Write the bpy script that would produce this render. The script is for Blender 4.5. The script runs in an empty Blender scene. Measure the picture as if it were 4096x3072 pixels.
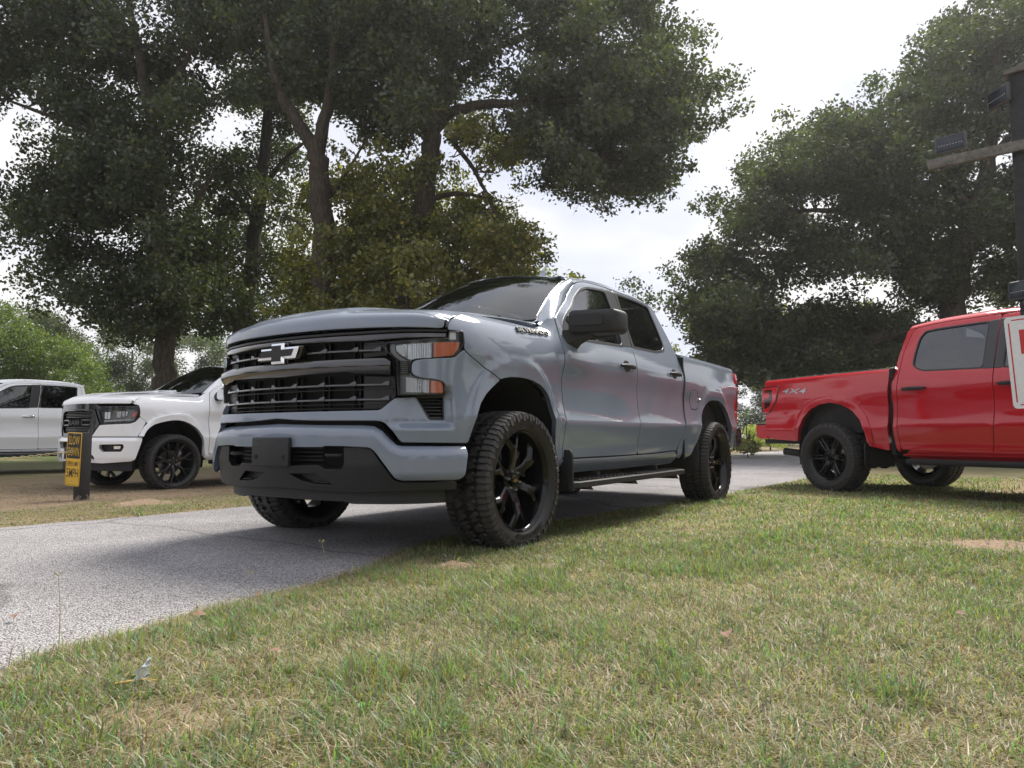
import bpy, bmesh, math, random
import numpy as np
from mathutils import Vector, Matrix
from mathutils.geometry import delaunay_2d_cdt
SC = bpy.context.scene
COL = SC.collection
rng = np.random.default_rng(7)
random.seed(7)
# ---------------------------------------------------------------- camera
CAM = np.array([3.6599, 3.3834, 0.6655]); YAW, PITCH, ROLL, FPX = 3.72884, 0.072497, 0.000288, 2917.21
fwd = Vector((math.cos(PITCH) * math.cos(YAW), math.cos(PITCH) * math.sin(YAW), math.sin(PITCH)))
rgt = fwd.cross(Vector((0, 0, 1))).normalized(); upv = rgt.cross(fwd)
cd = bpy.data.cameras.new('camera'); cam = bpy.data.objects.new('camera', cd); COL.objects.link(cam)
M3 = Matrix((rgt, upv, -fwd)).transposed()
cam.matrix_world = Matrix.Translation(CAM.tolist()) @ M3.to_4x4()
cd.sensor_width = 36; cd.sensor_fit = 'HORIZONTAL'; cd.lens = 36 * FPX / 4096; cd.clip_end = 2000; cd.clip_start = .05
SC.camera = cam
# ---------------------------------------------------------------- sky, sun, exposure
SUN_AZ = YAW - math.radians(32); SUN_EL = math.radians(53)      # direction towards the sun (azimuth counter-clockwise from +X)
world = bpy.data.worlds.new('World'); SC.world = world; world.use_nodes = True
nt = world.node_tree; nt.nodes.clear()
def wn(t, **k):
    n = nt.nodes.new(t)
    for a, v in k.items(): setattr(n, a, v)
    return n
sky = wn('ShaderNodeTexSky', sky_type='NISHITA', sun_disc=False, sun_elevation=SUN_EL, sun_rotation=math.pi / 2 - SUN_AZ, air_density=1.0, dust_density=1.2, ozone_density=1.2)
tc = wn('ShaderNodeTexCoord')
mp = wn('ShaderNodeMapping'); mp.inputs['Scale'].default_value = (1.0, 1.0, 2.6); mp.inputs['Rotation'].default_value = (.15, .1, .6)
n1 = wn('ShaderNodeTexNoise'); n1.inputs['Scale'].default_value = 2.1; n1.inputs['Detail'].default_value = 4.5; n1.inputs['Roughness'].default_value = .48; n1.inputs['Distortion'].default_value = .5
r1 = wn('ShaderNodeValToRGB'); r1.color_ramp.elements[0].position = .33; r1.color_ramp.elements[0].color = (.975, .975, .975, 1); r1.color_ramp.elements[1].position = .66; r1.color_ramp.elements[1].color = (.99, .99, .99, 1)
r2 = wn('ShaderNodeValToRGB'); r2.color_ramp.elements[0].position = .38; r2.color_ramp.elements[0].color = (2.1, 2.2, 2.6, 1); r2.color_ramp.elements[1].position = .62; r2.color_ramp.elements[1].color = (3.0, 2.95, 2.94, 1)
mx = wn('ShaderNodeMix', data_type='RGBA'); bg = wn('ShaderNodeBackground'); out = wn('ShaderNodeOutputWorld')
L = nt.links.new
L(tc.outputs['Generated'], mp.inputs['Vector']); L(mp.outputs['Vector'], n1.inputs['Vector'])
L(n1.outputs['Fac'], r1.inputs['Fac']); L(n1.outputs['Fac'], r2.inputs['Fac'])
L(r1.outputs['Color'], mx.inputs['Factor']); L(sky.outputs['Color'], mx.inputs['A']); L(r2.outputs['Color'], mx.inputs['B'])
L(mx.outputs['Result'], bg.inputs['Color']); bg.inputs['Strength'].default_value = .11; L(bg.outputs['Background'], out.inputs['Surface'])
sd = bpy.data.lights.new('sun', 'SUN'); sun = bpy.data.objects.new('sun', sd); COL.objects.link(sun)
sd.energy = 2.2; sd.angle = math.radians(24); sd.color = (1.0, .945, .86)
sdir = Vector((math.cos(SUN_EL) * math.cos(SUN_AZ), math.cos(SUN_EL) * math.sin(SUN_AZ), math.sin(SUN_EL)))
sun.rotation_euler = sdir.to_track_quat('Z', 'Y').to_euler(); sun.location = (0, 0, 30)
SC.view_settings.view_transform = 'Standard'; SC.view_settings.look = 'None'; SC.view_settings.gamma = 1; SC.view_settings.use_curve_mapping = False
SC.view_settings.exposure = 1.72
SC.cycles.max_bounces = 6; SC.cycles.transparent_max_bounces = 12; SC.cycles.sample_clamp_indirect = 6
SC.cycles.use_denoising = True
# ---------------------------------------------------------------- objects and tags
def tag(o, label=None, cat=None, group=None, kind=None):
    if label: o['label'] = label
    if cat: o['category'] = cat
    if group: o['group'] = group
    if kind: o['kind'] = kind
    return o
def empty(name, loc=(0, 0, 0), rz=0, parent=None):
    o = bpy.data.objects.new(name, None); COL.objects.link(o); o.location = loc; o.rotation_euler = (0, 0, rz); o.empty_display_size = .2
    if parent: o.parent = parent
    return o
def link(name, me, mat=None, parent=None, loc=None, rot=None):
    o = bpy.data.objects.new(name, me); COL.objects.link(o)
    if mat is not None and not me.materials: me.materials.append(mat)
    if parent: o.parent = parent
    if loc is not None: o.location = loc
    if rot is not None: o.rotation_euler = rot
    return o
def mesh(name, v, f, smooth=35):
    me = bpy.data.meshes.new(name); me.from_pydata([tuple(map(float, p)) for p in v], [], f); me.update()
    if smooth:
        me.polygons.foreach_set('use_smooth', [True] * len(me.polygons)); me.set_sharp_from_angle(angle=math.radians(smooth))
    return me
def copy_tree(o, parent=None):
    c = o.copy(); COL.objects.link(c); c.parent = parent
    for ch in list(o.children): copy_tree(ch, c)
    return c
# ---------------------------------------------------------------- shapes: each returns (verts, faces); add() joins them into one piece
class MB:
    def __init__(s): s.v = []; s.f = []
    def add(s, vf, M=None):
        v, f = vf; n = len(s.v)
        if M is not None: v = [M @ Vector(p) for p in v]
        s.v += [tuple(p) for p in v]; s.f += [tuple(i + n for i in q) for q in f]; return s
    def build(s, name, mat, parent=None, smooth=35, loc=None, rot=None):
        return link(name, mesh(name, s.v, s.f, smooth), mat, parent, loc, rot)
def box(c, d, bev=0.0, seg=2):
    bm = bmesh.new(); bmesh.ops.create_cube(bm, size=1)
    for v in bm.verts: v.co = Vector((c[0] + v.co.x * d[0], c[1] + v.co.y * d[1], c[2] + v.co.z * d[2]))
    if bev > 0: bmesh.ops.bevel(bm, geom=bm.edges[:], offset=bev, segments=seg, affect='EDGES', profile=.5)
    bm.verts.index_update(); r = ([v.co.copy() for v in bm.verts], [[v.index for v in f.verts] for f in bm.faces]); bm.free(); return r
def hexa(p, bev=0.0, seg=2):
    """8 corners: bottom ring 0-3, top ring 4-7"""
    bm = bmesh.new(); vs = [bm.verts.new(q) for q in p]
    for f in ((0, 3, 2, 1), (4, 5, 6, 7), (0, 1, 5, 4), (1, 2, 6, 5), (2, 3, 7, 6), (3, 0, 4, 7)): bm.faces.new([vs[i] for i in f])
    bmesh.ops.recalc_face_normals(bm, faces=bm.faces[:])
    if bev > 0: bmesh.ops.bevel(bm, geom=bm.edges[:], offset=bev, segments=seg, affect='EDGES', profile=.5)
    bm.verts.index_update(); r = ([v.co.copy() for v in bm.verts], [[v.index for v in f.verts] for f in bm.faces]); bm.free(); return r
def prism(pts, a0, a1, axis='y', bev=0.0, seg=2):
    """flat outline (two coordinates) extruded along an axis"""
    bm = bmesh.new()
    def P(p, a): return {'y': (p[0], a, p[1]), 'x': (a, p[0], p[1]), 'z': (p[0], p[1], a)}[axis]
    A = [bm.verts.new(P(p, a0)) for p in pts]; B = [bm.verts.new(P(p, a1)) for p in pts]; n = len(pts)
    fa = bm.faces.new(A); fb = bm.faces.new(B[::-1])
    for i in range(n): bm.faces.new((A[i], B[i], B[(i+1) % n], A[(i+1) % n]))
    bmesh.ops.recalc_face_normals(bm, faces=bm.faces[:])
    if bev > 0: bmesh.ops.bevel(bm, geom=bm.edges[:], offset=bev, segments=seg, affect='EDGES', profile=.5)
    big = [f for f in bm.faces if len(f.verts) > 4]
    if big: bmesh.ops.triangulate(bm, faces=big)
    bm.verts.index_update(); r = ([v.co.copy() for v in bm.verts], [[v.index for v in f.verts] for f in bm.faces]); bm.free(); return r
def tube(path, r, n=8, cap=True):
    path = [Vector(p) for p in path]; m = len(path); rs = r if hasattr(r, '__len__') else [r] * m
    v = []; f = []; up = Vector((0, 0, 1)); prev = None
    for i, p in enumerate(path):
        t = (path[min(i + 1, m - 1)] - path[max(i - 1, 0)]).normalized()
        if prev is None: a = t.cross(up if abs(t.z) < .9 else Vector((1, 0, 0))).normalized()
        else: a = (prev - t * prev.dot(t)).normalized()
        prev = a; b = t.cross(a)
        for k in range(n):
            q = 2 * math.pi * k / n; v.append(p + (a * math.cos(q) + b * math.sin(q)) * rs[i])
    for i in range(m - 1):
        for k in range(n): f.append((i*n+k, i*n+(k+1) % n, (i+1)*n+(k+1) % n, (i+1)*n+k))
    if cap: f.append(tuple(range(n))[::-1]); f.append(tuple((m-1)*n + k for k in range(n)))
    return v, f
def lathe(prof, n=32, axis='y', close=False):
    """profile of (radius, axial) pairs turned round the axis"""
    v = []; f = []; m = len(prof)
    for k in range(n):
        q = 2 * math.pi * k / n; c, s = math.cos(q), math.sin(q)
        for r, a in prof: v.append({'y': (r * c, a, r * s), 'z': (r * c, r * s, a), 'x': (a, r * c, r * s)}[axis])
    for k in range(n):
        for i in range(m if close else m - 1):
            j = (i + 1) % m; k2 = (k + 1) % n; f.append((k*m+i, k*m+j, k2*m+j, k2*m+i))
    return v, f
def loft(rings, cap=True, closed=True):
    n = len(rings[0]); v = [p for r in rings for p in r]; f = []
    for i in range(len(rings) - 1):
        for k in range(n if closed else n - 1): f.append((i*n+k, i*n+(k+1) % n, (i+1)*n+(k+1) % n, (i+1)*n+k))
    if cap: f.append(tuple(range(n))[::-1]); f.append(tuple((len(rings)-1)*n+k for k in range(n)))
    return v, f
def rbox_ring(cx, cz, w, h, r, n=4):
    out = []
    for sx, sz, a0 in ((1, 1, 0), (-1, 1, 90), (-1, -1, 180), (1, -1, 270)):
        for i in range(n + 1):
            a = math.radians(a0 + 90 * i / n); out.append((cx + sx * (w / 2 - r) + r * math.cos(a), cz + sz * (h / 2 - r) + r * math.sin(a)))
    return out
def text_mesh(s, size, depth, font_shear=0.0, bold=0.0, space=1.0, res=2):
    cu = bpy.data.curves.new('lettering', 'FONT'); cu.body = s; cu.size = size; cu.extrude = depth; cu.shear = font_shear; cu.offset = bold; cu.space_character = space
    cu.align_x = 'CENTER'; cu.align_y = 'CENTER'; cu.resolution_u = res
    o = bpy.data.objects.new('lettering', cu); COL.objects.link(o); dg = bpy.context.evaluated_depsgraph_get()
    me = bpy.data.meshes.new_from_object(o.evaluated_get(dg)); bpy.data.objects.remove(o); bpy.data.curves.remove(cu); return me
# ---------------------------------------------------------------- curved sheet-metal panels
def inpoly(p, poly):
    x, y = p[:, 0], p[:, 1]; c = np.zeros(len(p), bool); n = len(poly)
    for i in range(n):
        x0, y0 = poly[i]; x1, y1 = poly[(i+1) % n]
        if y0 == y1: continue
        c ^= ((y0 > y) != (y1 > y)) & (x < (x1 - x0) * (y - y0) / (y1 - y0) + x0)
    return c
def round_poly(pts, r, n=4):
    out = []; m = len(pts)
    for i in range(m):
        p = np.array(pts[i], float); a = np.array(pts[i-1], float) - p; b = np.array(pts[(i+1) % m], float) - p
        la, lb = np.linalg.norm(a), np.linalg.norm(b)
        if la < 1e-6 or lb < 1e-6: continue
        if (a @ b) / (la * lb) < -.97 or r <= 0: out.append(p); continue
        k = min(r, .42 * la, .42 * lb); p0 = p + a / la * k; p2 = p + b / lb * k
        for j in range(n + 1):
            t = j / n; out.append((1-t)**2 * p0 + 2*t*(1-t) * p + t*t * p2)
    return np.array(out)
def resample(pts, h):
    out = []; m = len(pts)
    for i in range(m):
        a = pts[i]; b = pts[(i+1) % m]; l = np.hypot(*(b - a)); k = max(1, int(math.ceil(l / h)))
        if l < 1e-5: continue
        for j in range(k): out.append(a + (b - a) * j / k)
    return np.array(out)
def offset_poly(pts, e):
    nxt = np.roll(pts, -1, 0); prv = np.roll(pts, 1, 0)
    def nrm(d): 
        l = np.maximum(np.hypot(d[:, 0], d[:, 1]), 1e-9)[:, None]; return np.stack([-d[:, 1], d[:, 0]], -1) / l
    n0, n1 = nrm(pts - prv), nrm(nxt - pts); n = n0 + n1; l = np.maximum((n * n).sum(1), .5)[:, None]
    area = .5 * np.sum(pts[:, 0] * nxt[:, 1] - nxt[:, 0] * pts[:, 1]); s = 1 if area > 0 else -1
    return pts + s * e * 2 * n / l
def surf_normals(S, p, out_hint=None):
    e = 1.5e-3; a, b = p[:, 0], p[:, 1]
    du = S(a + e, b) - S(a - e, b); dv = S(a, b + e) - S(a, b - e)
    n = np.cross(du, dv); n /= np.maximum(np.linalg.norm(n, axis=1), 1e-12)[:, None]; return n
def panel_mesh(name, outline, S, h=.04, depth=.014, edge=.005, drop=.0025, rad=.012, holes=(), flip=1, mirror=False, hb=None, lift=0.0, raw=False):
    B = np.array(outline, float) if raw else resample(round_poly(outline, rad), hb or max(h * .6, .012))
    area = .5 * np.sum(B[:, 0] * np.roll(B[:, 1], -1) - np.roll(B[:, 0], -1) * B[:, 1])
    if area < 0: B = B[::-1]
    rings = [B]
    for hh in holes:
        H = resample(round_poly(hh, rad), hb or max(h * .6, .012)); a = .5 * np.sum(H[:, 0] * np.roll(H[:, 1], -1) - np.roll(H[:, 0], -1) * H[:, 1])
        rings.append(H[::-1] if a > 0 else H)
    R = [offset_poly(B, edge)] + [offset_poly(H, -edge) for H in rings[1:]]      # inner ring of each border (away from the edge)
    lo = B.min(0); hi = B.max(0); gx = np.arange(lo[0] + h / 2, hi[0], h); gy = np.arange(lo[1] + h / 2, hi[1], h)
    g = np.array([(x, y) for x in gx for y in gy]) if len(gx) * len(gy) else np.zeros((0, 2))
    if len(g):
        ok = inpoly(g, R[0])
        for H in R[1:]: ok &= ~inpoly(g, H)
        allr = np.concatenate(R); keep = []
        g = g[ok]
        if len(g):
            dmin = np.min(((g[:, None, :] - allr[None]) ** 2).sum(-1), axis=1); g = g[dmin > (h * .45)**2]
    allp = np.concatenate(R + [g]) if len(g) else np.concatenate(R)
    edges = []; o = 0
    for r in R:
        edges += [(o + i, o + (i+1) % len(r)) for i in range(len(r))]; o += len(r)
    vo, eo, fo, ov, _, _ = delaunay_2d_cdt([Vector(p) for p in allp], edges, [], 0, 1e-6)
    vo = np.array([tuple(v) for v in vo]); fo = np.array([tuple(f) for f in fo if len(f) == 3])
    cen = vo[fo].mean(1); ok = inpoly(cen, R[0])
    for H in R[1:]: ok &= ~inpoly(cen, H)
    fo = fo[ok]
    N = surf_normals(S, vo) * flip; P = S(vo[:, 0], vo[:, 1]) + N * lift
    t = vo[fo]; ar = (t[:, 1, 0]-t[:, 0, 0])*(t[:, 2, 1]-t[:, 0, 1])-(t[:, 1, 1]-t[:, 0, 1])*(t[:, 2, 0]-t[:, 0, 0])
    fo = np.where((ar * flip > 0)[:, None], fo, fo[:, ::-1])
    V = [P]; NN = [N]; F = [tuple(map(int, f)) for f in fo]; base = len(vo)
    for rr, bb in zip(R, rings):
        m = len(rr)
        nb = surf_normals(S, bb) * flip; pb = S(bb[:, 0], bb[:, 1]) + nb * (lift - drop)
        pr = S(rr[:, 0], rr[:, 1]) + surf_normals(S, rr) * flip * lift
        outd = pb - pr; outd /= np.maximum(np.linalg.norm(outd, axis=1), 1e-9)[:, None]
        nr = surf_normals(S, rr) * flip
        i0 = base; V += [pr, pb, pb, pb - nb * depth]; NN += [nr, nb * .75 + outd * .65, outd, outd]; base += 4 * m
        for i in range(m):
            j = (i + 1) % m; a = (i0 + i, i0 + j, i0 + m + j, i0 + m + i); b = (i0 + 2*m + i, i0 + 2*m + j, i0 + 3*m + j, i0 + 3*m + i)
            F += [a[::-1], b[::-1]] if flip > 0 else [a, b]
    V = np.concatenate(V); NN = np.concatenate(NN); NN /= np.maximum(np.linalg.norm(NN, axis=1), 1e-9)[:, None]
    if mirror:
        V = V * [1, -1, 1]; NN = NN * [1, -1, 1]; F = [f[::-1] for f in F]
    me = bpy.data.meshes.new(name); me.from_pydata(V.tolist(), [], F); me.update()
    me.polygons.foreach_set('use_smooth', [True] * len(me.polygons)); me.normals_split_custom_set_from_vertices(NN.tolist()); return me
def panel(name, outline, S, mat, parent, **k):
    return link(name, panel_mesh(name, outline, S, **k), mat, parent)
# ---------------------------------------------------------------- materials
def newmat(name):
    m = bpy.data.materials.new(name); m.use_nodes = True; m.node_tree.nodes.clear(); return m
class NT:
    def __init__(s, m): s.t = m.node_tree
    def n(s, t, **k):
        nd = s.t.nodes.new(t)
        for a, v in k.items():
            if a.startswith('i_'):
                key = a[2:].replace('_', ' '); nd.inputs[int(key) if key.isdigit() else key].default_value = v
            else: setattr(nd, a, v)
        return nd
    def l(s, a, b): s.t.links.new(a, b)
    def ramp(s, fac, stops, interp='LINEAR'):
        r = s.n('ShaderNodeValToRGB'); r.color_ramp.interpolation = interp; e = r.color_ramp.elements
        while len(e) < len(stops): e.new(.5)
        for q, (p, c) in zip(e, stops): q.position = p; q.color = (*c, 1) if len(c) == 3 else c
        s.l(fac, r.inputs['Fac']); return r.outputs['Color']
def principled(name, base, rough=.5, metal=0, coat=0, coat_rough=.03, spec=.5, noise=None, bump=None, trans=0, emit=None):
    m = newmat(name); g = NT(m); p = g.n('ShaderNodeBsdfPrincipled'); o = g.n('ShaderNodeOutputMaterial'); g.l(p.outputs[0], o.inputs[0])
    p.inputs['Base Color'].default_value = (*base, 1); p.inputs['Roughness'].default_value = rough; p.inputs['Metallic'].default_value = metal
    p.inputs['Coat Weight'].default_value = coat; p.inputs['Coat Roughness'].default_value = coat_rough; p.inputs['Specular IOR Level'].default_value = spec
    p.inputs['Coat IOR'].default_value = 1.6
    p.inputs['Transmission Weight'].default_value = trans
    tcn = None
    if noise or bump: tcn = g.n('ShaderNodeTexCoord')
    if noise:                                            # (scale, amount, roughness amount)
        nz = g.n('ShaderNodeTexNoise'); nz.inputs['Scale'].default_value = noise[0]; nz.inputs['Detail'].default_value = 6; nz.inputs['Roughness'].default_value = .6; g.l(tcn.outputs['Object'], nz.inputs['Vector'])
        a = noise[1]; c = g.ramp(nz.outputs['Fac'], [(.3, tuple(x * (1 - a) for x in base)), (.7, tuple(min(1, x * (1 + a)) for x in base))]); g.l(c, p.inputs['Base Color'])
        if len(noise) > 2:
            mr = g.n('ShaderNodeMapRange'); mr.inputs['From Min'].default_value = .3; mr.inputs['From Max'].default_value = .7; mr.inputs['To Min'].default_value = max(0, rough - noise[2]); mr.inputs['To Max'].default_value = min(1, rough + noise[2])
            g.l(nz.outputs['Fac'], mr.inputs['Value']); g.l(mr.outputs[0], p.inputs['Roughness'])
    if bump:
        nb = g.n('ShaderNodeTexNoise'); nb.inputs['Scale'].default_value = bump[0]; nb.inputs['Detail'].default_value = 5; g.l(tcn.outputs['Object'], nb.inputs['Vector'])
        bp = g.n('ShaderNodeBump'); bp.inputs['Strength'].default_value = bump[1]; bp.inputs['Distance'].default_value = bump[2] if len(bump) > 2 else .01; g.l(nb.outputs['Fac'], bp.inputs['Height']); g.l(bp.outputs[0], p.inputs['Normal'])
    return m
def glass_mat(name, tint, ior=1.5, rough=0.0, refl=0.0):
    m = newmat(name); g = NT(m); t = g.n('ShaderNodeBsdfTransparent'); t.inputs[0].default_value = (*tint, 1); gl = g.n('ShaderNodeBsdfGlossy'); gl.inputs['Roughness'].default_value = rough; gl.inputs[0].default_value = (.95, .97, 1, 1)
    fr = g.n('ShaderNodeFresnel'); fr.inputs['IOR'].default_value = ior; mix = g.n('ShaderNodeMixShader'); o = g.n('ShaderNodeOutputMaterial')
    ad = g.n('ShaderNodeMath', operation='ADD', use_clamp=True); ad.inputs[1].default_value = refl; g.l(fr.outputs[0], ad.inputs[0]); g.l(ad.outputs[0], mix.inputs[0]); g.l(t.outputs[0], mix.inputs[1]); g.l(gl.outputs[0], mix.inputs[2]); g.l(mix.outputs[0], o.inputs[0]); return m
MAT = {}
MAT['paint'] = principled('slate_paint', (.190, .222, .278), .75, 0, 1.0, .06, .08)
MAT['red'] = principled('red_paint', (.50, .011, .021), .7, 0, 1.0, .06, .08)
MAT['white'] = principled('white_paint', (.90, .91, .93), .7, 0, 1.0, .06, .08)
MAT['plastic'] = principled('black_plastic', (.012, .0125, .014), .55, noise=(260, .25, .08), bump=(900, .12, .002))
MAT['plastic_grey'] = principled('grey_plastic', (.034, .036, .040), .6, noise=(120, .2))
MAT['trim'] = principled('satin_black_trim', (.012, .012, .013), .32)
MAT['gloss'] = principled('gloss_black', (.006, .006, .007), .12, 0, .8, .02)
MAT['pillar'] = principled('pillar_vinyl', (.035, .034, .036), .3)
MAT['void'] = principled('shade_black', (.006, .006, .006), .9)  # near-black colour standing for the shade in gaps, holes and cavities
MAT['under'] = principled('underbody_metal', (.018, .018, .018), .7, noise=(14, .4))
MAT['liner'] = principled('wheel_liner_plastic', (.012, .012, .013), .75, noise=(30, .4))
MAT['rubber'] = principled('tyre_rubber', (.044, .042, .041), .6, noise=(34, .35, .12), bump=(160, .25, .003))
MAT['sidewall'] = principled('tyre_sidewall', (.013, .012, .012), .42, noise=(20, .3, .12))  # also on the carcass, darker than the blocks to paint shade into tread grooves
MAT['wheel'] = principled('gloss_black_wheel', (.0035, .0035, .004), .12, 0, .25, .02, .22)
MAT['wheelm'] = principled('satin_black_wheel', (.012, .012, .013), .35, .2)
MAT['chrome'] = principled('chrome', (.85, .86, .88), .06, 1)
MAT['steel'] = principled('brushed_steel', (.45, .45, .46), .28, 1, noise=(40, .2, .1))
MAT['rotor'] = principled('brake_disc_steel', (.22, .21, .20), .35, 1, noise=(60, .25))
MAT['reflector'] = principled('lamp_reflector', (.88, .90, .93), .2, .85)
MAT['lamp_house'] = principled('lamp_housing', (.24, .245, .25), .3, .55)
MAT['lamp_white'] = principled('lamp_diffuser', (.85, .88, .92), .25)
MAT['amber'] = principled('amber_lens', (.82, .22, .09), .18, 0, .6, .03)
MAT['redlens'] = principled('red_lens', (.62, .012, .018), .12, 0, 1, .02)
MAT['darkred'] = principled('smoked_red_lens', (.05, .004, .006), .1, 0, 1, .02)
MAT['lens'] = glass_mat('clear_lens', (.93, .94, .95), 1.45)
MAT['glass'] = glass_mat('tinted_glass', (.60, .66, .64), 1.52, 0, .06)
MAT['glassd'] = glass_mat('privacy_glass', (.06, .065, .07), 1.52, 0, .06)
MAT['seat'] = principled('seat_cloth', (.03, .03, .032), .85)
MAT['gold'] = principled('gold_badge', (.42, .26, .08), .25, .8)
MAT['mesh'] = principled('grille_black', (.007, .007, .008), .45)
# ---------------------------------------------------------------- smooth curves and body surfaces (truck frame: X forward from the front axle, Y to the driver's side, Z up)
def nspline(xs, ys):
    xs = np.asarray(xs, float); ys = np.asarray(ys, float); n = len(xs)
    h = np.diff(xs); A = np.zeros((n, n)); b = np.zeros(n); A[0, 0] = A[-1, -1] = 1
    for i in range(1, n - 1):
        A[i, i-1] = h[i-1]; A[i, i] = 2 * (h[i-1] + h[i]); A[i, i+1] = h[i]
        b[i] = 6 * ((ys[i+1] - ys[i]) / h[i] - (ys[i] - ys[i-1]) / h[i-1])
    M = np.linalg.solve(A, b)
    def f(x):
        x = np.asarray(x, float); xc = np.clip(x, xs[0], xs[-1])
        i = np.clip(np.searchsorted(xs, xc, side='right') - 1, 0, n - 2); H = h[i]
        a = (xs[i+1] - xc) / H; c = (xc - xs[i]) / H
        return a * ys[i] + c * ys[i+1] + ((a**3 - a) * M[i] + (c**3 - c) * M[i+1]) * H * H / 6
    return f
def sstep(a, b, x):
    t = np.clip((np.asarray(x, float) - a) / (b - a), 0, 1); return t * t * (3 - 2 * t)
PLAN = np.array([(.945, 0), (.941, .15), (.925, .32), (.893, .48), (.845, .63), (.785, .76), (.70, .87), (.60, .945), (.50, .985), (.38, 1.006), (.2, 1.014), (0, 1.016),
                 (-.3, 1.012), (-.6, 1.004), (-1.0, 1.0), (-1.6, 1.0), (-2.2, .998), (-2.8, .990), (-3.3, .983), (-3.745, .976), (-4.3, .958), (-4.82, .925), (-5.05, .912)])
def make_plan(pts):
    seg = np.r_[0, np.cumsum(np.hypot(*np.diff(pts, axis=0).T))]
    p2 = np.r_[pts[1:2] * [1, -1], pts]; s2 = np.r_[-seg[1], seg]      # mirrored first knot keeps the nose flat
    fx, fy = nspline(s2, p2[:, 0]), nspline(s2, p2[:, 1])
    def P(u):
        a = abs(np.asarray(u, float)); return fx(a), fy(a) * np.where(np.asarray(u) < 0, -1, 1)
    return P, seg
PL, USEG = make_plan(PLAN)
def u_of_x(x):
    return np.interp(-np.asarray(x, float), -PLAN[9:, 0], USEG[9:])
def plan_normal(u):
    e = 1e-3; x0, y0 = PL(u - e); x1, y1 = PL(u + e)
    tx, ty = x1 - x0, y1 - y0; l = np.hypot(tx, ty)
    return ty / l, -tx / l
# side profile of the cab: offset d against height, with one real crease at z = .775
_lo = nspline([.40, .44, .50, .56, .66, .775], [-.13, -.095, -.043, -.034, -.016, .008])
_hi = nspline([.775, .82, .90, 1.0, 1.08, 1.16, 1.22, 1.30, 1.38, 1.50, 1.66, 1.88], [.008, -.004, -.016, -.022, -.019, -.010, -.012, -.031, -.062, -.112, -.182, -.286])
def cab_d(t):
    t = np.asarray(t, float)
    return np.where(t < .775, _lo(t), _hi(np.minimum(t, 1.88)))
_rd = nspline([1.88, 1.92, 1.96, 2.00, 2.04, 2.10], [-.286, -.307, -.336, -.372, -.412, -.472])
_rz = nspline([1.88, 1.92, 1.96, 2.00, 2.04, 2.10], [1.88, 1.916, 1.946, 1.966, 1.977, 1.986])
_fd = nspline([.9, 1.0, 1.08, 1.15, 1.22, 1.28, 1.34, 1.40, 1.46, 1.52, 1.58], [-.016, -.022, -.013, -.003, -.010, -.028, -.058, -.098, -.148, -.204, -.262])
_fz = nspline([.9, 1.0, 1.08, 1.15, 1.22, 1.28, 1.34, 1.40, 1.46, 1.52, 1.58], [.9, 1.0, 1.08, 1.15, 1.217, 1.270, 1.318, 1.355, 1.380, 1.397, 1.408])
_bd = nspline([.9, 1.0, 1.10, 1.20, 1.28, 1.36, 1.41, 1.44, 1.47, 1.51], [-.016, -.022, -.010, -.006, -.016, -.030, -.042, -.060, -.088, -.128])
_bz = nspline([.9, 1.0, 1.10, 1.20, 1.28, 1.36, 1.41, 1.44, 1.47, 1.51], [.9, 1.0, 1.10, 1.20, 1.28, 1.36, 1.407, 1.430, 1.442, 1.445])
def lower_d(u, t, x):
    lo = cab_d(np.minimum(t, 1.0))
    for cx, a, b in ((.035, .425, .575), (-3.715, .495, .595)):                     # the flared band round each wheel arch
        e = (np.abs((x - cx) / a)**2.5 + np.maximum((t - .44) / b, 0)**2.5)**.4
        lo = lo + .014 * sstep(1.25, 1.15, e) + .012 * sstep(1.6, 1.15, e)
    return lo
def roof_drop(x):
    return .085 * np.clip((np.asarray(x, float) + 2.0) / .85, 0, 1.2)**2 + .03 * np.clip((-2.3 - np.asarray(x, float)) / .5, 0, 1.2)**2
def wrap_dz(u, t):
    """offset and height of the painted side at (u, t)."""
    u = np.asarray(u, float); t = np.asarray(t, float); x, _ = PL(u)
    lo = lower_d(u, t, x)
    cabw = sstep(-.42, -.62, x) * sstep(-2.845, -2.843, x)
    bedw = sstep(-2.842, -2.844, x)
    fw = 1 - np.maximum(cabw, bedw); fw = np.where(bedw > .5, 0, fw); cw = np.where(bedw > .5, 0, cabw)
    up = t > 1.0
    dc = np.where(t > 1.88, _rd(t), cab_d(t)); zc = np.where(t > 1.88, _rz(t), t)
    zc = zc - roof_drop(x) * sstep(1.45, 1.9, t)
    bulge = .030 * sstep(-1.25, -.5, x) * np.exp(-((t - 1.19) / .10)**2) * sstep(1.5, 1.3, t)
    base1 = lo - cab_d(np.minimum(t, 1.0))
    k = sstep(1.45, 1.0, t)
    d = np.where(up, fw * _fd(t) + cw * (dc + bulge) + np.where(bedw > .5, _bd(t), 0) + base1 * k, lo)
    z = np.where(up, fw * _fz(t) + cw * zc + np.where(bedw > .5, _bz(t), 0), t)
    return d, z
def S_side(u, t, lift=0.0):
    x, y = PL(u); nx, ny = plan_normal(u); d, z = wrap_dz(u, t)
    return np.stack([x + nx * (d + lift), y + ny * (d + lift), z], -1)
def S_wrap(prof, lift=0.0):
    """front surfaces: the plan curve pushed out by prof(u, z)."""
    def S(u, z):
        u = np.asarray(u, float); z = np.asarray(z, float)
        x, y = PL(u); nx, ny = plan_normal(u); d = prof(u, z) + lift
        return np.stack([x + nx * d, y + ny * d, z + 0 * u], -1)
    return S
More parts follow.
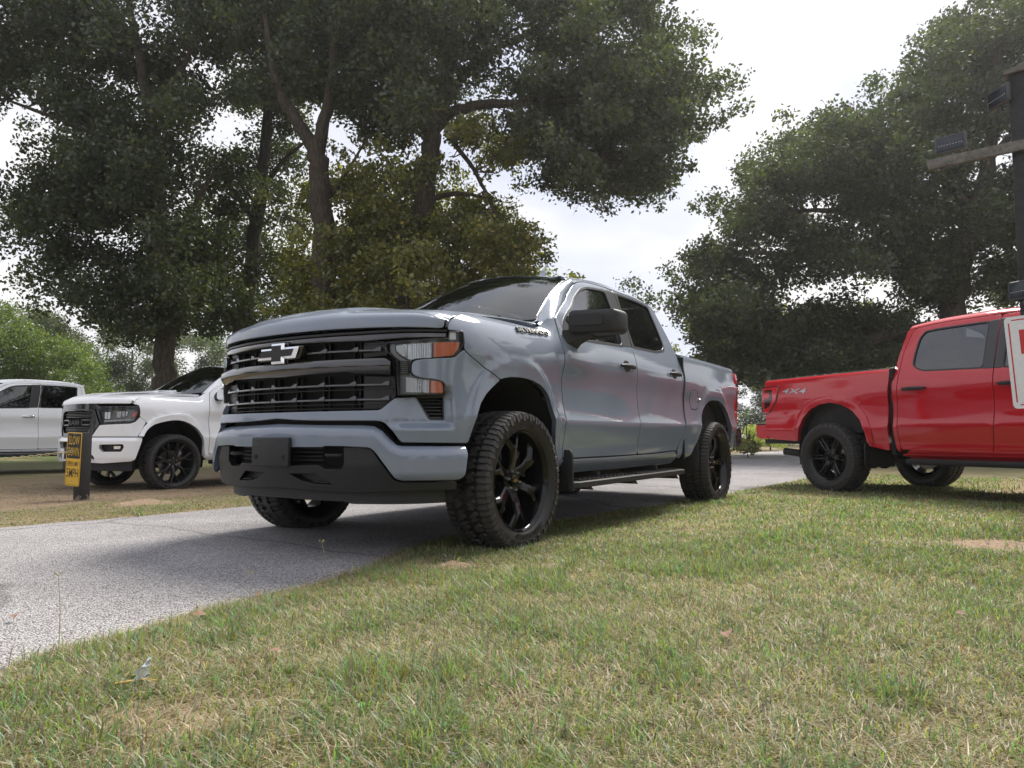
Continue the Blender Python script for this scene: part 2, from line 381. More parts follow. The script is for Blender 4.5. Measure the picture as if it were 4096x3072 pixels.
# front profiles
def prof_bumper(u, z):
    a = abs(np.asarray(u, float)); top = np.interp(a, [0, .58, .66, .70, .75, .80, 1.2], [.742, .731, .724, .699, .648, .622, .620])
    k = np.clip((top - z) / .06, 0, 1); lo = np.clip((z - .434) / .05, 0, 1) * sstep(.72, .80, a) + 1 - sstep(.72, .80, a)
    return (.054 * (1 - (1 - k)**2) - .030 * (1 - lo)**2) * (1 - .6 * sstep(.95, 1.35, a))
def prof_valance(u, z):
    a = abs(np.asarray(u, float)); return (.034 - .25 * np.maximum(.53 - z, 0)) * (1 - .6 * sstep(.95, 1.35, a))
def prof_dam(u, z):
    return -.055 - .12 * (.42 - z) - .02 * sstep(.5, 1.0, abs(np.asarray(u, float)))
_fp = nspline([.62, .68, .74, .80, .86, .95, 1.05, 1.15, 1.25], [.012, .022, .030, .022, .012, .006, .002, -.002, -.006])
def fascia_prof(u, z):
    u = abs(np.asarray(u, float)); z = np.asarray(z, float)
    d = _fp(z) * (1 - sstep(.95, 1.35, u))
    x, _ = PL(u)
    ds, _z = wrap_dz(u, z)
    w = sstep(1.00, 1.30, u)
    d = d * (1 - w) + w * ds
    # scoop round the side vent: a sloping facet on the inner side and a ledge below
    m = sstep(.68, .86, u) * sstep(1.075, 1.045, u) * sstep(.70, .745, z) * sstep(.95, .88, z)
    return d - .065 * m
def prof_flat(off):
    return lambda u, z: off + 0 * np.asarray(u, float) * np.asarray(z, float)
# bonnet: v runs from the leading edge up the nose and back to the cowl
_hs = nspline([0, .03, .07, .12, .2, .35, .6, 1.0, 1.55], [0, .004, .020, .055, .125, .27, .52, .92, 1.47])
_hz = nspline([0, .03, .07, .12, .2, .35, .6, 1.0, 1.55], [1.252, 1.281, 1.316, 1.346, 1.376, 1.406, 1.434, 1.460, 1.476])
def S_hood(y, v):
    y = np.asarray(y, float); v = np.asarray(v, float); a = abs(y)
    xf = np.interp(a, PLAN[:10, 1], PLAN[:10, 0])
    us = np.interp(a, PLAN[:10, 1], USEG[:10]); xf = PL(us)[0]
    s = _hs(v); k = sstep(0, .5, v)
    fall = .030 * (a / .7)**2 * sstep(.02, .25, v) + .055 * sstep(.80, 1.02, a) * sstep(.0, .2, v)
    bul = .016 * sstep(.44, .36, a) * sstep(.04, .3, v)
    x = xf * (1 - k) + k * (.945 - .10 * a**2) - s
    return np.stack([x, y + 0 * v, _hz(v) - fall + bul - .004 * (a / .9)**2], -1)
# ---------------------------------------------------------------- ground, road
def vnoise(x, y, s, seed=0):
    """smooth value noise, vectorised"""
    x = np.asarray(x, float) / s; y = np.asarray(y, float) / s
    xi = np.floor(x).astype(np.int64); yi = np.floor(y).astype(np.int64); fx = x - xi; fy = y - yi
    def hsh(a, b):
        h = (a * 374761393 + b * 668265263 + seed * 1442695041) & 0xffffffff; h = ((h ^ (h >> 13)) * 1274126177) & 0xffffffff; return ((h ^ (h >> 16)) & 0xffff) / 65535.0
    ux = fx * fx * (3 - 2 * fx); uy = fy * fy * (3 - 2 * fy)
    return (hsh(xi, yi) * (1 - ux) + hsh(xi + 1, yi) * ux) * (1 - uy) + (hsh(xi, yi + 1) * (1 - ux) + hsh(xi + 1, yi + 1) * ux) * uy
def fbm(x, y, s, seed=0, o=3):
    r = 0; a = .5; t = 0
    for k in range(o): r = r + a * vnoise(x, y, s / 2**k, seed + k * 17); t += a; a *= .5
    return r / t
def road_near(x):     # the edge towards the camera
    x = np.asarray(x, float)
    e = np.interp(x, [-30, -10, -6, -3.8, -2.5, -1.5, -.6, 0, .5, .9, 1.4, 2.0, 2.5, 3.0, 6, 20], [.85, .80, .70, .68, .52, .42, .34, .32, .46, .66, .77, .80, .86, 1.12, 1.5, 1.9])
    return e + .10 * (fbm(x, 0 * x + 3.3, .55, 5) - .5) + .05 * (fbm(x, 0 * x + 9, .13, 6) - .5)
def road_far(x):
    x = np.asarray(x, float)
    e = np.interp(x, [-60, -28, -20, -14, -3, 0, 1.5, 6, 20], [-5.5, -5.5, -4.6, -3.0, -2.75, -2.7, -2.75, -2.9, -3.4])
    return e + .22 * (fbm(x, 0 * x + 1.3, .9, 8) - .5) + .08 * (fbm(x, 0 * x + 4, .2, 9) - .5)
def base_z(x, y):
    x = np.asarray(x, float); y = np.asarray(y, float)
    return -.11 * sstep(-2.8, -5.5, y) * sstep(-14, -6, x)
def onroad(x, y):
    return (y < road_near(x)) & (y > road_far(x)) & (x > -45)
def ground_z(x, y):
    x = np.asarray(x, float); y = np.asarray(y, float); d = np.minimum(np.abs(y - road_near(x)), np.abs(y - road_far(x)))
    off = np.where((y < road_near(x)) & (y > road_far(x)), 0, sstep(0, .35, d))
    z = base_z(x, y) + off * (.012 + .030 * (fbm(x, y, .8, 21) - .5) + .012 * (fbm(x, y, .17, 22) - .5)) * sstep(40, 15, np.hypot(x, y))
    z = z + .055 * np.exp(-(((x + 0.3) / .9)**2 + ((y + 4.2) / .5)**2))        # low hump of soil on the far bank
    return z
MOUNDS = [(.73, 1.08, .105, .042), (.43, 1.47, .09, .02), (-1.69, 3.36, .28, .035), (-.45, -3.75, .30, .05)]
def mound_z(x, y):
    z = 0
    for mx_, my_, r_, h_ in MOUNDS: z = z + h_ * np.exp(-(((np.asarray(x) - mx_)**2 + (np.asarray(y) - my_)**2) / (r_ * .62)**2))
    return z
def bare(x, y):
    """1 where the soil lies open: the parking strip on the far bank, mounds, worn spots"""
    x = np.asarray(x, float); y = np.asarray(y, float)
    b = sstep(-4.7, -5.6, y + .9 * (fbm(x, y, 1.3, 31) - .5)) * sstep(-13, -8.5, y) * .72
    b = np.maximum(b, sstep(-4.9, -5.8, x + 1.2 * (fbm(x, y, 1.1, 32) - .5) + .3 * (y - 3)) * sstep(2.9, 3.7, y) * .75 * sstep(-11, -9, x))
    for mx_, my_, r_, h_ in MOUNDS: b = np.maximum(b, sstep(r_ * 1.25, r_ * .8, np.hypot(x - mx_, y - my_) + .05 * (fbm(x, y, .08, 33) - .5)))
    b = np.maximum(b, .6 * sstep(.74, .84, fbm(x, y, .9, 34)))
    return b
def dryness(x, y):
    x = np.asarray(x, float); y = np.asarray(y, float)
    d = .45 * fbm(x, y, .75, 41) + .55 * fbm(x, y, .22, 42)
    d = sstep(.36, .64, d)
    return np.clip(.12 + .80 * d + .55 * sstep(-2.4, -3.4, y), 0, 1)
m = newmat('turf_soil'); g = NT(m); p = g.n('ShaderNodeBsdfPrincipled', i_Roughness=.95); o = g.n('ShaderNodeOutputMaterial'); g.l(p.outputs[0], o.inputs[0]); p.inputs['Specular IOR Level'].default_value = .15
at = g.n('ShaderNodeVertexColor', layer_name='tint'); tcn = g.n('ShaderNodeTexCoord')
nz = g.n('ShaderNodeTexNoise', i_Scale=38.0, i_Detail=8.0, i_Roughness=.7); g.l(tcn.outputs['Object'], nz.inputs['Vector'])
nz2 = g.n('ShaderNodeTexNoise', i_Scale=2.2, i_Detail=6.0, i_Roughness=.65); g.l(tcn.outputs['Object'], nz2.inputs['Vector'])
mul = g.n('ShaderNodeMix', data_type='RGBA', blend_type='MULTIPLY', i_Factor=1.0); cr = g.ramp(nz.outputs['Fac'], [(.25, (.45, .45, .45)), (.75, (1.35, 1.33, 1.28))])
g.l(at.outputs['Color'], mul.inputs['A']); g.l(cr, mul.inputs['B'])
mul2 = g.n('ShaderNodeMix', data_type='RGBA', blend_type='MULTIPLY', i_Factor=1.0); cr2 = g.ramp(nz2.outputs['Fac'], [(.3, (.78, .80, .74)), (.7, (1.15, 1.12, 1.1))]); g.l(mul.outputs['Result'], mul2.inputs['A']); g.l(cr2, mul2.inputs['B']); g.l(mul2.outputs['Result'], p.inputs['Base Color'])
bp = g.n('ShaderNodeBump', i_Strength=.7, i_Distance=.02); g.l(nz.outputs['Fac'], bp.inputs['Height']); g.l(bp.outputs[0], p.inputs['Normal']); MAT['ground'] = m
m = newmat('chip_seal_road'); g = NT(m); p = g.n('ShaderNodeBsdfPrincipled', i_Roughness=.9); o = g.n('ShaderNodeOutputMaterial'); g.l(p.outputs[0], o.inputs[0]); p.inputs['Specular IOR Level'].default_value = .25
tcn = g.n('ShaderNodeTexCoord'); vo = g.n('ShaderNodeTexVoronoi', i_Scale=150.0, i_Randomness=1.0); g.l(tcn.outputs['Object'], vo.inputs['Vector'])
voc = g.n('ShaderNodeSeparateColor'); g.l(vo.outputs['Color'], voc.inputs[0])
st = g.ramp(voc.outputs[0], [(0, (.17, .165, .168)), (.20, (.32, .314, .318)), (.5, (.44, .432, .438)), (1, (.60, .59, .595))])
de = g.ramp(vo.outputs['Distance'], [(.38, (1, 1, 1)), (.8, (.40, .39, .39))])
n2 = g.n('ShaderNodeTexNoise', i_Scale=1.1, i_Detail=7.0, i_Roughness=.6); g.l(tcn.outputs['Object'], n2.inputs['Vector']); wr = g.ramp(n2.outputs['Fac'], [(.3, (.78, .77, .77)), (.7, (1.12, 1.11, 1.12))])
a1 = g.n('ShaderNodeMix', data_type='RGBA', blend_type='MULTIPLY', i_Factor=1.0); g.l(st, a1.inputs['A']); g.l(de, a1.inputs['B']); a2 = g.n('ShaderNodeMix', data_type='RGBA', blend_type='MULTIPLY', i_Factor=1.0); g.l(a1.outputs['Result'], a2.inputs['A']); g.l(wr, a2.inputs['B'])
# wandering cracks filled with dark binder
mpn = g.n('ShaderNodeMapping'); mpn.inputs['Scale'].default_value = (1, .55, 1); n3 = g.n('ShaderNodeTexNoise', i_Scale=1.6, i_Detail=4.0); g.l(tcn.outputs['Object'], n3.inputs['Vector'])
dm = g.n('ShaderNodeMix', data_type='VECTOR'); dm.inputs['Factor'].default_value = .28; g.l(tcn.outputs['Object'], dm.inputs[4]); g.l(n3.outputs['Color'], dm.inputs[5]); g.l(dm.outputs[1], mpn.inputs['Vector'])
vc = g.n('ShaderNodeTexVoronoi', feature='DISTANCE_TO_EDGE', i_Scale=.36); g.l(mpn.outputs[0], vc.inputs['Vector']); ck = g.ramp(vc.outputs['Distance'], [(0.0, (.28, .27, .27)), (.0025, (.34, .33, .33)), (.005, (1, 1, 1))])
a3 = g.n('ShaderNodeMix', data_type='RGBA', blend_type='MULTIPLY', i_Factor=.55); g.l(a2.outputs['Result'], a3.inputs['A']); g.l(ck, a3.inputs['B']); g.l(a3.outputs['Result'], p.inputs['Base Color'])
bp = g.n('ShaderNodeBump', i_Strength=.8, i_Distance=.012, invert=True); g.l(vo.outputs['Distance'], bp.inputs['Height']); g.l(bp.outputs[0], p.inputs['Normal']); MAT['road'] = m
def grid_axis(c, near, far, h0, grow):
    a = [c]; h = h0
    while a[-1] < c + far:
        if a[-1] > c + near: h *= grow
        a.append(a[-1] + h)
    b = [c]; h = h0
    while b[-1] > c - far:
        if b[-1] < c - near: h *= grow
        b.append(b[-1] - h)
    return np.array(b[::-1][:-1] + a)
gx = grid_axis(0, 7, 700, .07, 1.16); gy = grid_axis(0, 6, 700, .07, 1.16)
GX, GY = np.meshgrid(gx, gy, indexing='ij'); nx_, ny_ = GX.shape
GZ = ground_z(GX, GY) + mound_z(GX, GY)
GZ = np.where(onroad(GX, GY) , GZ - .012, GZ)
idx = np.arange(nx_ * ny_).reshape(nx_, ny_)
fc = np.stack([idx[:-1, :-1], idx[1:, :-1], idx[1:, 1:], idx[:-1, 1:]], -1).reshape(-1, 4)
def np_mesh(name, V, F):
    me = bpy.data.meshes.new(name); k = F.shape[1]
    me.vertices.add(len(V)); me.vertices.foreach_set('co', np.ascontiguousarray(V, np.float32).ravel())
    me.loops.add(F.size); me.loops.foreach_set('vertex_index', np.ascontiguousarray(F, np.int32).ravel())
    me.polygons.add(len(F)); me.polygons.foreach_set('loop_start', np.arange(0, F.size, k, dtype=np.int32)); me.polygons.foreach_set('loop_total', np.full(len(F), k, np.int32))
    me.update(calc_edges=True); return me
def vcol(me, C, name='tint'):
    a = me.color_attributes.new(name, 'FLOAT_COLOR', 'POINT'); C4 = np.ones((len(C), 4), np.float32); C4[:, :3] = C; a.data.foreach_set('color', C4.ravel())
me = np_mesh('ground', np.stack([GX, GY, GZ], -1).reshape(-1, 3), fc)
bx_, by_ = GX.ravel(), GY.ravel(); br = bare(bx_, by_)[:, None]; dr = dryness(bx_, by_)[:, None]
soil = np.array([.32, .235, .175]); thatch = np.array([.25, .205, .130]); green = np.array([.115, .125, .055])
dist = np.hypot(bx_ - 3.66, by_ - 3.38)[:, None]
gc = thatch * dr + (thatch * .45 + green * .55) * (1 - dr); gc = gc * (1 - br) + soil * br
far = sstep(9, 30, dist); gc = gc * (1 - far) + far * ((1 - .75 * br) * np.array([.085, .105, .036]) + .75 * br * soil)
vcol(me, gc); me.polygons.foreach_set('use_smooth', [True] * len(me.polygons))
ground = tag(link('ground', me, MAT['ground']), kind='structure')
# road sheet
rx = np.concatenate([np.arange(-44, -8, .35), np.arange(-8, 5, .04), np.arange(5, 24, .35)])
nn = 40; tt = np.linspace(0, 1, nn); yn, yf = road_near(rx), road_far(rx)
RY = yf[:, None] + (yn - yf)[:, None] * tt; RX = np.repeat(rx[:, None], nn, 1)
RZ = base_z(RX, RY) + .006 + .020 * (1 - (2 * tt - 1)**2)[None] * .6 - .010 * ((tt < .001) | (tt > .999))[None] + .006 * (fbm(RX, RY, .9, 51) - .5)
idx = np.arange(len(rx) * nn).reshape(len(rx), nn); fc = np.stack([idx[:-1, :-1], idx[1:, :-1], idx[1:, 1:], idx[:-1, 1:]], -1).reshape(-1, 4)
me = np_mesh('road', np.stack([RX, RY, RZ], -1).reshape(-1, 3), fc); me.polygons.foreach_set('use_smooth', [True] * len(me.polygons))
road = tag(link('road', me, MAT['road']), kind='structure')
# ---------------------------------------------------------------- wheels (local frame: axle along Y, outboard +Y)
def block_ring(mb, N, polys, R0, R1, crown=.018, W=.15, taper=.86, stagger=0.0):
    """tread blocks: outlines in (arc fraction of a pitch, width) raised from R0 to R1"""
    for k in range(N):
        for poly in polys:
            c = np.mean(poly, 0); n = len(poly); v = []
            for lev in (0, 1):
                for a, w in poly:
                    if lev: a = c[0] + (a - c[0]) * taper; w = c[1] + (w - c[1]) * taper
                    q = (k + a + stagger) * 2 * math.pi / N; r = (R1 if lev else R0) - crown * (abs(w) / W)**4
                    v.append((r * math.cos(q), w, r * math.sin(q)))
            f = [tuple(range(n, 2 * n))] + [(i, (i+1) % n, n + (i+1) % n, n + i) for i in range(n)]
            mb.add((v, f))
def bend_text(s, size, r, ang, y, depth=.0015, sp=1.05):
    me = text_mesh(s, size, depth, 0, .002, sp); V = np.array([v.co[:] for v in me.vertices]); F = [tuple(p.vertices) for p in me.polygons]; bpy.data.meshes.remove(me)
    rad = r + V[:, 1]; a = ang - V[:, 0] / r
    return np.stack([rad * np.cos(a), y + V[:, 2], rad * np.sin(a)], -1).tolist(), F
def wheel_parts(R=.417, rim=.297, W=.150, spokes='y6', wmat='wheel', text=None, N=34, lug='steel'):
    t = MB()
    t.add(lathe([(rim - .012, .105), (rim + .004, .128), (rim + .03, .140), (R - .075, .150), (R - .045, .149), (R - .028, .143), (R - .017, .12), (R - .014, .06), (R - .014, -.06), (R - .017, -.12), (R - .028, -.143), (R - .075, -.150), (rim + .02, -.138), (rim - .012, -.115)], 72))
    zig = [(.05, .008), (.30, .034), (.52, .010), (.80, .036), (.93, .060), (.68, .078), (.46, .054), (.22, .078), (.02, .050)]
    b = MB()
    sh = [(.06, .088), (.40, .083), (.48, .100), (.48, .142), (.43, .153), (.10, .153), (.05, .142)]; sh2 = [(.56, .083), (.90, .088), (.97, .100), (.95, .135), (.90, .147), (.62, .147), (.56, .135)]
    mir = lambda p: [(1.0 - a, -w) for a, w in p]
    block_ring(b, N, [zig, mir(zig), sh, sh2, mir(sh), mir(sh2)], R - .016, R)
    for k in range(N):                                            # lugs running down the side wall
        for off, r1, h in ((.10, R - .062, .011), (.62, R - .048, .007)):
            for sgn in (1, -1):
                v = []
                for lev in (0, 1):
                    for a, r in ((off, r1), (off + .30, r1), (off + .36, R - .022), (off - .02, R - .022)):
                        q = (k + a) * 2 * math.pi / N; yy = .147 + (.0 if not lev else h) - .0 * r; v.append((r * math.cos(q), sgn * (yy - .25 * max(0, r - (R - .05))), r * math.sin(q)))
                b.add((v, [(4, 5, 6, 7), (0, 1, 5, 4), (1, 2, 6, 5), (2, 3, 7, 6), (3, 0, 4, 7)]))
    if text:
        for s, ang in text: t.add(bend_text(s, .040, (rim + R - .055) / 2 - .006, ang, .1485))
    rm = MB(); rm.add(lathe([(rim - .014, .100), (rim - .004, .118), (rim + .004, .126), (rim - .002, .131), (rim - .014, .122), (rim - .022, .104), (rim - .032, .06), (rim - .045, -.02), (rim - .05, -.10), (rim - .02, -.12)], 64))
    sp = MB()
    if spokes == 'y6':
        out = [(.045, -.036), (.12, -.030), (.19, -.038), (rim - .014, -.100), (rim - .012, -.052), (.205, -.005), (.205, .005), (rim - .012, .052), (rim - .014, .100), (.19, .038), (.12, .030), (.045, .036)]; k6 = 6
    elif spokes == 'd6':
        out = [(.045, -.034), (.10, -.034), (rim - .018, -.040), (rim - .018, -.012), (.12, -.008), (.12, .008), (rim - .018, .012), (rim - .018, .040), (.10, .034), (.045, .034)]; k6 = 6
    else:                                                          # seven split spokes
        out = [(.045, -.026), (.12, -.020), (.17, -.018), (rim - .02, -.074), (rim - .018, -.046), (.19, -.003), (.19, .003), (rim - .018, .046), (rim - .02, .074), (.17, .018), (.12, .020), (.045, .026)]; k6 = 7
    v0, f0 = prism(out, .02, .095, 'y', .009, 1)
    v1 = []
    for p in v0:
        r = p[0]; d = .020 * math.exp(-((r - .05) / .05)**2) + .05 * max(0, (.2 - r)) - .02
        ridge = .020 * (abs(p[2]) / .05) if spokes == 'y6' else 0
        v1.append(Vector((r, p[1] - .045 * max(0, 1 - r / .16) + (.012 if p[1] > .05 else 0) * (r / rim) - ridge, p[2])))
    hub = MB(); hub.add(lathe([(0, .060), (.066, .058), (.078, .045), (.082, .0), (.08, -.03)], 36)); hub.add(lathe([(0, .076), (.028, .076), (.034, .072), (.037, .056)], 28))
    lugs = [lathe([(0, .076), (.006, .076), (.009, .070), (.009, .050)], 10)]
    rot = MB(); rot.add(lathe([(.06, -.02), (.175, -.02), (.175, -.045), (.06, -.045)], 40)); rot.add(box((-.13, -.03, .11), (.10, .10, .13), .02))
    return dict(tyre=t, tread=b, rim=rm, spoke=(v1, f0), k=k6, hub=hub, lugs=lugs[0], rotor=rot, wmat=wmat, lug=lug)
def make_wheel(parent, loc, side, P, phase=0.0, gold=False, cache={}):
    """side +1: outboard is +Y"""
    w = empty('wheel', loc, 0 if side > 0 else math.pi, parent); key = id(P)
    if key not in cache:
        c = {}
        c['tyre'] = mesh('tyre', P['tyre'].v, P['tyre'].f, 40); c['tyre'].materials.append(MAT['sidewall'])
        c['tread'] = mesh('tread', P['tread'].v, P['tread'].f, 0); c['tread'].materials.append(MAT['rubber'])
        c['rim'] = mesh('rim', P['rim'].v, P['rim'].f, 30); c['rim'].materials.append(MAT[P['wmat']])
        c['spoke'] = mesh('spoke', *P['spoke'], 25); c['spoke'].materials.append(MAT[P['wmat']])
        c['hub'] = mesh('hub_cap', P['hub'].v, P['hub'].f, 30); c['hub'].materials.append(MAT[P['wmat']])
        c['lug'] = mesh('lug_nut', *P['lugs'], 30); c['lug'].materials.append(MAT[P['lug']])
        c['rot'] = mesh('brake_disc', P['rotor'].v, P['rotor'].f, 30); c['rot'].materials.append(MAT['rotor'])
        cache[key] = c
    c = cache[key]
    for nm, k in (('tyre', 'tyre'), ('tread', 'tread'), ('rim', 'rim'), ('hub_cap', 'hub'), ('brake_disc', 'rot')): link(nm, c[k], None, w)
    for i in range(P['k']): link('spoke', c['spoke'], None, w, rot=(0, -(phase + 2 * math.pi * i / P['k']), 0))
    for i in range(6):
        a = phase * .5 + 2 * math.pi * (i + .5) / 6; link('lug_nut', c['lug'], None, w, loc=(.058 * math.cos(a), 0, .058 * math.sin(a)))
    if gold:
        link('badge', mesh('badge', *prism([(-.024, -.006), (-.020, .006), (-.008, .006), (-.008, .011), (.008, .011), (.008, .006), (.024, .006), (.020, -.006), (.008, -.006), (.008, -.011), (-.008, -.011), (-.008, -.006)], .0755, .0785, 'y')), MAT['gold'], w)
    return w
# ---------------------------------------------------------------- the grey pickup
TR = empty('pickup_truck'); tag(TR, 'slate grey lifted pickup with black grille, parked half on the grass in front', 'pickup')
sym = lambda half: [(a, b) for a, b in half] + [(-a, b) for a, b in half[::-1] if abs(a) > 1e-4]
LR = ((False, 'left'), (True, 'right'))
W_ = S_wrap
# bonnet
hh = [(0, 0), (.30, 0), (.60, 0), (.80, 0), (.926, 0), (.928, .165), (.924, .224), (.916, .333), (.911, .418), (.902, .48), (.888, .569), (.872, .79), (.849, 1.19), (.842, 1.42), (.6, 1.47), (.3, 1.5), (0, 1.51)]
panel('hood', sym(hh), S_hood, MAT['paint'], TR, h=.035, rad=.02, depth=.045, hb=.025)
# front wings, doors, bed, quarter panels
D = [(2.254, 1.470), (2.236, 1.388), (2.205, 1.288), (2.192, 1.19), (2.192, 1.10), (2.203, .97), (2.208, .83), (2.208, .74), (2.214, .635), (2.226, .523)]
archF = [(2.067, .628), (2.036, .72), (2.018, .80), (2.005, .852), (1.990, .894), (1.966, .932), (1.93, .964), (1.8715, .991), (1.7856, 1.0095), (1.705, 1.018), (1.63, 1.019), (1.545, 1.015), (1.4785, 1.006), (1.4374, .9944)]
fender = [(1.044, 1.250), (1.048, 1.280), (1.068, 1.318), (1.118, 1.352), (1.175, 1.384), (1.27, 1.42), (1.5, 1.45), (1.9, 1.475), (2.15, 1.495), (2.225, 1.50)] + [(a - .0035, b) for a, b in D] + [(2.215, .50), (2.18, .485), (2.11, .549)] + archF + [(1.332, 1.037), (1.257, 1.076), (1.185, 1.111), (1.140, 1.143), (1.144, 1.182), (1.142, 1.233), (1.132, 1.250)]
bcut = [(3.452, .527), (3.438, .64), (3.432, .76), (3.428, .98), (3.42, 1.14), (3.415, 1.24), (3.43, 1.37), (3.478, 1.565), (3.545, 1.79), (3.556, 1.912)]
ftop = [(3.31, 1.930), (3.106, 1.946), (2.98, 1.936), (2.867, 1.905), (2.716, 1.828), (2.43, 1.607)]
fdoor = [(a + .0035, b) for a, b in D] + [(a - .003, b) for a, b in bcut] + ftop
glassF = [(2.322, 1.376), (2.330, 1.414), (2.377, 1.462), (2.80, 1.786), (2.95, 1.856), (3.08, 1.878), (3.389, 1.871), (3.347, 1.703), (3.256, 1.388), (2.36, 1.352)]
rcut = [(4.400, 1.912), (4.392, 1.80), (4.388, 1.55), (4.425, 1.38), (4.438, 1.2), (4.443, 1.0), (4.438, .82), (4.405, .70), (4.32, .57), (4.285, .548)]
rdoor = [(a + .003, b) for a, b in bcut[::-1]] + [(3.9, .535)] + rcut[::-1] + [(3.95, 1.915)]
glassR = [(3.623, 1.876), (3.916, 1.879), (4.310, 1.880), (4.285, 1.792), (4.228, 1.52), (4.205, 1.468), (4.15, 1.440), (3.955, 1.410), (3.478, 1.400), (3.519, 1.642)]
quarter = [(4.404, 1.912)] + [(a + .005, b) for a, b in rcut[1:]] + [(4.30, .535), (4.375, .60), (4.440, .70), (4.472, .82), (4.474, 1.0), (4.474, 1.3), (4.474, 1.6), (4.474, 1.912)]
archR = [(4.863, .796), (4.895, .86), (4.959, .925), (5.064, .985), (5.169, 1.020), (5.30, 1.038), (5.455, 1.038), (5.60, 1.018), (5.72, .975), (5.80, .920), (5.85, .845), (5.88, .76), (5.935, .60)]
bed = [(4.512, 1.50), (4.512, 1.28), (4.516, 1.03), (4.505, .80), (4.455, .70), (4.37, .562), (4.352, .53), (4.375, .478), (4.45, .466), (4.62, .460), (4.70, .487), (4.755, .545), (4.805, .62), (4.838, .70)] + archR + [(5.97, .55), (6.10, .535), (6.20, .56), (6.232, .95), (6.242, 1.25), (6.248, 1.42), (6.24, 1.50), (5.4, 1.50)]
rocker = [(2.232, .514), (2.85, .514), (3.46, .519), (3.9, .525), (4.275, .538), (4.36, .50), (4.385, .47), (4.36, .425), (3.24, .416), (2.30, .413), (2.215, .43), (2.19, .478)]
def shrink(p, e):
    p = np.array(p, float); a = .5 * np.sum(p[:, 0] * np.roll(p[:, 1], -1) - np.roll(p[:, 0], -1) * p[:, 1])
    return offset_poly(p if a > 0 else p[::-1], e).tolist()
for mir, _ in LR:
    k = dict(mirror=mir)
    panel('fender', fender, S_side, MAT['paint'], TR, h=.03, hb=.018, depth=.03, rad=.02, **k)
    fd = panel('front_door', fdoor, S_side, MAT['paint'], TR, h=.04, hb=.02, depth=.03, rad=.03, holes=[shrink(glassF, -.004)], **k)
    rd = panel('rear_door', rdoor, S_side, MAT['paint'], TR, h=.04, hb=.02, depth=.03, rad=.03, holes=[shrink(glassR, -.004)], **k)
    panel('cab_quarter', quarter, S_side, MAT['paint'], TR, h=.04, hb=.02, depth=.05, rad=.008, **k)
    bs = panel('bed_side', bed, S_side, MAT['paint'], TR, h=.035, hb=.02, depth=.04, rad=.02, **k)
    panel('rocker_panel', rocker, S_side, MAT['paint'], TR, h=.04, depth=.05, rad=.012, **k)
    for dr, gl, mt in ((fd, glassF, 'glass'), (rd, glassR, 'glassd')):
        panel('window', shrink(gl, .002), S_side, MAT[mt], dr, h=.12, depth=.004, rad=.03, lift=-.010, edge=.004, drop=0, **k)
        panel('window_seal', shrink(gl, -.020), S_side, MAT['trim'], dr, h=.05, depth=.012, rad=.045, holes=[shrink(gl, .004)], lift=.0015, edge=.003, hb=.02, **k)
    panel('pillar_cover', [(3.383, 1.890), (3.549, 1.890), (3.538, 1.79), (3.471, 1.565), (3.424, 1.392), (3.250, 1.380), (3.345, 1.703)], S_side, MAT['pillar'], fd, h=.06, rad=.008, lift=.004, **k)
    panel('pillar_cover', [(3.562, 1.890), (3.632, 1.893), (3.524, 1.642), (3.484, 1.392), (3.436, 1.390), (3.486, 1.565), (3.551, 1.79)], S_side, MAT['pillar'], rd, h=.06, rad=.008, lift=.004, **k)
    panel('sail_trim', [(2.316, 1.366), (2.324, 1.416), (2.374, 1.468), (2.405, 1.492), (2.475, 1.352)], S_side, MAT['pillar'], fd, h=.06, rad=.012, lift=.001, **k)
    # handles: a dark disc painting in the shade of the cup, and a grip over it
    for dr, u0, u1, zz in ((fd, 3.095, 3.345, 1.212), (rd, 4.12, 4.37, 1.225)):
        um = (u0 + u1) / 2; sg = -1 if mir else 1
        cup = [(um + .062 * math.cos(q), zz + .006 + .045 * math.sin(q)) for q in np.linspace(0, 2 * math.pi, 20, endpoint=False)]
        panel('handle_disc', cup, S_side, MAT['void'], dr, h=.03, lift=.0012, depth=.002, drop=0, rad=0, **k)
        rings = []
        for a in np.linspace(0, 1, 9):
            u = u0 + (u1 - u0) * a; c = S_side(np.array([u]), np.array([zz]))[0]; off = .012 + .026 * math.sin(math.pi * min(1, max(0, a)))**.5; hgt = .019 * (math.sin(math.pi * (.06 + .88 * a)))**.35
            rings.append([(c[0], sg * (c[1] + off + .011 * math.cos(q)), zz + hgt * math.sin(q)) for q in np.linspace(0, 2 * math.pi, 12, endpoint=False)])
        link('handle', mesh('handle', *loft(rings)), MAT['plastic'], dr)
    fu = [(4.693, 1.104), (4.793, 1.108), (4.845, 1.092), (4.872, 1.055), (4.885, 1.0), (4.872, .952), (4.815, .928), (4.712, .928), (4.676, .952), (4.655, 1.02), (4.660, 1.08)]
    if not mir:
        panel('fuel_door_gap', shrink(fu, -.006), S_side, MAT['void'], bs, h=.06, lift=.0006, depth=.001, drop=0, rad=.02)
        panel('fuel_door', fu, S_side, MAT['paint'], bs, h=.04, lift=.0022, depth=.002, drop=.002, rad=.02)
        c = S_side(np.array([4.88]), np.array([1.02]))[0]; link('fuel_door_knob', mesh('fuel_door_knob', *lathe([(0, .026), (.012, .022), (.017, .012), (.014, 0)], 14)), MAT['steel'], bs, loc=c)
    # near-black filler standing for the shade between cab and bed, wheel-arch liners
    sg = -1 if mir else 1
    link('cab_gap_filler', mesh('cab_gap_filler', *box((-2.835, sg * .80, .93), (.03, .34, .95), .004)), MAT['void'], TR)
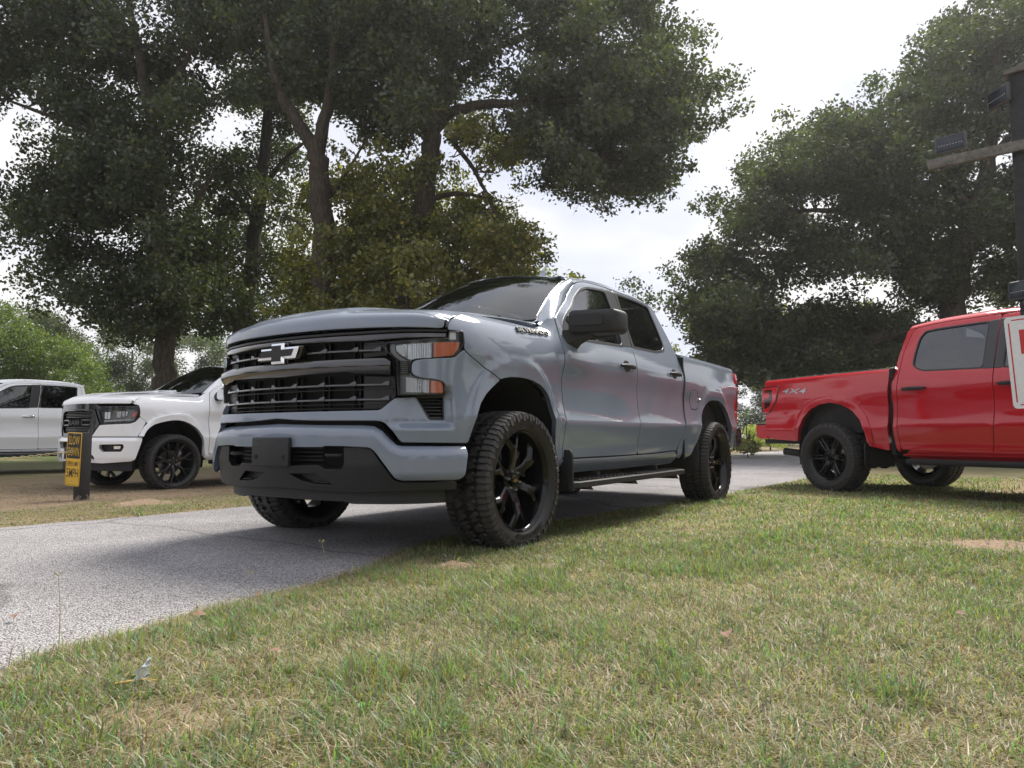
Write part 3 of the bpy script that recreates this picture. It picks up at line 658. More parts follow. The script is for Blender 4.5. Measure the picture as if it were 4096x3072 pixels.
for sg in (1, -1):
    for cx, y0, y1 in ((0.04, .50, .985), (-3.70, .50, .945)):
        v = []; f = []; n = 26
        for i in range(n + 1):
            q = math.radians(-12 + 204 * i / n)
            for y in (y1, y0): v.append((cx + .515 * math.cos(q), sg * (y if math.sin(q) > .3 else min(y, .93)), .44 + .60 * math.sin(q)))
        f = [(2*i, 2*i+1, 2*i+3, 2*i+2) for i in range(n)] + [tuple(2*i+1 for i in range(n + 1))]
        link('wheel_arch_liner', mesh('wheel_arch_liner', v, f, 60), MAT['liner'], TR)
# windscreen, pillars, roof
def S_ws(a, w):
    a = np.asarray(a, float); w = np.asarray(w, float); s = a / .785; y = a * (1 - .195 * w)
    xb = -.36 - .19 * s**2; xt = -1.115 - .125 * s**2; zb = 1.455 + .012 * s**2; zt = 1.957 - .062 * s**2; bl = 4 * w * (1 - w)
    return np.stack([xb + (xt - xb) * w + .018 * bl, y, zb + (zt - zb) * w + .030 * bl], -1)
ws = [(-.775, 0.0), (-.4, -.02), (0, -.03), (.4, -.02), (.775, 0.0), (.778, .3), (.78, .7), (.772, .965), (.5, .985), (0, .995), (-.5, .985), (-.772, .965), (-.78, .7), (-.778, .3)]
def S_wsm(a, w): return S_ws(a, w)
o_ws = panel('windshield', ws, S_ws, MAT['glass'], TR, h=.07, depth=.005, edge=.006, drop=0, rad=.03, hb=.05)
bandout = [(-.778, -.004), (-.4, -.024), (0, -.034), (.4, -.024), (.778, -.004), (.783, .3), (.785, .7), (.776, .972), (.5, .992), (0, 1.0), (-.5, .992), (-.776, .972), (-.785, .7), (-.783, .3)]
bandin = [(-.745, .06), (-.4, .04), (0, .03), (.4, .04), (.745, .06), (.752, .3), (.752, .7), (.742, .935), (.5, .955), (0, .965), (-.5, .955), (-.742, .935), (-.752, .7), (-.752, .3)]
panel('frit_band', bandout, S_ws, MAT['trim'], o_ws, h=.06, depth=.003, edge=.003, drop=0, rad=.03, holes=[bandin], lift=-.008, hb=.04)
for sg in (1, -1):
    c1 = np.array([(2.250, 1.472), (2.33, 1.535), (2.43, 1.612), (2.58, 1.725), (2.716, 1.834), (2.80, 1.876), (2.867, 1.911), (2.93, 1.932)])
    kk = np.linspace(0, len(c1) - 1, 22); cu = np.interp(kk, range(len(c1)), c1[:, 0]); ct = np.interp(kk, range(len(c1)), c1[:, 1])
    A = S_side(cu + .004, ct - .014, -.010); wv = np.linspace(-.04, .975, 22); Bq = S_ws(np.full(22, .787), wv)
    v = []; f = []; m_ = 7
    for i in range(22):
        for j in range(m_):
            s = j / (m_ - 1); p = A[i] * (1 - s) + Bq[i] * s; bl = 4 * s * (1 - s) * .020
            p = p + np.array([.55, .75, .35]) * bl
            if j in (0,): p = p - np.array([0, .006, 0])
            v.append((p[0], p[1] * sg, p[2]))
    for i in range(21):
        for j in range(m_ - 1): q = (i*m_+j, i*m_+j+1, (i+1)*m_+j+1, (i+1)*m_+j); f.append(q[::-1] if sg > 0 else q)
    link('windshield_pillar', mesh('windshield_pillar', v, f, 60), MAT['paint'], TR)
for sg in (1, -1):                                                  # painted corner where wing, pillar and cowl meet
    pa = [S_side(np.array([a]), np.array([b]))[0] for a, b in ((2.15, 1.492), (2.21, 1.499), (2.247, 1.474))]; pb = [S_ws(np.array([.787]), np.array([w_]))[0] for w_ in (-.12, -.05, .02, .12)]
    pts_ = pa + pb[::-1] + [S_hood(np.array([.842]), np.array([1.42]))[0]]; cc = np.mean(pts_, 0) + np.array([0, .004, .006]); vv_ = [tuple(p * [1, sg, 1]) for p in pts_] + [tuple(cc * [1, sg, 1])]; nn_ = len(pts_)
    link('cowl_corner', mesh('cowl_corner', vv_, [(i, (i + 1) % nn_, nn_) for i in range(nn_)], 60), MAT['paint'], TR)
def S_roof(u, b):
    u = np.asarray(u, float); b = np.asarray(b, float); mid = 2.628; m = np.where(b > mid, -1, 1); bb = np.where(b > mid, 2 * mid - b, b)
    side = S_side(u, np.minimum(bb, 2.10)); x, _ = PL(u); y0 = side[..., 1]; k = np.clip((bb - 2.10) / .528, 0, 1)
    y = np.where(bb > 2.10, y0 * (1 - k), y0); z = np.where(bb > 2.10, side[..., 2] + .058 * (1 - (1 - k)**2), side[..., 2])
    return np.stack([x, y * m, z], -1)
half = [(2.90, 1.922), (2.985, 1.943), (3.106, 1.953), (3.31, 1.937), (3.56, 1.919), (3.95, 1.921), (4.40, 1.918), (4.474, 1.918), (4.474, 2.1), (4.466, 2.4), (4.462, 2.628)]
half2 = [(2.762, 2.628), (2.775, 2.45), (2.81, 2.25), (2.85, 2.08), (2.885, 1.96)]
mid = 2.628
ro = half + [(a, 2 * mid - b) for a, b in half[:-1][::-1]] + [(a, 2 * mid - b) for a, b in half2[1:][::-1]] + half2
panel('roof', ro, S_roof, MAT['paint'], TR, h=.05, hb=.03, depth=.02, rad=.01)
fin = MB(); xs = -1.88
fin.add(loft([[(xs + a * math.cos(q) - b, c * math.sin(q), 2.03 + t) for q in np.linspace(0, 2 * math.pi, 18, endpoint=False)] for t, a, b, c in ((0, .165, 0, .055), (.022, .150, .005, .048), (.034, .115, .012, .032), (.07, .075, .035, .018), (.12, .042, .060, .011), (.145, .030, .068, .007))]))
fin.build('roof_antenna', MAT['paint'], TR)
# cab back wall with its window
cb = MB(); cb.add(loft([[(-2.815, y, z), (-2.80, y, z)] for y, z in ((-.93, .55), (.93, .55))]))
cbo = link('cab_back', mesh('cab_back', *prism([(-.93, .5), (.93, .5), (.93, 1.32), (.62, 1.40), (-.62, 1.40), (-.93, 1.32)], -2.815, -2.79, 'x')), MAT['paint'], TR)
link('rear_window', mesh('rear_window', *prism([(-.70, 1.40), (.70, 1.40), (.60, 1.90), (-.60, 1.90)], -2.805, -2.800, 'x')), MAT['glassd'], TR)
for sg in (1, -1): link('cab_back', mesh('cab_back', *prism([(sg * .62, 1.40), (sg * .90, 1.32), (sg * .67, 1.86), (sg * .58, 1.88), (sg * .60, 1.85), (sg * .70, 1.42)], -2.814, -2.792, 'x')), MAT['paint'], TR)
# ---- front end
backing = [(0, .80), (.60, .79), (.66, .74), (.74, .64), (1.10, .60), (1.12, .40), (.8, .40), (0, .40)]
fbp = empty('front_bumper', parent=TR)
panel('bumper_backing', sym(backing), W_(prof_flat(-.05)), MAT['void'], fbp, h=.1, rad=.01)  # dark backing sheet that stands for shade in the gap above the bumper
fas = [(0, .803), (.40, .804), (.677, .8065), (.698, .819), (.756, .872), (.863, .882), (.882, .858), (.935, .768), (.950, .7565), (1.030, .757), (1.037, .80), (1.035, .88), (1.028, .93), (1.018, .956), (.995, .967), (.880, .9815), (.853, .994), (.8425, 1.012), (.846, 1.057), (.864, 1.071), (.914, 1.079), (1.060, 1.091), (1.090, 1.100), (1.116, 1.125), (1.136, 1.139), (1.185, 1.106), (1.257, 1.071), (1.332, 1.032), (1.434, .991), (1.358, .945), (1.300, .905), (1.250, .852), (1.212, .785), (1.185, .707), (1.163, .632), (.8005, .6366), (.787, .647), (.7534, .697), (.718, .735), (.690, .748), (.66, .751), (.319, .7535), (.15, .759), (0, .769)]
panel('fascia', sym(fas), W_(fascia_prof), MAT['paint'], fbp, h=.018, hb=.014, depth=.03, rad=.012)
bum = [(0, .742), (.298, .734), (.58, .731), (.652, .7245), (.6955, .699), (.746, .649), (.774, .625), (.80, .621), (1.146, .619), (1.140, .569), (1.124, .462), (1.110, .444), (1.088, .4365), (.802, .4355), (.776, .448), (.727, .5155), (.672, .589), (.643, .610), (.49, .617), (.384, .618), (.3675, .611), (0, .609)]
panel('bumper_bar', sym(bum), W_(prof_bumper), MAT['paint'], fbp, h=.02, hb=.015, depth=.03, rad=.015)
val = [(0, .507), (.33, .513), (.363, .493), (.465, .491), (.49, .524), (.4854, .613), (.61, .613), (.648, .596), (.693, .533), (.759, .439), (.794, .428), (1.09, .4275), (1.095, .3855), (.8066, .379), (.579, .370), (.413, .369), (.246, .3715), (0, .378)]
pk = [(.10, .462), (.300, .467), (.400, .4075), (.28, .410), (.19, .425)]
panel('valance', sym(val), W_(prof_valance), MAT['plastic'], fbp, h=.03, hb=.018, depth=.04, rad=.012, holes=[pk, [(-a, b) for a, b in pk]])
for s in (1, -1):
    panel('intake_slat', [(s * a, b) for a, b in [(.26, .418), (.375, .416), (.36, .424), (.27, .426)]], W_(prof_flat(.0)), MAT['plastic'], fbp, h=.05, rad=0)
    panel('intake_recess', [(s * a, b) for a, b in [(.08, .48), (.33, .48), (.42, .40), (.08, .40)]], W_(prof_flat(-.03)), MAT['mesh'], fbp, h=.05, rad=0)
    panel('cover_flap', [(s * a, b) for a, b in [(.520, .598), (.555, .598), (.566, .548), (.526, .548)]], W_(prof_valance), MAT['plastic'], fbp, h=.05, rad=.004, lift=.002, depth=.002)
    hk = [np.array(W_(prof_flat(d_))(np.array([u_]), np.array([z_]))[0]) for u_, d_, z_ in ((.355, -.04, .568), (.365, .015, .568), (.40, .036, .568), (.44, .034, .568), (.463, .010, .568), (.468, -.04, .568))]
    for q in hk: q[1] *= s
    link('tow_hook', mesh('tow_hook', *tube([tuple(q) for q in hk], .0095, 8), 60), MAT['under'], fbp)
    for zz in (.535, .556, .578, .598):
        panel('intake_bar', [(s * a, b) for a, b in [(.02, zz), (.34, zz + .002), (.34, zz + .008), (.02, zz + .006)]], W_(prof_flat(.008)), MAT['plastic'], fbp, h=.1, rad=0)
dam = [(0, .40), (.6, .40), (1.116, .405), (1.112, .3127), (.878, .309), (.48, .305), (.427, .316), (0, .318)]
panel('air_dam', sym(dam), W_(prof_dam), MAT['plastic_grey'], fbp, h=.05, depth=.012, rad=.008)
panel('air_dam_lip', sym([(0, .332), (.42, .330), (.48, .319), (.878, .323), (1.111, .327), (1.111, .3125), (.878, .3085), (.48, .3045), (.427, .3155), (0, .3175)]), W_(prof_dam, .004), MAT['plastic_grey'], fbp, h=.08, depth=.004, rad=0)
pl = MB(); pl.add(box((1.012, 0.012, .583), (.026, .312, .160), .008)); plo = pl.build('plate_bracket', MAT['plastic'], fbp)
for y_, z_, r_ in ((-.115, .555, .013), (.118, .555, .013), (.006, .585, .007), (-.10, .645, .003), (-.085, .645, .003), (.085, .645, .003), (.10, .645, .003), (-.09, .518, .003), (.09, .518, .003)):
    link('screw_hole', mesh('screw_hole', *lathe([(0, .0007), (r_, .0007), (r_, -.003)], 14, 'x')), MAT['void'] if r_ != .007 else MAT['under'], plo, loc=(1.025, y_ + .012, z_))  # flat dark discs standing for the shade inside the holes
# grille
GR = empty('grille', parent=TR)
panel('grille_backing', sym([(0, 1.225), (.6, 1.225), (1.03, 1.235), (1.03, 1.19), (.78, 1.17), (.78, .86), (.70, .80), (0, .795)]), W_(prof_flat(-.085)), MAT['void'], GR, h=.1, rad=.01)
panel('top_trim', sym([(0, 1.2145), (.53, 1.2148), (1.037, 1.227), (1.030, 1.202), (.703, 1.184), (.571, 1.178), (0, 1.190)]), W_(lambda u, z: -.004 - .5 * np.maximum(0, np.asarray(z) - 1.197) + 0 * np.asarray(u)), MAT['gloss'], GR, h=.03, rad=.004)
panel('upper_strip', sym([(0, 1.236), (.53, 1.236), (1.040, 1.246), (1.040, 1.231), (.53, 1.219), (0, 1.219)]), W_(prof_flat(-.022)), MAT['trim'], GR, h=.06, rad=.002)
mb_ = [(0, 1.080), (.216, 1.084), (.49, 1.0854), (.704, 1.087), (.738, 1.066), (.735, .9925), (.53, 1.000), (.49, 1.009), (.218, 1.003), (0, .9985)]
panel('crossbar', sym(mb_), W_(lambda u, z: .004 + .024 * (1 - np.clip(((np.asarray(z) - 1.043) / .046), -1, 1)**2) + 0 * np.asarray(u)), MAT['gloss'], GR, h=.02, rad=.012, depth=.05)
for s in (1, -1):
    panel('end_plate', [(s * a, b) for a, b in [(.557, 1.176), (.690, 1.184), (.700, 1.10), (.557, 1.088)]], W_(prof_flat(-.035)), MAT['trim'], GR, h=.06, rad=0)
    panel('end_plate', [(s * a, b) for a, b in [(.562, .997), (.745, .99), (.755, .886), (.690, .814), (.562, .808)]], W_(prof_flat(-.035)), MAT['trim'], GR, h=.06, rad=0)
    for zz in (1.100, 1.113, 1.126, 1.160, 1.172): panel('end_rib', [(s * a, b) for a, b in [(.565, zz), (.685, zz + .003), (.685, zz + .008), (.565, zz + .005)]], W_(prof_flat(-.030)), MAT['trim'], GR, h=.08, rad=0)
    for zz in (.826, .842, .856, .895, .910, .925, .966, .980): panel('end_rib', [(s * a, b) for a, b in [(.568, zz), (.70 if zz < .85 else .745, zz), (.70 if zz < .85 else .745, zz + .005), (.568, zz + .005)]], W_(prof_flat(-.030)), MAT['trim'], GR, h=.08, rad=0)
    for uu in (.10, .31, .515):
        for du in (-.020, .020):
            for z0, z1 in ((1.084, 1.182), (.806, 1.0)):
                if z0 > 1 and uu < .2: continue
                panel('upright', [(s * (uu + du - .003), z0), (s * (uu + du + .003), z0), (s * (uu + du + .003), z1), (s * (uu + du - .003), z1)], W_(prof_flat(-.045)), MAT['mesh'], GR, h=.1, rad=0, depth=.03)
def slat(u0, u1, z, s, up=.019):
    p = [(u0, z + .004), (u1 - .050, z + .004), (u1 - .022, z + up), (u1 - .006, z + up), (u1 - .004, z - .008), (u0, z - .008)]
    panel('slat', [(s * a, b) for a, b in p], W_(lambda u, zz: -.014 - .25 * (np.asarray(zz) - z) + 0 * np.asarray(u)), MAT['gloss'], GR, h=.03, rad=.002, depth=.02, edge=.003)
for s in (1, -1):
    for a, b in ((.185, .335), (.335, .54), (.54, .675)): slat(a, b, 1.132, s)
    for zz in (.947, .868):
        for a, b in ((0, .115), (.115, .325), (.325, .53), (.53, .725)): slat(a, b, zz, s)
        panel('thin_rail', [(s * a, b) for a, b in [(0, zz - .030), (.74 if zz > .9 else .72, zz - .030), (.74 if zz > .9 else .72, zz - .024), (0, zz - .024)]], W_(prof_flat(-.03)), MAT['mesh'], GR, h=.1, rad=0)
panel('thin_rail', sym([(0, .822), (.68, .822), (.68, .816), (0, .816)]), W_(prof_flat(-.03)), MAT['mesh'], GR, h=.1, rad=0)
# emblem
EM = [(-.178, -.032), (-.148, .032), (-.055, .032), (-.055, .058), (.055, .058), (.055, .032), (.178, .032), (.148, -.032), (.055, -.032), (.055, -.058), (-.055, -.058), (-.055, -.032)]
EI = [(-.150, -.020), (-.130, .0195), (-.0415, .0195), (-.0415, .045), (.0415, .045), (.0415, .0195), (.150, .0195), (.130, -.020), (.0415, -.020), (.0415, -.0455), (-.0415, -.0455), (-.0415, -.020)]
eo = MB()
zc = 1.136
vv = [(.945, y, zc + z) for y, z in EM] + [(.972, y, zc + z) for y, z in EM] + [(.985, y, zc + z) for y, z in EI]
n = 12; ff = [(i, (i+1) % n, n + (i+1) % n, n + i)[::-1] for i in range(n)] + [(n + i, n + (i+1) % n, 2*n + (i+1) % n, 2*n + i)[::-1] for i in range(n)] + [tuple(range(2*n, 3*n))[::-1]]
emb = link('emblem', mesh('emblem', vv, ff, 15), MAT['chrome'], GR)
def inset(p, k): return [(a * k, b * (k - .02)) for a, b in p]
link('emblem_face', mesh('emblem_face', *prism([(y, zc + z) for y, z in EI], .980, .9865, 'x', .0015, 1)), MAT['plastic'], GR)
link('emblem_mount', mesh('emblem_mount', *prism([(y * 1.08, zc + z * 1.15) for y, z in EM], .90, .952, 'x', .004, 1)), MAT['gloss'], GR)
# headlights and side vents
hl = [(1.0447, 1.2349), (1.1279, 1.2433), (1.1367, 1.2332), (1.1392, 1.1824), (1.1221, 1.1411), (1.0849, 1.1008), (1.0573, 1.0938), (.9578, 1.0825), (.862, 1.0746), (.845, 1.0665), (.840, 1.0555), (.838, 1.0064), (.849, .991), (.895, .982), (1.0018, .9685), (1.0166, .9583), (1.0223, .9425), (1.0275, .8865), (.769, .8845), (.7607, 1.0754), (.7046, 1.117), (.6984, 1.1686), (1.040, 1.1977)]
def S_fl(off, fl_=0.0, per=.02):
    return W_(lambda u, z: off - fl_ * np.abs(((np.asarray(u) / per) % 1) - .5) * 2 + 0 * np.asarray(z))
for mir, _ in LR:
    k = dict(mirror=mir); H = empty('headlight', parent=TR)
    panel('housing', hl, W_(prof_flat(-.055)), MAT['lamp_house'], H, h=.05, depth=.02, rad=.006, **k)
    panel('bezel', hl, W_(prof_flat(-.004)), MAT['trim'], H, h=.03, hb=.012, depth=.06, rad=.006, holes=[shrink(hl, .006)], drop=0, edge=.0015, **k)
    panel('reflector', [(.750, 1.158), (.845, 1.165), (.9535, 1.173), (.9535, 1.0855), (.83, 1.0775), (.790, 1.0947), (.752, 1.1196)], S_fl(-.022, .022, .026), MAT['reflector'], H, h=.0065, hb=.008, depth=.02, rad=.004, edge=.001, drop=0, **k)
    panel('side_strip', [(.712, 1.165), (.742, 1.166), (.746, 1.122), (.780, 1.093), (.824, 1.070), (.824, 1.0), (.775, 1.0), (.7725, 1.070), (.715, 1.116)], W_(prof_flat(-.030)), MAT['lamp_house'], H, h=.03, depth=.02, rad=.004, **k)
    panel('lamp_trim', [(.757, 1.150), (.800, 1.154), (.812, 1.085), (.79, 1.097), (.758, 1.122)], W_(prof_flat(-.012)), MAT['lamp_white'], H, h=.03, depth=.01, rad=.004, **k)
    panel('top_strip', [(1.052, 1.2345), (1.092, 1.2385), (1.095, 1.192), (1.05, 1.188)], W_(prof_flat(-.014)), MAT['lamp_white'], H, h=.03, depth=.01, rad=.003, **k)
    panel('turn_signal', [(.9607, 1.1703), (1.0865, 1.1791), (1.1175, 1.1807), (1.1093, 1.1438), (1.0789, 1.1058), (1.05, 1.0995), (.9614, 1.0868)], S_fl(-.012, .005, .05), MAT['amber'], H, h=.012, depth=.02, rad=.003, **k)
    panel('lower_reflector', [(.8114, .983), (.875, .9765), (.875, .9012), (.8123, .9034)], S_fl(-.020, .004, .006), MAT['lamp_white'], H, h=.004, hb=.01, depth=.02, rad=.002, edge=.001, drop=0, **k)
    panel('lower_bowl', [(.877, .9762), (.9439, .9702), (.9445, .9002), (.877, .9012)], S_fl(-.012, .026, .034), MAT['reflector'], H, h=.006, hb=.008, depth=.02, rad=.002, edge=.001, drop=0, **k)
    panel('lower_amber', [(.9474, .9705), (1.0019, .9641), (1.0150, .9495), (1.0190, .8981), (.948, .8994)], S_fl(-.012, .005, .05), MAT['amber'], H, h=.012, depth=.02, rad=.003, **k)
    for zz in np.linspace(1.0, 1.065, 7): panel('lamp_fin', [(.776, zz), (.83, zz), (.83, zz + .004), (.776, zz + .004)], W_(prof_flat(-.022)), MAT['trim'], H, h=.06, rad=0, **k)
    panel('lens', shrink(hl, .002), W_(prof_flat(.002)), MAT['lens'], H, h=.05, hb=.015, depth=.006, rad=.006, drop=.002, **k)
    V_ = empty('side_vent', parent=TR)
    vt = [(.866, .879), (1.0345, .8835), (1.0315, .7605), (.951, .7595), (.938, .769), (.872, .868)]
    panel('vent_backing', vt, W_(lambda u, z: fascia_prof(u, z) - .03), MAT['trim'], V_, h=.05, rad=.004, **k)
    for zz in np.linspace(.770, .862, 6):
        ul = np.interp(zz, [.7595, .868], [.948, .878]); panel('vent_slat', [(ul, zz), (1.028, zz), (1.028, zz + .008), (ul + .004, zz + .008)], W_(lambda u, z: fascia_prof(u, z) - .010 + 1.2 * (zz + .004 - np.asarray(z))), MAT['trim'], V_, h=.03, rad=0, **k)
    panel('vent_frame', shrink(vt, -.004), W_(fascia_prof), MAT['trim'], V_, h=.03, hb=.012, rad=.004, holes=[shrink(vt, .006)], lift=.0015, edge=.002, depth=.03, **k)
# badge on the wings
def wrap_text(s, u0, u1, t0, t1, hgt, shear=.25, lift=.010, S=S_side, bold=.004, mirror=False, res=2, w0=None):
    me = text_mesh(s, 1.0, .03, shear, bold, 1.0, res); V = np.array([v.co[:] for v in me.vertices]); F = [tuple(p.vertices) for p in me.polygons]; bpy.data.meshes.remove(me)
    lo, hi = V.min(0), V.max(0); a = (V[:, 0] - lo[0]) / (hi[0] - lo[0]); b = (V[:, 1] - (lo[1] + hi[1]) / 2) / (hi[1] - lo[1])
    aa = 1 - a if mirror else a
    u = u0 + (u1 - u0) * aa; t = t0 + (t1 - t0) * aa + hgt * b; P_ = S(u, t); Nn = surf_normals(S, np.stack([u, t], -1)); P_ = P_ + Nn * (.4 * lift + (V[:, 2] > 0) * lift)[:, None]
    if mirror: P_ = P_ * [1, -1, 1]
    return P_.tolist(), F
for mir, _ in LR:
    link('fender_lettering', mesh('fender_lettering', *wrap_text('SILVERADO', 1.675, 2.108, 1.340, 1.370, .044, mirror=mir, bold=.010), 30), MAT['mesh'], TR)
# mirrors
for sg in (1, -1):
    MR = empty('side_mirror', parent=TR)
    rings = []
    for x_, k_, dz in ((-.640, .80, -.004), (-.655, .93, 0), (-.690, 1.0, 0), (-.77, 1.0, .002), (-.805, .985, .002), (-.815, .95, .002)):
        rings.append([(x_ - .05 * ((p[0] - 1.155) / .17), sg * p[0], p[1] + dz) for p in rbox_ring(1.155, 1.437, .335 * k_, .158 * (k_ if k_ < .9 else 1), .035)])
    link('mirror_shell', mesh('mirror_shell', *loft(rings), 40), MAT['plastic'], MR)
    fr = [(1.005, 1.385), (1.28, 1.40), (1.30, 1.42), (1.245, 1.425), (1.235, 1.49), (1.01, 1.492)]
    link('mirror_skull_cap', mesh('mirror_skull_cap', *loft([[(-.632 - (0 if i else .02) - .05 * ((p[0] - 1.155) / .17), sg * p[0], p[1]) for p in rbox_ring(1.125, 1.447, .235 - .012 * i, .085 - .012 * i, .02)] for i in range(2)]), 40), MAT['plastic'], MR)
    link('mirror_glass', mesh('mirror_glass', *prism([(sg * p[0], p[1]) for p in rbox_ring(1.155, 1.437, .30, .13, .02)], -.822, -.818, 'x')), MAT['chrome'], MR)
    arm = [[(-.60, sg * .955, 1.385), (-.60, sg * .955, 1.275), (-.74, sg * .965, 1.235), (-.76, sg * .965, 1.33)], [(-.645, sg * 1.03, 1.392), (-.65, sg * 1.02, 1.318), (-.75, sg * 1.02, 1.300), (-.76, sg * 1.03, 1.385)], [(-.66, sg * 1.12, 1.40), (-.665, sg * 1.12, 1.352), (-.76, sg * 1.12, 1.350), (-.77, sg * 1.12, 1.395)]]
    link('mirror_arm', mesh('mirror_arm', *loft(arm), 30), MAT['plastic'], MR)
# running boards
for sg in (1, -1):
    RB = empty('running_board', parent=TR)
    cross = [(.90, .372), (1.056, .369), (1.063, .363), (1.064, .330), (1.05, .325), (.90, .345)]
    rr = [[(x_, sg * (y_ - dy), z_ + .012 * (-.6 - x_) / 2) for y_, z_ in cross] for x_, dy in ((-.58, .05), (-.64, .0), (-2.58, 0), (-2.63, .03))]
    link('board', mesh('board', *loft(rr), 30), MAT['plastic'], RB)
    for xa, xb in ((-.70, -1.55), (-1.65, -2.52)):
        pad = MB(); pad.add(box(((xa + xb) / 2, sg * .965, .3745 + .012 * (-.6 - (xa + xb) / 2) / 2), (xa - xb, .125, .006), .002))
        for i in range(int((xa - xb) / .034)):
            for j in range(4): pad.add(box((xa - .02 - i * .034, sg * (.918 + .03 * j + (.015 if i % 2 else 0) - .004), .3795 + .012 * (-.6 - (xa - .02 - i * .034)) / 2), (.013, .017, .007)))
        pad.build('tread_pad', MAT['trim'], RB, smooth=0)
    for xx in (-.80, -1.55, -2.42):
        link('bracket', mesh('bracket', *prism([(xx + .04, .345), (xx - .04, .345), (xx - .10, .30), (xx + .0, .31)], sg * .60, sg * 1.03, 'y')), MAT['under'], RB)
    link('mud_flap', mesh('mud_flap', *prism([(.895, .58), (1.02, .58), (1.035, .55), (1.038, .33), (1.015, .305), (.895, .31)], -.605, -.585, 'x', .004) if sg > 0 else prism([(-.895, .58), (-1.02, .58), (-1.035, .55), (-1.038, .33), (-1.015, .305), (-.895, .31)], -.605, -.585, 'x', .004)), MAT['plastic'], TR)
    link('mud_flap', mesh('mud_flap', *prism([(sg * .80, .62), (sg * .955, .62), (sg * .965, .40), (sg * .94, .34), (sg * .80, .34)], -3.245, -3.225, 'x', .004)), MAT['plastic'], TR)
# underbody
ub = MB()
for sg in (1, -1):
    ub.add(box((-1.9, sg * .45, .50), (5.4, .09, .14), .01)); ub.add(box((.05, sg * .60, .43), (.10, .46, .05), .01)); ub.add(box((-.55, sg * .5, .42), (.9, .05, .05), .01))
    ub.add(tube([(.1, sg * .68, .35), (.02, sg * .62, .75)], .05, 10)); ub.add(box((-3.745, sg * .50, .50), (1.3, .07, .03), .01)); ub.add(box((-1.2, sg * .72, .385), (.05, .40, .06), .01)); ub.add(box((-2.3, sg * .72, .395), (.05, .40, .06), .01))
ub.add(tube([(-3.745, -.80, .41), (-3.745, .80, .41)], .05, 10)); ub.add(lathe([(.0, -.16), (.10, -.13), (.15, 0), (.10, .13), (0, .16)], 16), Matrix.Translation((-3.745, 0, .41)))
ub.add(tube([(-.6, .0, .46), (-3.6, 0, .43)], .045, 10)); ub.add(box((-.15, 0, .45), (.7, .5, .16), .03)); ub.add(box((-1.05, .05, .44), (.5, .34, .18), .04)); ub.add(box((-2.3, .42, .42), (1.1, .34, .16), .05)); ub.add(box((-1.7, -.40, .43), (1.0, .24, .14), .05))
ub.build('chassis', MAT['under'], TR)
link('cab_floor', mesh('cab_floor', *box((-1.65, 0, .53), (2.35, 1.80, .05), .01)), MAT['under'], TR)
link('engine_bay', mesh('engine_bay', *prism([(.68, .62), (.60, 1.19), (-.40, 1.30), (-.46, .50), (.1, .50)], -.50, .50, 'y')), MAT['void'], TR)
link('inner_wing', mesh('inner_wing', *box((.0, .0, 1.14), (1.0, 1.60, .12), .02)), MAT['void'], TR)
link('bed_floor', mesh('bed_floor', *box((-3.72, 0, .74), (1.78, 1.70, .05), .01)), MAT['under'], TR)
for sg in (1, -1): link('bed_inner_wall', mesh('bed_inner_wall', *box((-3.72, sg * .84, 1.09), (1.78, .03, .66), .01)), MAT['under'], TR)
link('tailgate', mesh('tailgate', *box((-4.60, 0, 1.13), (.06, 1.66, .60), .02)), MAT['paint'], TR)
link('bed_front_wall', mesh('bed_front_wall', *box((-2.88, 0, 1.08), (.04, 1.80, .66), .01)), MAT['paint'], TR)
for sg in (1, -1):
    TL = empty('tail_light', parent=TR)
    link('lamp_lens', mesh('lamp_lens', *prism([(-4.55, 1.38), (-4.625, 1.37), (-4.645, 1.27), (-4.62, 1.255), (-4.55, 1.26)], sg * .80, sg * .935, 'y', .008)), MAT['redlens'], TL)
    link('lamp_lens', mesh('lamp_lens', *prism([(-4.55, 1.25), (-4.62, 1.245), (-4.655, 1.20), (-4.645, .98), (-4.62, .95), (-4.55, .95)], sg * .80, sg * .932, 'y', .008)), MAT['redlens'], TL)
    link('lamp_strip', mesh('lamp_strip', *prism([(-4.60, 1.20), (-4.64, 1.19), (-4.632, 1.0), (-4.60, .99)], sg * .928, sg * .936, 'y', .002)), MAT['darkred'], TL)
    link('lamp_lens', mesh('lamp_lens', *prism([(-4.55, .94), (-4.63, .945), (-4.61, .80), (-4.56, .78)], sg * .80, sg * .93, 'y', .006)), MAT['redlens'], TL)
RBm = MB(); RBm.add(loft([[(x_, y_, z_) for x_, z_ in ((-4.55, .765), (-4.74, .765), (-4.77, .72), (-4.76, .60), (-4.72, .56), (-4.55, .56))] for y_ in (-.93, -.90, .90, .93)]))
rb = RBm.build('rear_bumper', MAT['steel'], TR)
link('hitch', mesh('hitch', *box((-4.74, 0.0, .53), (.18, .08, .08), .01)), MAT['under'], TR)
link('bumper_pad', mesh('bumper_pad', *box((-4.66, 0, .769), (.19, 1.7, .012), .003)), MAT['plastic'], rb)
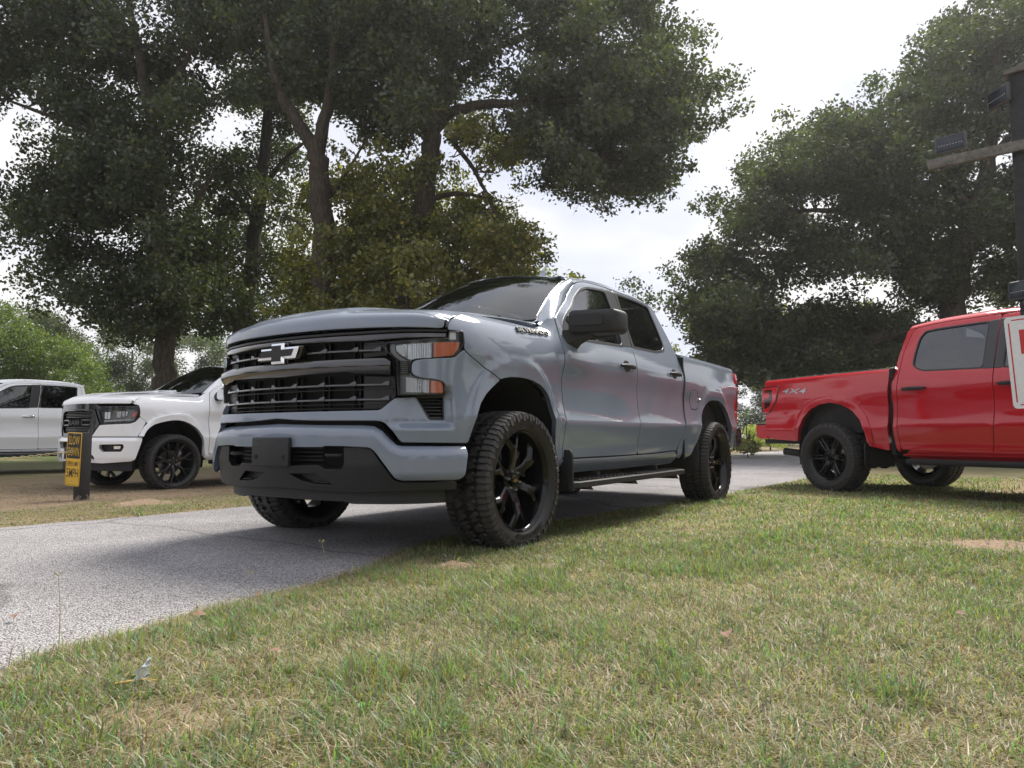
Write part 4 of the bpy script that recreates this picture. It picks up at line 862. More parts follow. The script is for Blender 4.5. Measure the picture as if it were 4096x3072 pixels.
# cabin
dash = MB(); dash.add(loft([[(x_, y_, z_) for x_, z_ in ((-.52, 1.40), (-.80, 1.43), (-.92, 1.36), (-.95, 1.2), (-.85, .95), (-.5, .95))] for y_ in (-.84, .84)])); dash.build('dashboard', MAT['seat'], TR)
link('steering_wheel', mesh('steering_wheel', *[x for x in lathe([(.185 + .014 * math.cos(q), .014 * math.sin(q)) for q in np.linspace(0, 2 * math.pi, 8, endpoint=False)], 28, 'x', True)]), MAT['seat'], TR, loc=(-1.05, .40, 1.30), rot=(0, -.35, 0))
def seat(x, y, w, parent):
    s = empty('seat', (x, y, 0), 0, parent)
    link('cushion', mesh('cushion', *box((0, 0, .86), (.52, w, .16), .05, 3)), MAT['seat'], s)
    link('backrest', mesh('backrest', *hexa([(-.16, -w/2, .90), (-.30, -w/2, .90), (-.30, w/2, .90), (-.16, w/2, .90), (-.34, -w/2+.03, 1.50), (-.44, -w/2+.03, 1.50), (-.44, w/2-.03, 1.50), (-.34, w/2-.03, 1.50)], .03, 3)), MAT['seat'], s)
    nh = 1 if w < .7 else 3
    for i in range(nh): link('headrest', mesh('headrest', *box((-.42, (i - (nh - 1) / 2) * .48, 1.60), (.09, .26, .17), .035, 3)), MAT['seat'], s)
seat(-1.30, .40, .52, TR); seat(-1.30, -.40, .52, TR); seat(-2.25, 0, 1.45, TR)
for sg in (1, -1):
    link('door_lining', mesh('door_lining', *box((-1.7, sg * .875, .93), (2.2, .03, .80), .01)), MAT['seat'], TR)
link('headliner', mesh('headliner', *box((-1.95, 0, 1.905), (1.5, 1.20, .02), .005)), MAT['seat'], TR)
cw = MB(); cw.add(loft([[(x_, y_, z_) for x_, z_ in ((-.36 - .19 * (y_ / .785)**2 + .12, 1.44), (-.36 - .19 * (y_ / .785)**2 - .06, 1.462))] for y_ in np.linspace(-.82, .82, 13)], cap=False, closed=False)); cw.build('cowl_cover', MAT['plastic'], TR)
for y0, y1 in ((.55, -.08), (-.18, -.70)):
    pts = [S_ws(np.array([y_]), np.array([.035 + .03 * abs(y_ - y0)]))[0] + np.array([.012, 0, .018]) for y_ in np.linspace(y0, y1, 8)]
    link('wiper', mesh('wiper', *tube([tuple(p) for p in pts], .007, 6), 60), MAT['trim'], TR)
link('mast_antenna', mesh('mast_antenna', *tube([(-.10, -.86, 1.36), (-.135, -.868, 1.95)], [.0035, .0016], 6), 60), MAT['trim'], TR)
P1 = wheel_parts(text=[('RUGGED MASTER', math.radians(80)), ('VENOM POWER', math.radians(262))])
make_wheel(TR, (0, .895, .406), 1, P1, math.radians(83), True); make_wheel(TR, (0, -.895, .406), -1, P1, .4)
make_wheel(TR, (-3.745, .855, .406), 1, P1, math.radians(60), True); make_wheel(TR, (-3.745, -.855, .406), -1, P1, .7)
# ---------------------------------------------------------------- the other three pickups (same sheet-metal tools, their own outlines)
def cab_common(T, paint, O, glass=('glass', 'glassd'), handle='plastic', pill='pillar', detail=1.0):
    hq = .05
    panel('hood', sym(hh), O.get('hood_S', S_hood), MAT[paint], T, h=hq, rad=.02, depth=.045, hb=.035)
    for mir, _ in LR:
        k = dict(mirror=mir)
        panel('fender', O['fender'], S_side, MAT[paint], T, h=hq, hb=.025, depth=.03, rad=.02, **k)
        fd = panel('front_door', O['fdoor'], S_side, MAT[paint], T, h=hq, hb=.03, depth=.03, rad=.03, holes=[shrink(O['glassF'], -.004)], **k)
        rd = panel('rear_door', O['rdoor'], S_side, MAT[paint], T, h=hq, hb=.03, depth=.03, rad=.03, holes=[shrink(O['glassR'], -.004)], **k)
        panel('cab_quarter', O['quarter'], S_side, MAT[paint], T, h=hq, hb=.03, depth=.05, rad=.008, **k)
        panel('rocker_panel', rocker, S_side, MAT[paint], T, h=hq, depth=.05, rad=.012, **k)
        bs = panel('bed_side', O['bed'], S_side, MAT[paint], T, h=hq, hb=.025, depth=.04, rad=.015, **k)
        for dr, gl, mt in ((fd, O['glassF'], glass[0]), (rd, O['glassR'], glass[1])):
            panel('window', shrink(gl, .002), S_side, MAT[mt], dr, h=.14, depth=.004, rad=.03, lift=-.010, edge=.004, drop=0, **k)
            panel('window_seal', shrink(gl, -.016), S_side, MAT['trim'], dr, h=.06, depth=.012, rad=.04, holes=[shrink(gl, .004)], lift=.0015, edge=.003, hb=.03, **k)
        for dr, pp in ((fd, O['pillF']), (rd, O['pillR'])): panel('pillar_cover', pp, S_side, MAT[pill], dr, h=.06, rad=.006, lift=.004, **k)
        for dr, (u0, u1, zz) in ((fd, O['handF']), (rd, O['handR'])):
            um = (u0 + u1) / 2; sg = -1 if mir else 1
            panel('handle_disc', [(um + .062 * math.cos(q), zz + .002 + .042 * math.sin(q)) for q in np.linspace(0, 2 * math.pi, 18, endpoint=False)], S_side, MAT[paint], dr, h=.03, lift=.002, depth=.004, drop=.003, rad=0, **k)
            rings = []
            for a in np.linspace(0, 1, 9):
                u = u0 + (u1 - u0) * a; c = S_side(np.array([u]), np.array([zz]))[0]; off = .014 + .022 * math.sin(math.pi * a)**.4; hgt = .021 * (math.sin(math.pi * (.05 + .9 * a)))**.25
                rings.append([(c[0], sg * (c[1] + off + .011 * math.cos(q)), zz + hgt * math.sin(q)) for q in np.linspace(0, 2 * math.pi, 10, endpoint=False)])
            link('handle', mesh('handle', *loft(rings)), MAT[handle], dr)
        sg = -1 if mir else 1
        link('cab_gap_filler', mesh('cab_gap_filler', *box((-2.86, sg * .80, .95), (.05, .32, .96), .004)), MAT['void'], T)
        for cx, y0, y1 in ((.03, .50, .985), (-3.72, .50, .945)):
            n = 20; v = []
            for i in range(n + 1):
                q = math.radians(-12 + 204 * i / n)
                for y in (y1, y0): v.append((cx + .53 * math.cos(q), sg * (y if math.sin(q) > .3 else min(y, .93)), .45 + .64 * math.sin(q)))
            link('wheel_arch_liner', mesh('wheel_arch_liner', v, [(2*i, 2*i+1, 2*i+3, 2*i+2) for i in range(n)] + [tuple(2*i+1 for i in range(n + 1))], 60), MAT['liner'], T)
        c1 = np.array([(2.250, 1.472), (2.33, 1.535), (2.43, 1.612), (2.58, 1.725), (2.716, 1.834), (2.80, 1.876), (2.867, 1.911), (2.93, 1.932)])
        kk = np.linspace(0, len(c1) - 1, 16); A = S_side(np.interp(kk, range(len(c1)), c1[:, 0]), np.interp(kk, range(len(c1)), c1[:, 1])); Bq = S_ws(np.full(16, .787), np.linspace(-.04, .975, 16)); v = []; f = []
        for i in range(16):
            for j in range(5):
                s = j / 4; p = A[i] * (1 - s) + Bq[i] * s + np.array([.55, .75, .35]) * 4 * s * (1 - s) * .02; v.append((p[0], p[1] * sg, p[2]))
        for i in range(15):
            for j in range(4): q = (i*5+j, i*5+j+1, (i+1)*5+j+1, (i+1)*5+j); f.append(q[::-1] if sg > 0 else q)
        link('windshield_pillar', mesh('windshield_pillar', v, f, 60), MAT[paint], T)
        link('running_board', mesh('running_board', *box((-1.62, sg * .985, .40), (2.05, .16, .06), .015)), MAT['plastic'], T)
        link('bed_inner_wall', mesh('bed_inner_wall', *box((-3.75, sg * .83, 1.09), (1.74, .03, .66), .01)), MAT['under'], T)
        link('door_lining', mesh('door_lining', *box((-1.7, sg * .875, .93), (2.2, .03, .80), .01)), MAT['seat'], T)
    panel('roof', ro, S_roof, MAT[paint], T, h=.06, hb=.04, depth=.02, rad=.01)
    panel('windshield', ws, S_ws, MAT[glass[0]], T, h=.09, depth=.005, edge=.006, drop=0, rad=.03, hb=.06)
    link('cab_back', mesh('cab_back', *prism([(-.93, .5), (.93, .5), (.90, 1.32), (.67, 1.86), (-.67, 1.86), (-.90, 1.32)], -2.815, -2.79, 'x')), MAT[paint], T)
    link('cab_floor', mesh('cab_floor', *box((-1.65, 0, .53), (2.35, 1.80, .05), .01)), MAT['under'], T)
    link('engine_bay', mesh('engine_bay', *prism([(.66, .62), (.58, 1.17), (-.40, 1.28), (-.46, .50), (.1, .50)], -.50, .50, 'y')), MAT['void'], T)
    link('inner_wing', mesh('inner_wing', *box((.0, .0, 1.14), (1.0, 1.60, .12), .02)), MAT['void'], T)
    link('bed_floor', mesh('bed_floor', *box((-3.75, 0, .74), (1.76, 1.66, .05), .01)), MAT['under'], T)
    link('bed_front_wall', mesh('bed_front_wall', *box((-2.91, 0, 1.08), (.04, 1.74, .66), .01)), MAT[paint], T)
    u_ = MB()
    for sg in (1, -1): u_.add(box((-1.9, sg * .45, .50), (5.4, .09, .14), .01)); u_.add(box((-3.745, sg * .50, .46), (1.3, .07, .03), .01)); u_.add(tube([(-3.62, sg * .62, .40), (-3.72, sg * .55, .85)], .035, 8))
    u_.add(tube([(-3.745, -.80, .41), (-3.745, .80, .41)], .05, 10)); u_.add(tube([(0, -.75, .41), (0, .75, .41)], .045, 10)); u_.add(box((-.2, 0, .46), (.9, .5, .18), .03)); u_.add(box((-2.2, .2, .44), (1.2, .8, .14), .05)); u_.add(lathe([(.0, -.16), (.10, -.13), (.15, 0), (.10, .13), (0, .16)], 14), Matrix.Translation((-3.745, 0, .41)))
    u_.build('chassis', MAT['under'], T)
    seat(-1.30, .40, .52, T); seat(-1.30, -.40, .52, T); seat(-2.25, 0, 1.45, T)
    dd = MB(); dd.add(loft([[(x_, y_, z_) for x_, z_ in ((-.52, 1.40), (-.80, 1.43), (-.92, 1.36), (-.95, 1.2), (-.85, .95), (-.5, .95))] for y_ in (-.84, .84)])); dd.build('dashboard', MAT['seat'], T)
def simple_mirror(T, shell, sg):
    MR = empty('side_mirror', parent=T); rings = []
    for x_, k_ in ((-.64, .82), (-.66, .95), (-.70, 1.0), (-.78, 1.0), (-.80, .95)): rings.append([(x_, sg * p[0], p[1]) for p in rbox_ring(1.14, 1.43, .28 * k_, .17 * k_, .04)])
    link('mirror_shell', mesh('mirror_shell', *loft(rings), 40), MAT[shell], MR); link('mirror_arm', mesh('mirror_arm', *box((-.70, sg * .98, 1.37), (.10, .14, .06), .02)), MAT['plastic'], MR)
PIL = dict(pillF=[(3.383, 1.890), (3.549, 1.890), (3.538, 1.79), (3.471, 1.565), (3.424, 1.392), (3.250, 1.380), (3.345, 1.703)], pillR=[(3.562, 1.890), (3.632, 1.893), (3.524, 1.642), (3.484, 1.392), (3.436, 1.390), (3.486, 1.565), (3.551, 1.79)], handF=(3.10, 3.35, 1.20), handR=(4.12, 4.37, 1.21))
# --- red pickup (we see its right side)
hd = 1.022; RED = empty('pickup_truck', (-6.785 + 3.745 * math.cos(hd), 2.149 + 3.745 * math.sin(hd), .0), hd); tag(RED, 'red lifted crew cab pickup seen from its bed side, with silver 4X4 lettering', 'pickup')
O = dict(PIL); O['fender'] = fender; O['glassF'] = glassF
Bc = [(3.430, .49), (3.410, .62), (3.390, .775), (3.387, 1.0), (3.386, 1.17), (3.390, 1.335), (3.414, 1.63), (3.432, 1.912)]
O['fdoor'] = [(a + .0035, b) for a, b in D[:-1]] + [(2.226, .500)] + [(a - .003, b) for a, b in Bc] + [(3.31, 1.925), (3.106, 1.943)] + ftop[2:]
O['glassF'] = [(2.322, 1.376), (2.330, 1.414), (2.377, 1.462), (2.80, 1.786), (2.95, 1.856), (3.08, 1.872), (3.345, 1.855), (3.30, 1.352), (2.36, 1.345)]
rc = [(4.395, 1.90), (4.425, 1.86), (4.444, 1.735), (4.450, 1.60), (4.444, 1.46), (4.437, 1.243), (4.450, .94), (4.439, .716), (4.4375, .529)]
O['rdoor'] = [(a + .003, b) for a, b in Bc[::-1]] + rc[::-1] + [(4.372, 1.912), (3.95, 1.915)]
O['glassR'] = [(4.286, 1.46), (4.298, 1.57), (4.296, 1.77), (4.252, 1.838), (3.545, 1.838), (3.504, 1.362), (4.137, 1.386), (4.225, 1.416)]
O['quarter'] = [(4.400, 1.912)] + [(a + .005, b) for a, b in rc] + [(4.46, .50), (4.497, .55), (4.500, 1.0), (4.502, 1.4), (4.500, 1.7), (4.492, 1.912)]
O['bed'] = [(4.540, 1.475), (4.552, 1.25), (4.562, 1.1), (4.565, .82), (4.572, .64), (4.578, .515), (4.61, .515), (4.82, .560), (4.838, .594), (4.845, .74), (4.918, .868), (5.03, .978), (5.165, 1.052), (5.33, 1.083), (5.4975, 1.069), (5.66, 1.010), (5.775, .905), (5.832, .78), (5.885, .62), (5.92, .612), (6.30, .63), (6.46, .648), (6.50, .82), (6.525, 1.10), (6.530, 1.36), (6.53, 1.475)]
O['pillF'] = [(3.352, 1.865), (3.428, 1.868), (3.411, 1.63), (3.386, 1.34), (3.312, 1.34)]; O['pillR'] = [(3.538, 1.850), (3.438, 1.862), (3.420, 1.63), (3.394, 1.342), (3.500, 1.346)]
O['handF'] = (3.05, 3.33, 1.185); O['handR'] = (4.09, 4.37, 1.190)
cab_common(RED, 'red', O, ('glassd', 'glassd'))
for mir, _ in LR:
    k = dict(mirror=mir); sg = -1 if mir else 1
    panel('bed_rail_cap', [(4.542, 1.455), (6.525, 1.458), (6.525, 1.515), (4.542, 1.515)], S_side, MAT['plastic'], RED, h=.05, rad=.006, lift=.006, **k)
    ai = [(4.838, .60), (4.845, .74), (4.918, .868), (5.03, .978), (5.165, 1.052), (5.33, 1.083), (5.4975, 1.069), (5.66, 1.010), (5.775, .905), (5.832, .78), (5.885, .625)]; ao = [(5.955, .63), (5.925, .80), (5.865, .955), (5.73, 1.085), (5.53, 1.150), (5.33, 1.165), (5.13, 1.130), (4.965, 1.045), (4.845, .92), (4.775, .76), (4.765, .60)]
    panel('wheel_flare', ai + ao, S_side, MAT['red'], RED, h=.03, hb=.02, rad=.006, lift=.014, depth=.02, **k)
    TL = empty('tail_light', parent=RED); tl = [(6.54, 1.328), (6.275, 1.338), (6.250, 1.325), (6.246, 1.274), (6.282, 1.148), (6.43, 1.005), (6.54, .975)]
    panel('lamp_rim', shrink(tl, -.014), S_side, MAT['gloss'], TL, h=.04, rad=.012, lift=.008, depth=.02, **k)
    panel('lamp_lens', tl, S_side, MAT['redlens'], TL, h=.04, rad=.012, lift=.014, depth=.03, **k)
    panel('lamp_core', [(6.50, 1.30), (6.35, 1.30), (6.34, 1.18), (6.40, 1.08), (6.50, 1.04)], S_side, MAT['darkred'], TL, h=.04, rad=.01, lift=.017, depth=.003, **k)
    panel('lamp_strip', [(6.505, 1.26), (6.40, 1.26), (6.40, 1.19), (6.505, 1.18)], S_side, MAT['redlens'], TL, h=.04, rad=.008, lift=.020, depth=.003, **k)
    link('bed_lettering', mesh('bed_lettering', *wrap_text('4X4', 6.165, 5.735, 1.272, 1.250, .068, shear=-.22 if mir else .22, mirror=False, lift=.004, bold=.012) if False else wrap_text('4X4', 5.735, 6.165, 1.250, 1.272, .068, shear=.22, mirror=mir, lift=.004, bold=.012), 30), MAT['steel'], RED)
    panel('sill_strip', [(2.24, .462), (4.43, .455), (4.43, .475), (2.24, .482)], S_side, MAT['red'], RED, h=.06, rad=.004, lift=.006, **k)
    link('mud_flap', mesh('mud_flap', *prism([(sg * .78, .60), (sg * .965, .60), (sg * .975, .36), (sg * .95, .30), (sg * .78, .30)], -3.24, -3.225, 'x', .004)), MAT['plastic'], RED)
    simple_mirror(RED, 'plastic', sg)
bpm = MB(); bpm.add(loft([[(x_, y_, z_) for x_, z_ in ((-4.80, .83), (-5.00, .83), (-5.02, .79), (-5.0, .68), (-4.96, .645), (-4.80, .645))] for y_ in (-.92, -.90, .90, .92)])); bo = bpm.build('rear_bumper', MAT['red'], RED); link('bumper_pad', mesh('bumper_pad', *box((-4.90, 0, .842), (.20, 1.83, .024), .006)), MAT['plastic'], bo)
link('bumper_pad', mesh('bumper_pad', *box((-4.55, 0, .605), (.75, 1.70, .06), .01)), MAT['under'], bo)
link('tailgate', mesh('tailgate', *box((-4.86, 0, 1.14), (.06, 1.64, .62), .02)), MAT['red'], RED)
link('exhaust_tip', mesh('exhaust_tip', *lathe([(.044, 0), (.048, 0), (.048, .42), (.044, .42)], 20, 'x', True), 40), MAT['under'], RED, loc=(-4.62, -.80, .475), rot=(0, .10, .25))
panel('front_cover', sym([(0, 1.24), (1.03, 1.24), (1.15, 1.16), (1.26, 1.07), (1.43, .99), (1.30, .905), (1.20, .77), (1.15, .45), (0, .42)]), W_(prof_flat(.0)), MAT['red'], RED, h=.08, rad=.02)
panel('grille', sym([(0, 1.18), (.62, 1.18), (.66, 1.1), (.60, .82), (0, .80)]), W_(prof_flat(.006)), MAT['mesh'], RED, h=.1, rad=.02)
P2 = wheel_parts(R=.425, rim=.272, spokes='d6', wmat='wheel', N=32, lug='chrome')
for x_, s_, p_ in ((0, 1, .2), (0, -1, .5), (-3.745, 1, .9), (-3.745, -1, 1.05)): make_wheel(RED, (x_, s_ * (.875 if x_ == 0 else .868), .415), s_, P2, p_)
# --- the two white pickups
def white_pickup(label, loc, hd, chrome, front=True):
    T = empty('pickup_truck', loc, hd); tag(T, label, 'pickup')
    aF = [(2.140, .47), (2.088, .706), (2.055, .80), (2.011, .869), (1.95, .925), (1.864, .976), (1.78, 1.008), (1.6825, 1.026), (1.59, 1.024), (1.504, 1.010), (1.40, .985), (1.312, .955), (1.255, .912), (1.213, .864), (1.190, .82), (1.1755, .781)]
    oF = [(2.215, .47), (2.172, .733), (2.115, .911), (2.03, 1.0), (1.934, 1.058), (1.83, 1.100), (1.706, 1.1197), (1.60, 1.115), (1.4977, 1.0947), (1.40, 1.07), (1.3066, 1.0323), (1.245, .985), (1.193, .928), (1.15, .86), (1.115, .785)]
    O = dict(PIL); O['glassF'] = glassF; O['glassR'] = glassR; O['fdoor'] = fdoor; O['rdoor'] = rdoor; O['quarter'] = quarter; O['bed'] = bed
    O['fender'] = fender[:20] + [(2.215, .50), (2.18, .47)] + aF[:-3] + [(1.2187, .9988), (1.175, 1.032), (1.134, 1.066), (1.128, 1.08), (1.132, 1.119), (1.124, 1.186), (1.115, 1.225), (1.08, 1.245)]
    O['fender'] = [p for p in O['fender'] if not (abs(p[0] - 1.2187) < 1e-6 and p[1] > 1.5)]
    cab_common(T, 'white', O, ('glassd', 'glassd'), 'chrome' if chrome else 'white')
    for mir, _ in LR:
        k = dict(mirror=mir); sg = -1 if mir else 1
        panel('wheel_flare', aF + oF[::-1], S_side, MAT['white'], T, h=.035, hb=.02, rad=.006, lift=.022, depth=.03, **k)
        simple_mirror(T, 'chrome' if chrome else 'white', sg)
        link('tail_light', mesh('tail_light', *prism([(-4.55, 1.36), (-4.64, 1.35), (-4.65, .98), (-4.55, .96)], sg * .80, sg * .935, 'y', .008)), MAT['redlens'], T)
        if chrome:
            panel('sill_strip', [(2.24, .455), (4.43, .450), (4.43, .478), (2.24, .485)], S_side, MAT['chrome'], T, h=.06, rad=.004, lift=.008, **k)
    link('tailgate', mesh('tailgate', *box((-4.60, 0, 1.13), (.06, 1.66, .60), .02)), MAT['white'], T)
    link('rear_bumper', mesh('rear_bumper', *box((-4.68, 0, .68), (.18, 1.84, .20), .03)), MAT['chrome'], T)
    # nose
    G = empty('grille', parent=T)
    panel('grille_backing', sym([(0, 1.20), (.50, 1.19), (.56, .95), (.42, .78), (0, .775)]), W_(prof_flat(-.06)), MAT['void'], G, h=.1, rad=.01)
    inn = [(0, 1.150), (.30, 1.150), (.395, 1.125), (.415, 1.05), (.400, .90), (.335, .835), (0, .825)]
    panel('grille_frame', sym([(0, 1.172), (.33, 1.171), (.4734, 1.158), (.567, .952), (.424, .79), (0, .787)]), W_(prof_flat(.012)), MAT['gloss'], G, h=.05, hb=.02, rad=.015, depth=.06, holes=[sym(inn)])
    for zz in (.846, .868, .890, .912, 1.062, 1.084, 1.106, 1.128):
        w_ = np.interp(zz, [.84, .90, 1.05, 1.125], [.335, .40, .415, .395]); panel('slat', [(-w_, zz - .004), (w_, zz - .004), (w_, zz + .005), (-w_, zz + .005)], W_(prof_flat(-.006)), MAT['gloss'], G, h=.1, rad=0)
    for s in (1, -1):
        panel('crossbar', [(s * a, b) for a, b in [(.415, 1.030), (.19, 1.030), (.165, .985), (.19, .940), (.41, .940)]], W_(prof_flat(.004)), MAT['gloss'], G, h=.06, rad=.008, holes=[[(s * a, b) for a, b in [(.39, 1.010), (.21, 1.010), (.195, .985), (.21, .960), (.385, .960)]]])
    link('grille_lettering', mesh('grille_lettering', *wrap_text('RAM', -.150, .150, .985, .985, .072, shear=0, lift=.012, S=W_(prof_flat(.004)), bold=.02), 30), MAT['pillar'], G)
    panel('brow', sym([(0, 1.262), (.44, 1.259), (.546, 1.208), (1.088, 1.2136), (1.115, 1.188), (.48, 1.168), (0, 1.175)]), W_(prof_flat(-.002)), MAT['gloss'], T, h=.05, hb=.02, rad=.012, depth=.04)
    fas_ = [(.578, .946), (1.017, .966), (1.08, .996), (1.131, 1.062), (1.175, 1.028), (1.2150, .9965), (1.185, .93), (1.150, .86), (1.112, .80), (1.108, .786), (.437, .786)]
    bmp = [(0, .776), (.43, .776), (1.1143, .776), (1.168, .774), (1.160, .72), (1.085, .465), (1.045, .438), (.648, .413), (.38, .421), (0, .44)]
    fog = [(.606, .674), (.9367, .680), (.9497, .636), (.917, .574), (.655, .573), (.600, .617)]; ov = [(.300, .545), (.4827, .534), (.530, .49), (.525, .459), (.300, .45)]; slot = [(0, .712), (.42, .712), (.475, .675), (.43, .612), (0, .608)]
    B_ = empty('front_bumper', parent=T); mr = lambda p: [(-a, b) for a, b in p]
    pb_ = lambda u, z: .035 * sstep(.78, .74, z) * (1 - .6 * sstep(.95, 1.35, abs(np.asarray(u)))) - .02 * sstep(.48, .42, z)
    panel('bumper_bar', sym(bmp), W_(pb_), MAT['white'], B_, h=.04, hb=.02, rad=.015, depth=.05, holes=[fog, mr(fog), ov, mr(ov), sym(slot)])
    panel('bumper_backing', sym([(0, .77), (1.12, .77), (1.05, .45), (0, .44)]), W_(prof_flat(-.03)), MAT['mesh'], B_, h=.1, rad=.01)
    panel('air_dam', sym([(0, .43), (.4, .42), (1.05, .44), (1.06, .30), (.35, .31), (0, .31)]), W_(prof_flat(-.04)), MAT['plastic'], B_, h=.08, rad=.01)
    link('plate_bracket', mesh('plate_bracket', *box((.995, -.0, .55), (.02, .31, .17), .006)), MAT['plastic'], B_)
    for mir, _ in LR:
        k = dict(mirror=mir)
        panel('fascia', fas_, W_(lambda u, z: .012 * (1 - sstep(1.0, 1.25, u)) + sstep(1.0, 1.2, u) * wrap_dz(u, z)[0]), MAT['white'], T, h=.04, hb=.02, rad=.015, depth=.03, **k)
        Hh = empty('headlight', parent=T); hl2 = [(.486, 1.163), (1.114, 1.184), (1.124, 1.119), (1.073, 1.005), (1.017, .980), (.580, .958)]
        panel('housing', hl2, W_(prof_flat(-.05)), MAT['lamp_house'], Hh, h=.06, rad=.01, **k); panel('bezel', hl2, W_(prof_flat(-.004)), MAT['gloss'], Hh, h=.05, rad=.01, hb=.02, holes=[shrink(hl2, .022)], depth=.05, drop=0, **k)
        panel('reflector', [(.60, 1.13), (.72, 1.135), (.70, 1.03), (.63, 1.03)], S_fl(-.02, .02, .05), MAT['reflector'], Hh, h=.012, rad=.01, **k); panel('reflector', [(.80, 1.14), (.97, 1.145), (.95, 1.06), (.80, 1.04)], S_fl(-.02, .02, .05), MAT['reflector'], Hh, h=.012, rad=.01, **k)
        panel('light_bar', [(.62, .99), (1.0, 1.01), (1.03, 1.03), (.62, 1.012)], W_(prof_flat(-.015)), MAT['lamp_white'], Hh, h=.05, rad=.005, **k)
        panel('turn_signal', [(1.046, 1.124), (1.104, 1.130), (1.076, 1.063), (1.012, 1.055)], W_(prof_flat(-.008)), MAT['amber'], Hh, h=.05, rad=.005, **k)
        panel('lens', shrink(hl2, .002), W_(prof_flat(.002)), MAT['lens'], Hh, h=.06, rad=.01, hb=.02, depth=.006, **k)
        panel('fog_lamp', [(.80, .655), (.90, .655), (.89, .61), (.80, .61)], W_(prof_flat(-.005)), MAT['reflector'], B_, h=.05, rad=.01, **k)
    for s in (1, -1): panel('hood_vent', [(s * a, b) for a, b in [(.50, .42), (.62, .50), (.60, .80), (.55, .82)]], S_hood, MAT['mesh'], T, h=.06, rad=.02, lift=.003, depth=.003)
    sc = MB(); sc.add(hexa([(.02, -.36, 1.44), (-.42, -.36, 1.44), (-.42, .36, 1.44), (.02, .36, 1.44), (-.06, -.30, 1.492), (-.40, -.31, 1.515), (-.40, .31, 1.515), (-.06, .30, 1.492)], .012)); sc.build('hood_scoop', MAT['white'], T)
    link('scoop_decal', mesh('scoop_decal', *hexa([(-.10, -.33, 1.47), (-.41, -.345, 1.47), (-.41, .345, 1.47), (-.10, .33, 1.47), (-.12, -.29, 1.503), (-.385, -.30, 1.520), (-.385, .30, 1.520), (-.12, .29, 1.503)], .003)), MAT['trim'], T)
    return T
P3 = wheel_parts(R=.415, rim=.318, spokes='s7', wmat='wheelm', N=34, lug='chrome')
WT = white_pickup('white pickup with black grille and 5 MPH sign standing before it', (-2.55, -7.671, -.115), -.014, False)
for x_, s_, p_ in ((0, 1, .15), (0, -1, .5), (-3.745, 1, .9), (-3.745, -1, 1.05)): make_wheel(WT, (x_, s_ * .885, .410), s_, P3, p_)
P4 = wheel_parts(R=.40, rim=.27, spokes='d6', wmat='wheelm', N=30, lug='chrome')
W2 = white_pickup('farther white pickup with chrome door handles, cut off by the left edge', (-1.821, -14.365, -.111), .011, True)
for x_, s_, p_ in ((0, 1, .15), (0, -1, .5), (-3.745, 1, .9), (-3.745, -1, 1.05)): make_wheel(W2, (x_, s_ * .87, .395), s_, P4, p_)
